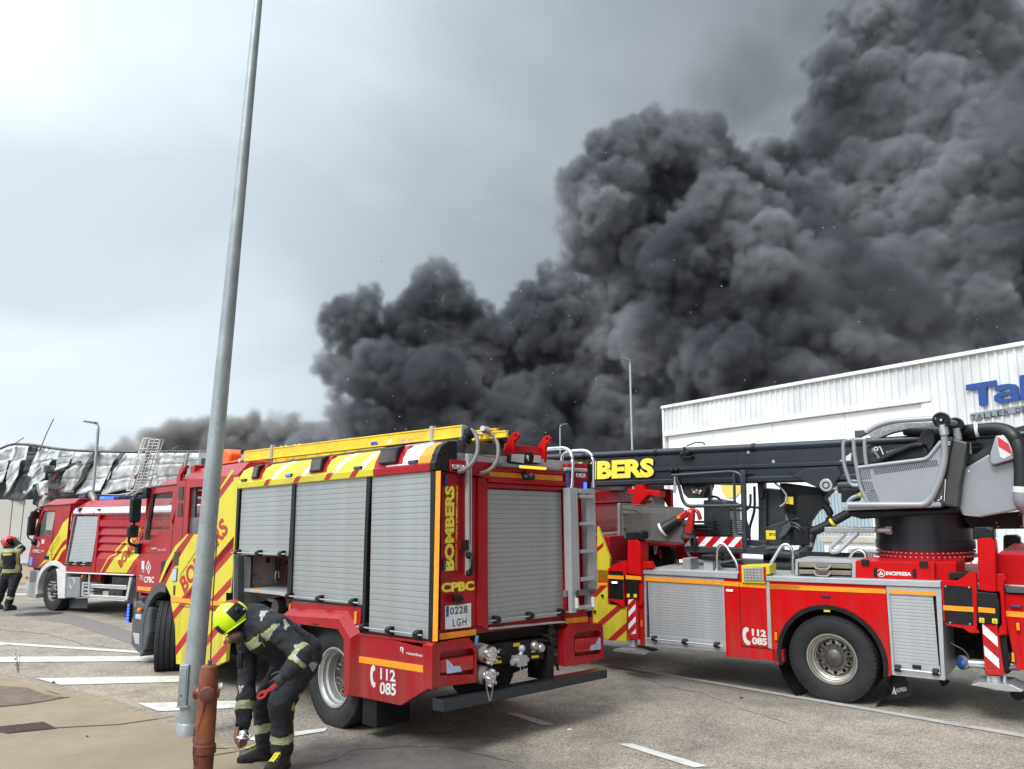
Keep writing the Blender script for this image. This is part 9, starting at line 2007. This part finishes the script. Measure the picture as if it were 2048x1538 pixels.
# ---- bending firefighter: joints placed on planes at a depth of about 7.5 m
def J(p): return Vector(p)
HIP = J((-1.95,7.75,0.958)); CH = J((-2.214,7.55,1.16)); SH = J((-2.328,7.5,1.284)); NK = J((-2.387,7.48,1.265)); HD = J((-2.523,7.42,1.293))
shL, shR = J((-2.078,7.3,1.234)), J((-2.434,7.68,1.143))
elL, wrL = J((-1.806,7.2,1.042)), J((-1.904,7.12,0.894))
elR, wrR = J((-2.39,7.55,0.724)), J((-2.352,7.42,0.42))
hiL, hiR = J((-1.929,7.62,0.87)), J((-2.111,7.88,0.827))
knL, anL = J((-2.021,7.38,0.602)), J((-2.024,7.5,0.196))
knR, anR = J((-2.301,7.8,0.514)), J((-2.233,7.75,0.162))
bend = thing('person', 'firefighter in dark turnout gear and lime helmet bending down beside the hydrant', 'person', (HIP.x, HIP.y, 0.026), group=None)
B0 = Vector((HIP.x, HIP.y, 0.026))
def rel(*a): return [v - B0 for v in a]
HIP, CH, SH, NK, HD, shL, shR, elL, wrL, elR, wrR, hiL, hiR, knL, anL, knR, anR = rel(HIP, CH, SH, NK, HD, shL, shR, elL, wrL, elR, wrR, hiL, hiR, knL, anL, knR, anR)
belly = (HIP + CH) / 2 + Vector((0, 0, 0.02))
segs = [('e', HIP, (0.20, 0.20, 0.19)), (HIP, CH, 0.185, 0.20), ('e', CH, (0.21, 0.22, 0.19)), (CH, SH, 0.20, 0.155), (SH, NK, 0.11, 0.085), ('e', belly + Vector((-0.02, 0, -0.07)), (0.20, 0.18, 0.16)),
        (SH, shL, 0.13, 0.115), (SH, shR, 0.13, 0.11), (shL, elL, 0.110, 0.085), (elL, wrL, 0.088, 0.066), (shR, elR, 0.105, 0.085), (elR, wrR, 0.088, 0.075),
        (HIP, hiL, 0.17, 0.155), (HIP, hiR, 0.17, 0.15), (hiL, knL, 0.150, 0.112), (knL, anL, 0.115, 0.098), (hiR, knR, 0.145, 0.105), (knR, anR, 0.108, 0.092)]
tri = [(J(p) - B0, r_) for p, r_ in (((-2.205,7.36,1.343), 0.045), ((-1.966,7.16,1.282), 0.045), ((-1.84,7.1,1.093), 0.04), ((-2.415,7.4,0.695), 0.035), ((-1.795,7.42,0.873), 0.04))]
BN = [(shL, elL, 0.86, 0.99), (elL, wrL, 0.20, 0.52), (elR, wrR, 0.46, 0.66), (knL, anL, 0.64, 0.80), (knR, anR, 0.50, 0.70)]
limbs = [(shL, elL, 0.11), (elL, wrL, 0.09), (shR, elR, 0.11), (elR, wrR, 0.09), (hiL, knL, 0.15), (knL, anL, 0.12), (hiR, knR, 0.15), (knR, anR, 0.11), (HIP, CH, 0.2), (CH, SH, 0.2), (SH, NK, 0.1), (SH, shL, 0.12), (SH, shR, 0.12)]
def paint_bend(c):
    c = Vector(c); best = min(((seg_t(c, a, b)[1] / r_, i) for i, (a, b, r_) in enumerate(limbs)))
    a, b, r_ = limbs[best[1]]; t = seg_t(c, a, b)[0]
    for p, q, t0, t1 in BN:
        if p == a and q == b and t0 <= t <= t1:
            e = (t - t0) / (t1 - t0); return 1 if (e < 0.17 or e > 0.83) else 2
    if best[1] in (8, 9, 11, 12):
        d_ = (c - CH).dot((SH - CH).normalized())
        if 0.02 < d_ < 0.10 and c.z < CH.z + 0.13: return 1 if (d_ < 0.033 or d_ > 0.087) else 2
    if best[1] == 5 or best[1] == 4:                      # dotted lime strip down the outer leg
        ax = (b - a).normalized(); side = (c - (a + (b - a) * t)); rgt = Vector((1, 0.2, 0)); rgt = (rgt - ax * rgt.dot(ax)).normalized()
        if side.normalized().dot(rgt) > 0.965 and (best[1] == 5 or t > 0.6) and mnoise.noise(Vector((c.x * 9, c.y * 9, c.z * 26))) > -0.08: return 1
    for p, r_ in tri:
        dd_ = c - p
        if abs(dd_.x) < r_ * (0.35 + 0.5 * (dd_.z / r_ + 0.5)) * 0.8 and abs(dd_.z) < r_ * 0.9 and abs(dd_.y) < 0.2: return 2
    return 0
bd = person_mesh('body', segs, 0.013, [TURN, BANDY, BANDS], paint_bend, 3.0, 0.020); bd.parent = bend
# collar and head
MB().tube([SH + (NK - SH) * 0.4, NK + (HD - NK) * 0.15], 0.10, 20, rr=[0.125, 0.105]).build('collar', TURN, bend, 0.01)
hd_dir = (HD - NK).normalized()
fc_ = J((-2.49,7.38,1.151)) - B0
mb = MB(); mb.sphere(HD + Vector((0.02, 0, -0.03)), (0.085, 0.085, 0.095), 20); mb.sphere(J((-2.447,7.38,1.161)) - B0, (0.075, 0.07, 0.055), 16); mb.build('hood', BEARD, bend, 0, 60)
mb = MB(); ctr = J((-2.5,7.38,1.142)) - B0
mb.sphere(ctr, (0.046, 0.050, 0.036), 18)
mb.sphere(ctr + Vector((-0.045, -0.01, -0.028)), (0.014, 0.012, 0.018), 10)       # nose
for s_ in (-1, 1): mb.sphere(ctr + Vector((-0.032, s_ * 0.028, -0.008)), 0.010, 8)  # eyes
mb.sphere(ctr + Vector((0.002, -0.005, -0.036)), (0.016, 0.018, 0.006), 8)         # mouth
mb.build('face', SKIN, bend, 0, 60)
# helmet: shell, crest band, side plate, rim, visor
hc = J((-2.51,7.4,1.322)) - B0
def helmet(parent, c, fwd, upv, s, shell, crest):
    """jet style fire helmet; fwd face direction, upv crown direction"""
    f = Vector(fwd).normalized(); u = Vector(upv); u = (u - f * u.dot(f)).normalized(); l = u.cross(f); vs = []; fs = []; n, k = 32, 16
    def pt(th, ph, r_=1.0):
        x = math.sin(th) * math.cos(ph); y = math.sin(th) * math.sin(ph); z = math.cos(th)
        lower = max(0, -z); ext = 1 + 0.10 * (x < 0) * lower
        return c + (f * x * 0.150 * ext + l * y * 0.122 + u * (z * 0.145)) * s * r_
    def lim(ph): return R(112) + R(22) * (0.5 - 0.5 * math.cos(ph))  # lower at the back
    for i in range(k + 1):
        for j in range(n): ph = 2 * math.pi * j / n; vs.append(pt(lim(ph) * i / k, ph))
    for i in range(k):
        for j in range(n): fs.append((i * n + j, i * n + (j + 1) % n, (i + 1) * n + (j + 1) % n, (i + 1) * n + j))
    sh_ = MB().add(vs, fs).build('helmet', shell, parent, 0, 60); md = sh_.modifiers.new('t', 'SOLIDIFY'); md.thickness = 0.008
    TB('helmet_rim', [pt(lim(ph), ph, 1.02) for ph in [2 * math.pi * j / n for j in range(n)]] + [pt(lim(0), 0, 1.02)], 0.007 * s, BLP if shell != LIME else LIME, sh_, 8)
    def patch(name, th0, th1, ph0, ph1, m, r_=1.025, nn=8):
        vs = []; 
        for i in range(nn + 1):
            for j in range(nn + 1): vs.append(pt(th0 + (th1 - th0) * i / nn, ph0 + (ph1 - ph0) * j / nn, r_))
        fs = [(i * (nn + 1) + j, i * (nn + 1) + j + 1, (i + 1) * (nn + 1) + j + 1, (i + 1) * (nn + 1) + j) for i in range(nn) for j in range(nn)]
        return MB().add(vs, fs).build(name, m, sh_, 0, 60)
    vs = []
    for i in range(13):
        a = R(-75) + R(150) * i / 12
        for w_ in (-1, 1): q = c + (f * math.sin(a) * 0.150 + u * math.cos(a) * 0.145 + l * w_ * 0.024) * s * 1.03; vs.append(q)
    patch('crest_band', R(6), R(66), R(140), R(220), crest) if crest else None
    for sg in (-1, 1):
        patch('side_plate', R(62), R(112), sg * R(92), sg * R(150), BLP, 1.035)
        MB().sphere(pt(R(84), sg * R(122), 1.06), 0.026 * s, 10).build('visor_knob', BLP, sh_, 0, 60)
        MB().sphere(pt(R(98), sg * R(140), 1.06), 0.008 * s, 8).build('rivet', WPL, sh_)
    patch('visor', R(76), R(118), R(-42), R(42), BLP if shell == LIME else GLASS_D, 1.045)
    return sh_
helmet(bend, hc, (-0.66, -0.25, -0.72), (-0.70, -0.22, 0.60), 1.02, LIME, STRIPE)
# gloved hand with wrench, bare hand with hydrant cap
fL = (wrL - elL).normalized()
hl = hand('glove', wrL, (-0.75, -0.2, -0.62), (0.1, -1, 0.2), bend, GLOVE, 0.95, 1.25)
MB().tube([wrL + fL * -0.04, wrL + fL * 0.03], 0.07, 16, rr=[0.072, 0.060]).build('glove_cuff', GLOVE, bend, 0.006)
hand('hand', wrR + Vector((0.02, -0.02, -0.03)), (0.10, -0.35, -1), (0.8, -0.5, 0), bend, SKIN, 0.55, 1.02)
hand('hand', J((-2.374,7.32,0.418)) - B0, (-0.05, -0.2, -1), (-0.8, -0.5, 0), bend, SKIN, 0.6, 0.98)
MB().tube([J((-2.353,7.42,0.44)) - B0, J((-2.383,7.36,0.403)) - B0], 0.06, 14, rr=[0.07, 0.035]).build('cuff', TURN, bend, 0.01)
# boots
YB = mat('yellow_boot_patch', (0.66, 0.58, 0.04), 0.5, var=0.12, scale=20, dirt=0.5, dcol=(0.15, 0.13, 0.06))
BT = mat('black_boot_leather', (0.016, 0.015, 0.014), 0.45, var=0.3, dirt=0.5, dcol=(0.07, 0.06, 0.05))
def boot(parent, ankle, ang, s=1.0, patch=True, zg=0.0):
    """boot with sole, heel, toe cap, laces and patch; ang = direction of the toe in the ground plane"""
    f = Vector((math.cos(ang), math.sin(ang), 0)); l = Vector((-f.y, f.x, 0)); a = Vector((ankle.x, ankle.y, zg)); H = ankle.z - zg
    rings = [(-0.10, 0.030, 0.045, 0.03), (-0.085, 0.040, 0.09, 0.03), (-0.03, 0.046, 0.125, 0.03), (0.05, 0.050, 0.105, 0.03), (0.11, 0.054, 0.080, 0.03), (0.16, 0.052, 0.066, 0.03), (0.195, 0.038, 0.05, 0.03)]
    vs = []; fs = []; n = 14
    for x, hw, h_, z0 in rings:
        for k in range(n):
            t = math.pi * k / (n - 1); vs.append(a + f * x * s + l * math.cos(t) * hw * s + Vector((0, 0, z0 * s + math.sin(t) ** 0.7 * h_ * s if math.sin(t) > 0 else z0 * s)))
    for i in range(len(rings) - 1):
        for k in range(n - 1): fs.append((i * n + k, i * n + k + 1, (i + 1) * n + k + 1, (i + 1) * n + k))
    fs += [tuple(range(n)), tuple((len(rings) - 1) * n + k for k in reversed(range(n)))]
    mb = MB().add(vs, fs); mb.tube([a + f * -0.03 * s + Vector((0, 0, 0.09 * s)), a + f * -0.035 * s + Vector((0, 0, max(0.2 * s, H)))], 0.06 * s, 18, rr=[0.062 * s, 0.068 * s])
    b = mb.build('boot', BT, parent, 0, 50)
    out = [(-0.105, 0.030), (-0.10, 0.040), (-0.04, 0.048), (0.03, 0.046), (0.10, 0.056), (0.17, 0.052), (0.205, 0.030), (0.213, 0.0)]
    pts = [a + f * x * s + l * w_ * s for x, w_ in out] + [a + f * x * s - l * w_ * s for x, w_ in out[::-1][1:]]
    MB().prism([(p.x, p.y) for p in pts], zg, zg + 0.034 * s, 'z').build('sole', BLK, b, 0.004)
    if patch:
        vs = []
        for x, h_ in ((0.02, 0.150), (0.06, 0.128), (0.11, 0.108), (0.15, 0.096)):
            for w_ in (-0.022, -0.010, 0.010, 0.022): vs.append(a + f * x * s + l * w_ * s + Vector((0, 0, (h_ + 0.012 - abs(w_) * 0.25) * s)))
        MB().add(vs, [(4 * i + j, 4 * i + j + 1, 4 * i + j + 5, 4 * i + j + 4) for i in range(3) for j in range(3)]).build('tongue_patch', YB, b, 0, 60)
        for k in range(4):
            z = (0.145 - 0.012 * k) * s; x = (0.02 + 0.03 * k) * s; MB().tube([a + f * x + l * 0.03 * s + Vector((0, 0, z - 0.01)), a + f * (x + 0.005) + Vector((0, 0, z + 0.014 * s)), a + f * x - l * 0.03 * s + Vector((0, 0, z - 0.01))], 0.003 * s, 5).build('lace', BANDY, b)
    return b
boot(bend, anR + Vector((-0.02, 0, -0.02)), R(192), 1.12, True, 0.0)
boot(bend, anL + Vector((0.0, -0.05, -0.02)), R(258), 1.16, True, 0.0)
# radio on the chest, strap lines
q = J((-2.394,7.36,0.966)) - B0; BX('radio', q - Vector((0.022, 0.02, 0.075)), q + Vector((0.022, 0.02, 0.075)), BLP, bend, 0.008)
TB('radio_strap', rnd([J((-2.264,7.3,1.266)) - B0, J((-2.203,7.26,1.167)) - B0, J((-2.159,7.27,1.093)) - B0], 4), 0.004, GREYC, bend, 6)
q = J((-2.182,7.26,1.175)) - B0; BX('name_tag', q - Vector((0.03, 0.006, 0.045)), q + Vector((0.03, 0.01, 0.045)), BLP, bend, 0.004)
# things he holds
w0_, w1_ = J((-1.978,7.1,0.818)), J((-2.136,7.1,0.705))
wr = thing('wrench', 'red hydrant wrench held in the bending firefighter\'s gloved hand', 'wrench', tuple(w1_))
dv = w0_ - w1_; L_ = dv.length; dn = dv.normalized(); up_ = Vector((-dn.z, 0, dn.x))
WR = mat('red_wrench_paint', (0.42, 0.02, 0.02), 0.4, var=0.15, scale=30, dirt=0.3)
def w2(x, y): p = dn * x + up_ * y; return (p.x, p.z)
MB().prism([w2(0.07, -0.013), w2(0.13, -0.016), w2(L_ + 0.10, -0.013), w2(L_ + 0.10, 0.013), w2(0.13, 0.016), w2(0.07, 0.013)], -0.008, 0.008).build('handle', WR, wr, 0.003)
MB().prism([w2(0.035 + 0.05 * math.cos(a), 0.030 * math.sin(a)) for a in [2 * math.pi * i / 14 for i in range(14)]], -0.010, 0.010, 'y', None, [[w2(0.030 + 0.026 * math.cos(a), 0.013 * math.sin(a)) for a in [2 * math.pi * i / 5 for i in range(5)]]]).build('ring', WR, wr, 0.003)
cp = J((-2.303,7.28,0.364))
cap = thing('hose_coupling', 'small shiny silver coupling held in the bending firefighter\'s bare hands', 'coupling', tuple(cp))
MB().lathe([(0.001, 0.03), (0.03, 0.03), (0.04, 0.018), (0.042, -0.01), (0.055, -0.018), (0.058, -0.034), (0.045, -0.036), (0.040, -0.02), (0.001, -0.018)], (0, 0, 0), (0.1, 0.3, 1), 20).build('ring', CHR, cap, 0, 40)
for a in (0, 2.1, 4.2): MB().sphere((0.056 * math.cos(a), 0.056 * math.sin(a), -0.012), 0.014, 8).build('lug', CHR, cap, 0, 60)

# ---- firefighter walking at the left edge, seen from behind, hand raised to the helmet
g0 = Vector((-12.613,20.734,0)); yb = g0.y
def K(p, dy=0.0): return Vector((p[0], p[1] + dy, p[2])) - g0
pers = thing('person', 'firefighter with red helmet seen from behind at the left edge, hand raised', 'person', tuple(g0))
KY = [(-12.809,20.75,1.686),(-12.79,20.75,1.503),(-12.667,20.75,1.14),(-12.896,20.75,1.449),(-12.514,20.75,1.449),(-12.447,20.75,1.522),(-12.586,20.75,1.686),(-12.66,20.75,1.768),(-12.926,20.75,1.212),(-12.916,20.75,0.959),(-12.738,20.75,0.85),(-12.551,20.75,0.832),(-12.832,20.75,0.526),(-12.673,20.75,0.419),(-12.887,20.75,0.186),(-12.62,20.75,0.097),(-12.787,20.75,0.959),(-12.529,20.75,0.977)]
head, nk, hip, sL, sR, eR, wR, hR, eL, wL, hpL, hpR, kL, kR, aL, aR, bl, br = [K(q) for q in KY]
head = K((-12.806,20.75,1.686)); nk = K((-12.776,20.75,1.549)); hip = K((-12.644,20.75,0.922)); chs = K((-12.689,20.75,1.339)); chs.y -= 0.05
eL = K((-12.94,20.75,1.176)); wL = K((-13.005,20.75,0.922)); kL = K((-12.929,20.9,0.551)); aL = K((-13.034,20.95,0.204)); kR = K((-12.539,20.65,0.516)); aR = K((-12.608,20.7,0.191))
hpL = K((-12.755,20.75,0.832)); hpR = K((-12.542,20.75,0.832)); sL = K((-12.912,20.75,1.43)); sR = K((-12.516,20.75,1.467)); eR = K((-12.445,20.75,1.503)); wR = K((-12.599,20.75,1.668))
segs2 = [(nk, nk + Vector((0, 0, 0.12)), 0.10, 0.08), (chs, hip, 0.20, 0.185), ('e', chs, (0.24, 0.16, 0.20)), ('e', hip + Vector((0, 0, 0.1)), (0.22, 0.17, 0.20)), (nk + Vector((0, 0, -0.08)), chs, 0.15, 0.20), (nk + Vector((0, 0, -0.1)), sL, 0.13, 0.11), (nk + Vector((0, 0, -0.1)), sR, 0.13, 0.11),
         (sL, eL, 0.11, 0.085), (eL, wL, 0.085, 0.065), (sR, eR, 0.105, 0.09), (eR, wR, 0.088, 0.062), (hip, hpL, 0.16, 0.14), (hip, hpR, 0.16, 0.14), (hpL, kL, 0.14, 0.105), (kL, aL, 0.105, 0.085), (hpR, kR, 0.14, 0.105), (kR, aR, 0.105, 0.085)]
def paint_walk(c):
    z = c.z; x = c.x - chs.x
    if abs(seg_t(Vector(c), kR, aR)[1]) < 0.16 and 0.48 < seg_t(Vector(c), kR, aR)[0] < 0.66: return 1 if abs(seg_t(Vector(c), kR, aR)[0] - 0.57) > 0.04 else 2
    if seg_t(Vector(c), eR, wR)[1] < 0.13 and 0.35 < seg_t(Vector(c), eR, wR)[0] < 0.55: return 2
    zt_ = K((-12.703,20.75,1.476)).z; zl = K((-12.65,20.75,0.977)).z
    if c.y < chs.y + 0.03:
        for z0 in (zt_, zl):
            if abs(z - z0) < 0.045 and abs(x) < 0.27: return 2 if abs(z - z0) < 0.020 else 1
        if zl < z < zt_ and 0.185 < abs(x) < 0.265: return 2 if abs(abs(x) - 0.225) < 0.02 else 1
        if abs(z - K((-12.693,20.75,1.385)).z) < 0.022 and abs(x) < 0.11: return 1
    return 0
b2_ = person_mesh('body', segs2, 0.018, [TURN, BANDY, BANDS], paint_walk, 9.0, 0.02); b2_.parent = pers
MB().sphere(head + Vector((0, 0, -0.06)), (0.085, 0.09, 0.11), 14).build('head', SKIN, pers, 0, 60)
helmet(pers, head + Vector((0, 0, 0.0)), (0.25, 0.95, 0.0), (0, 0, 1), 1.12, HRED, None)
MB().tube([nk + Vector((0, 0, -0.02)), nk + Vector((0, 0, 0.12))], 0.1, 16, rr=[0.12, 0.105]).build('collar', TURN, pers, 0.01)
hand('glove', wR, (-0.6, 0.1, 0.7), (0, -1, 0.2), pers, GLOVE, 0.6, 1.15); hand('glove', wL, (-0.2, 0.1, -1), (-1, 0, 0), pers, GLOVE, 0.7, 1.15)
boot(pers, aR + Vector((0, 0, -0.05)), R(80), 1.15, False, 0.0); boot(pers, aL + Vector((0, 0, -0.05)), R(100), 1.15, False, 0.0)
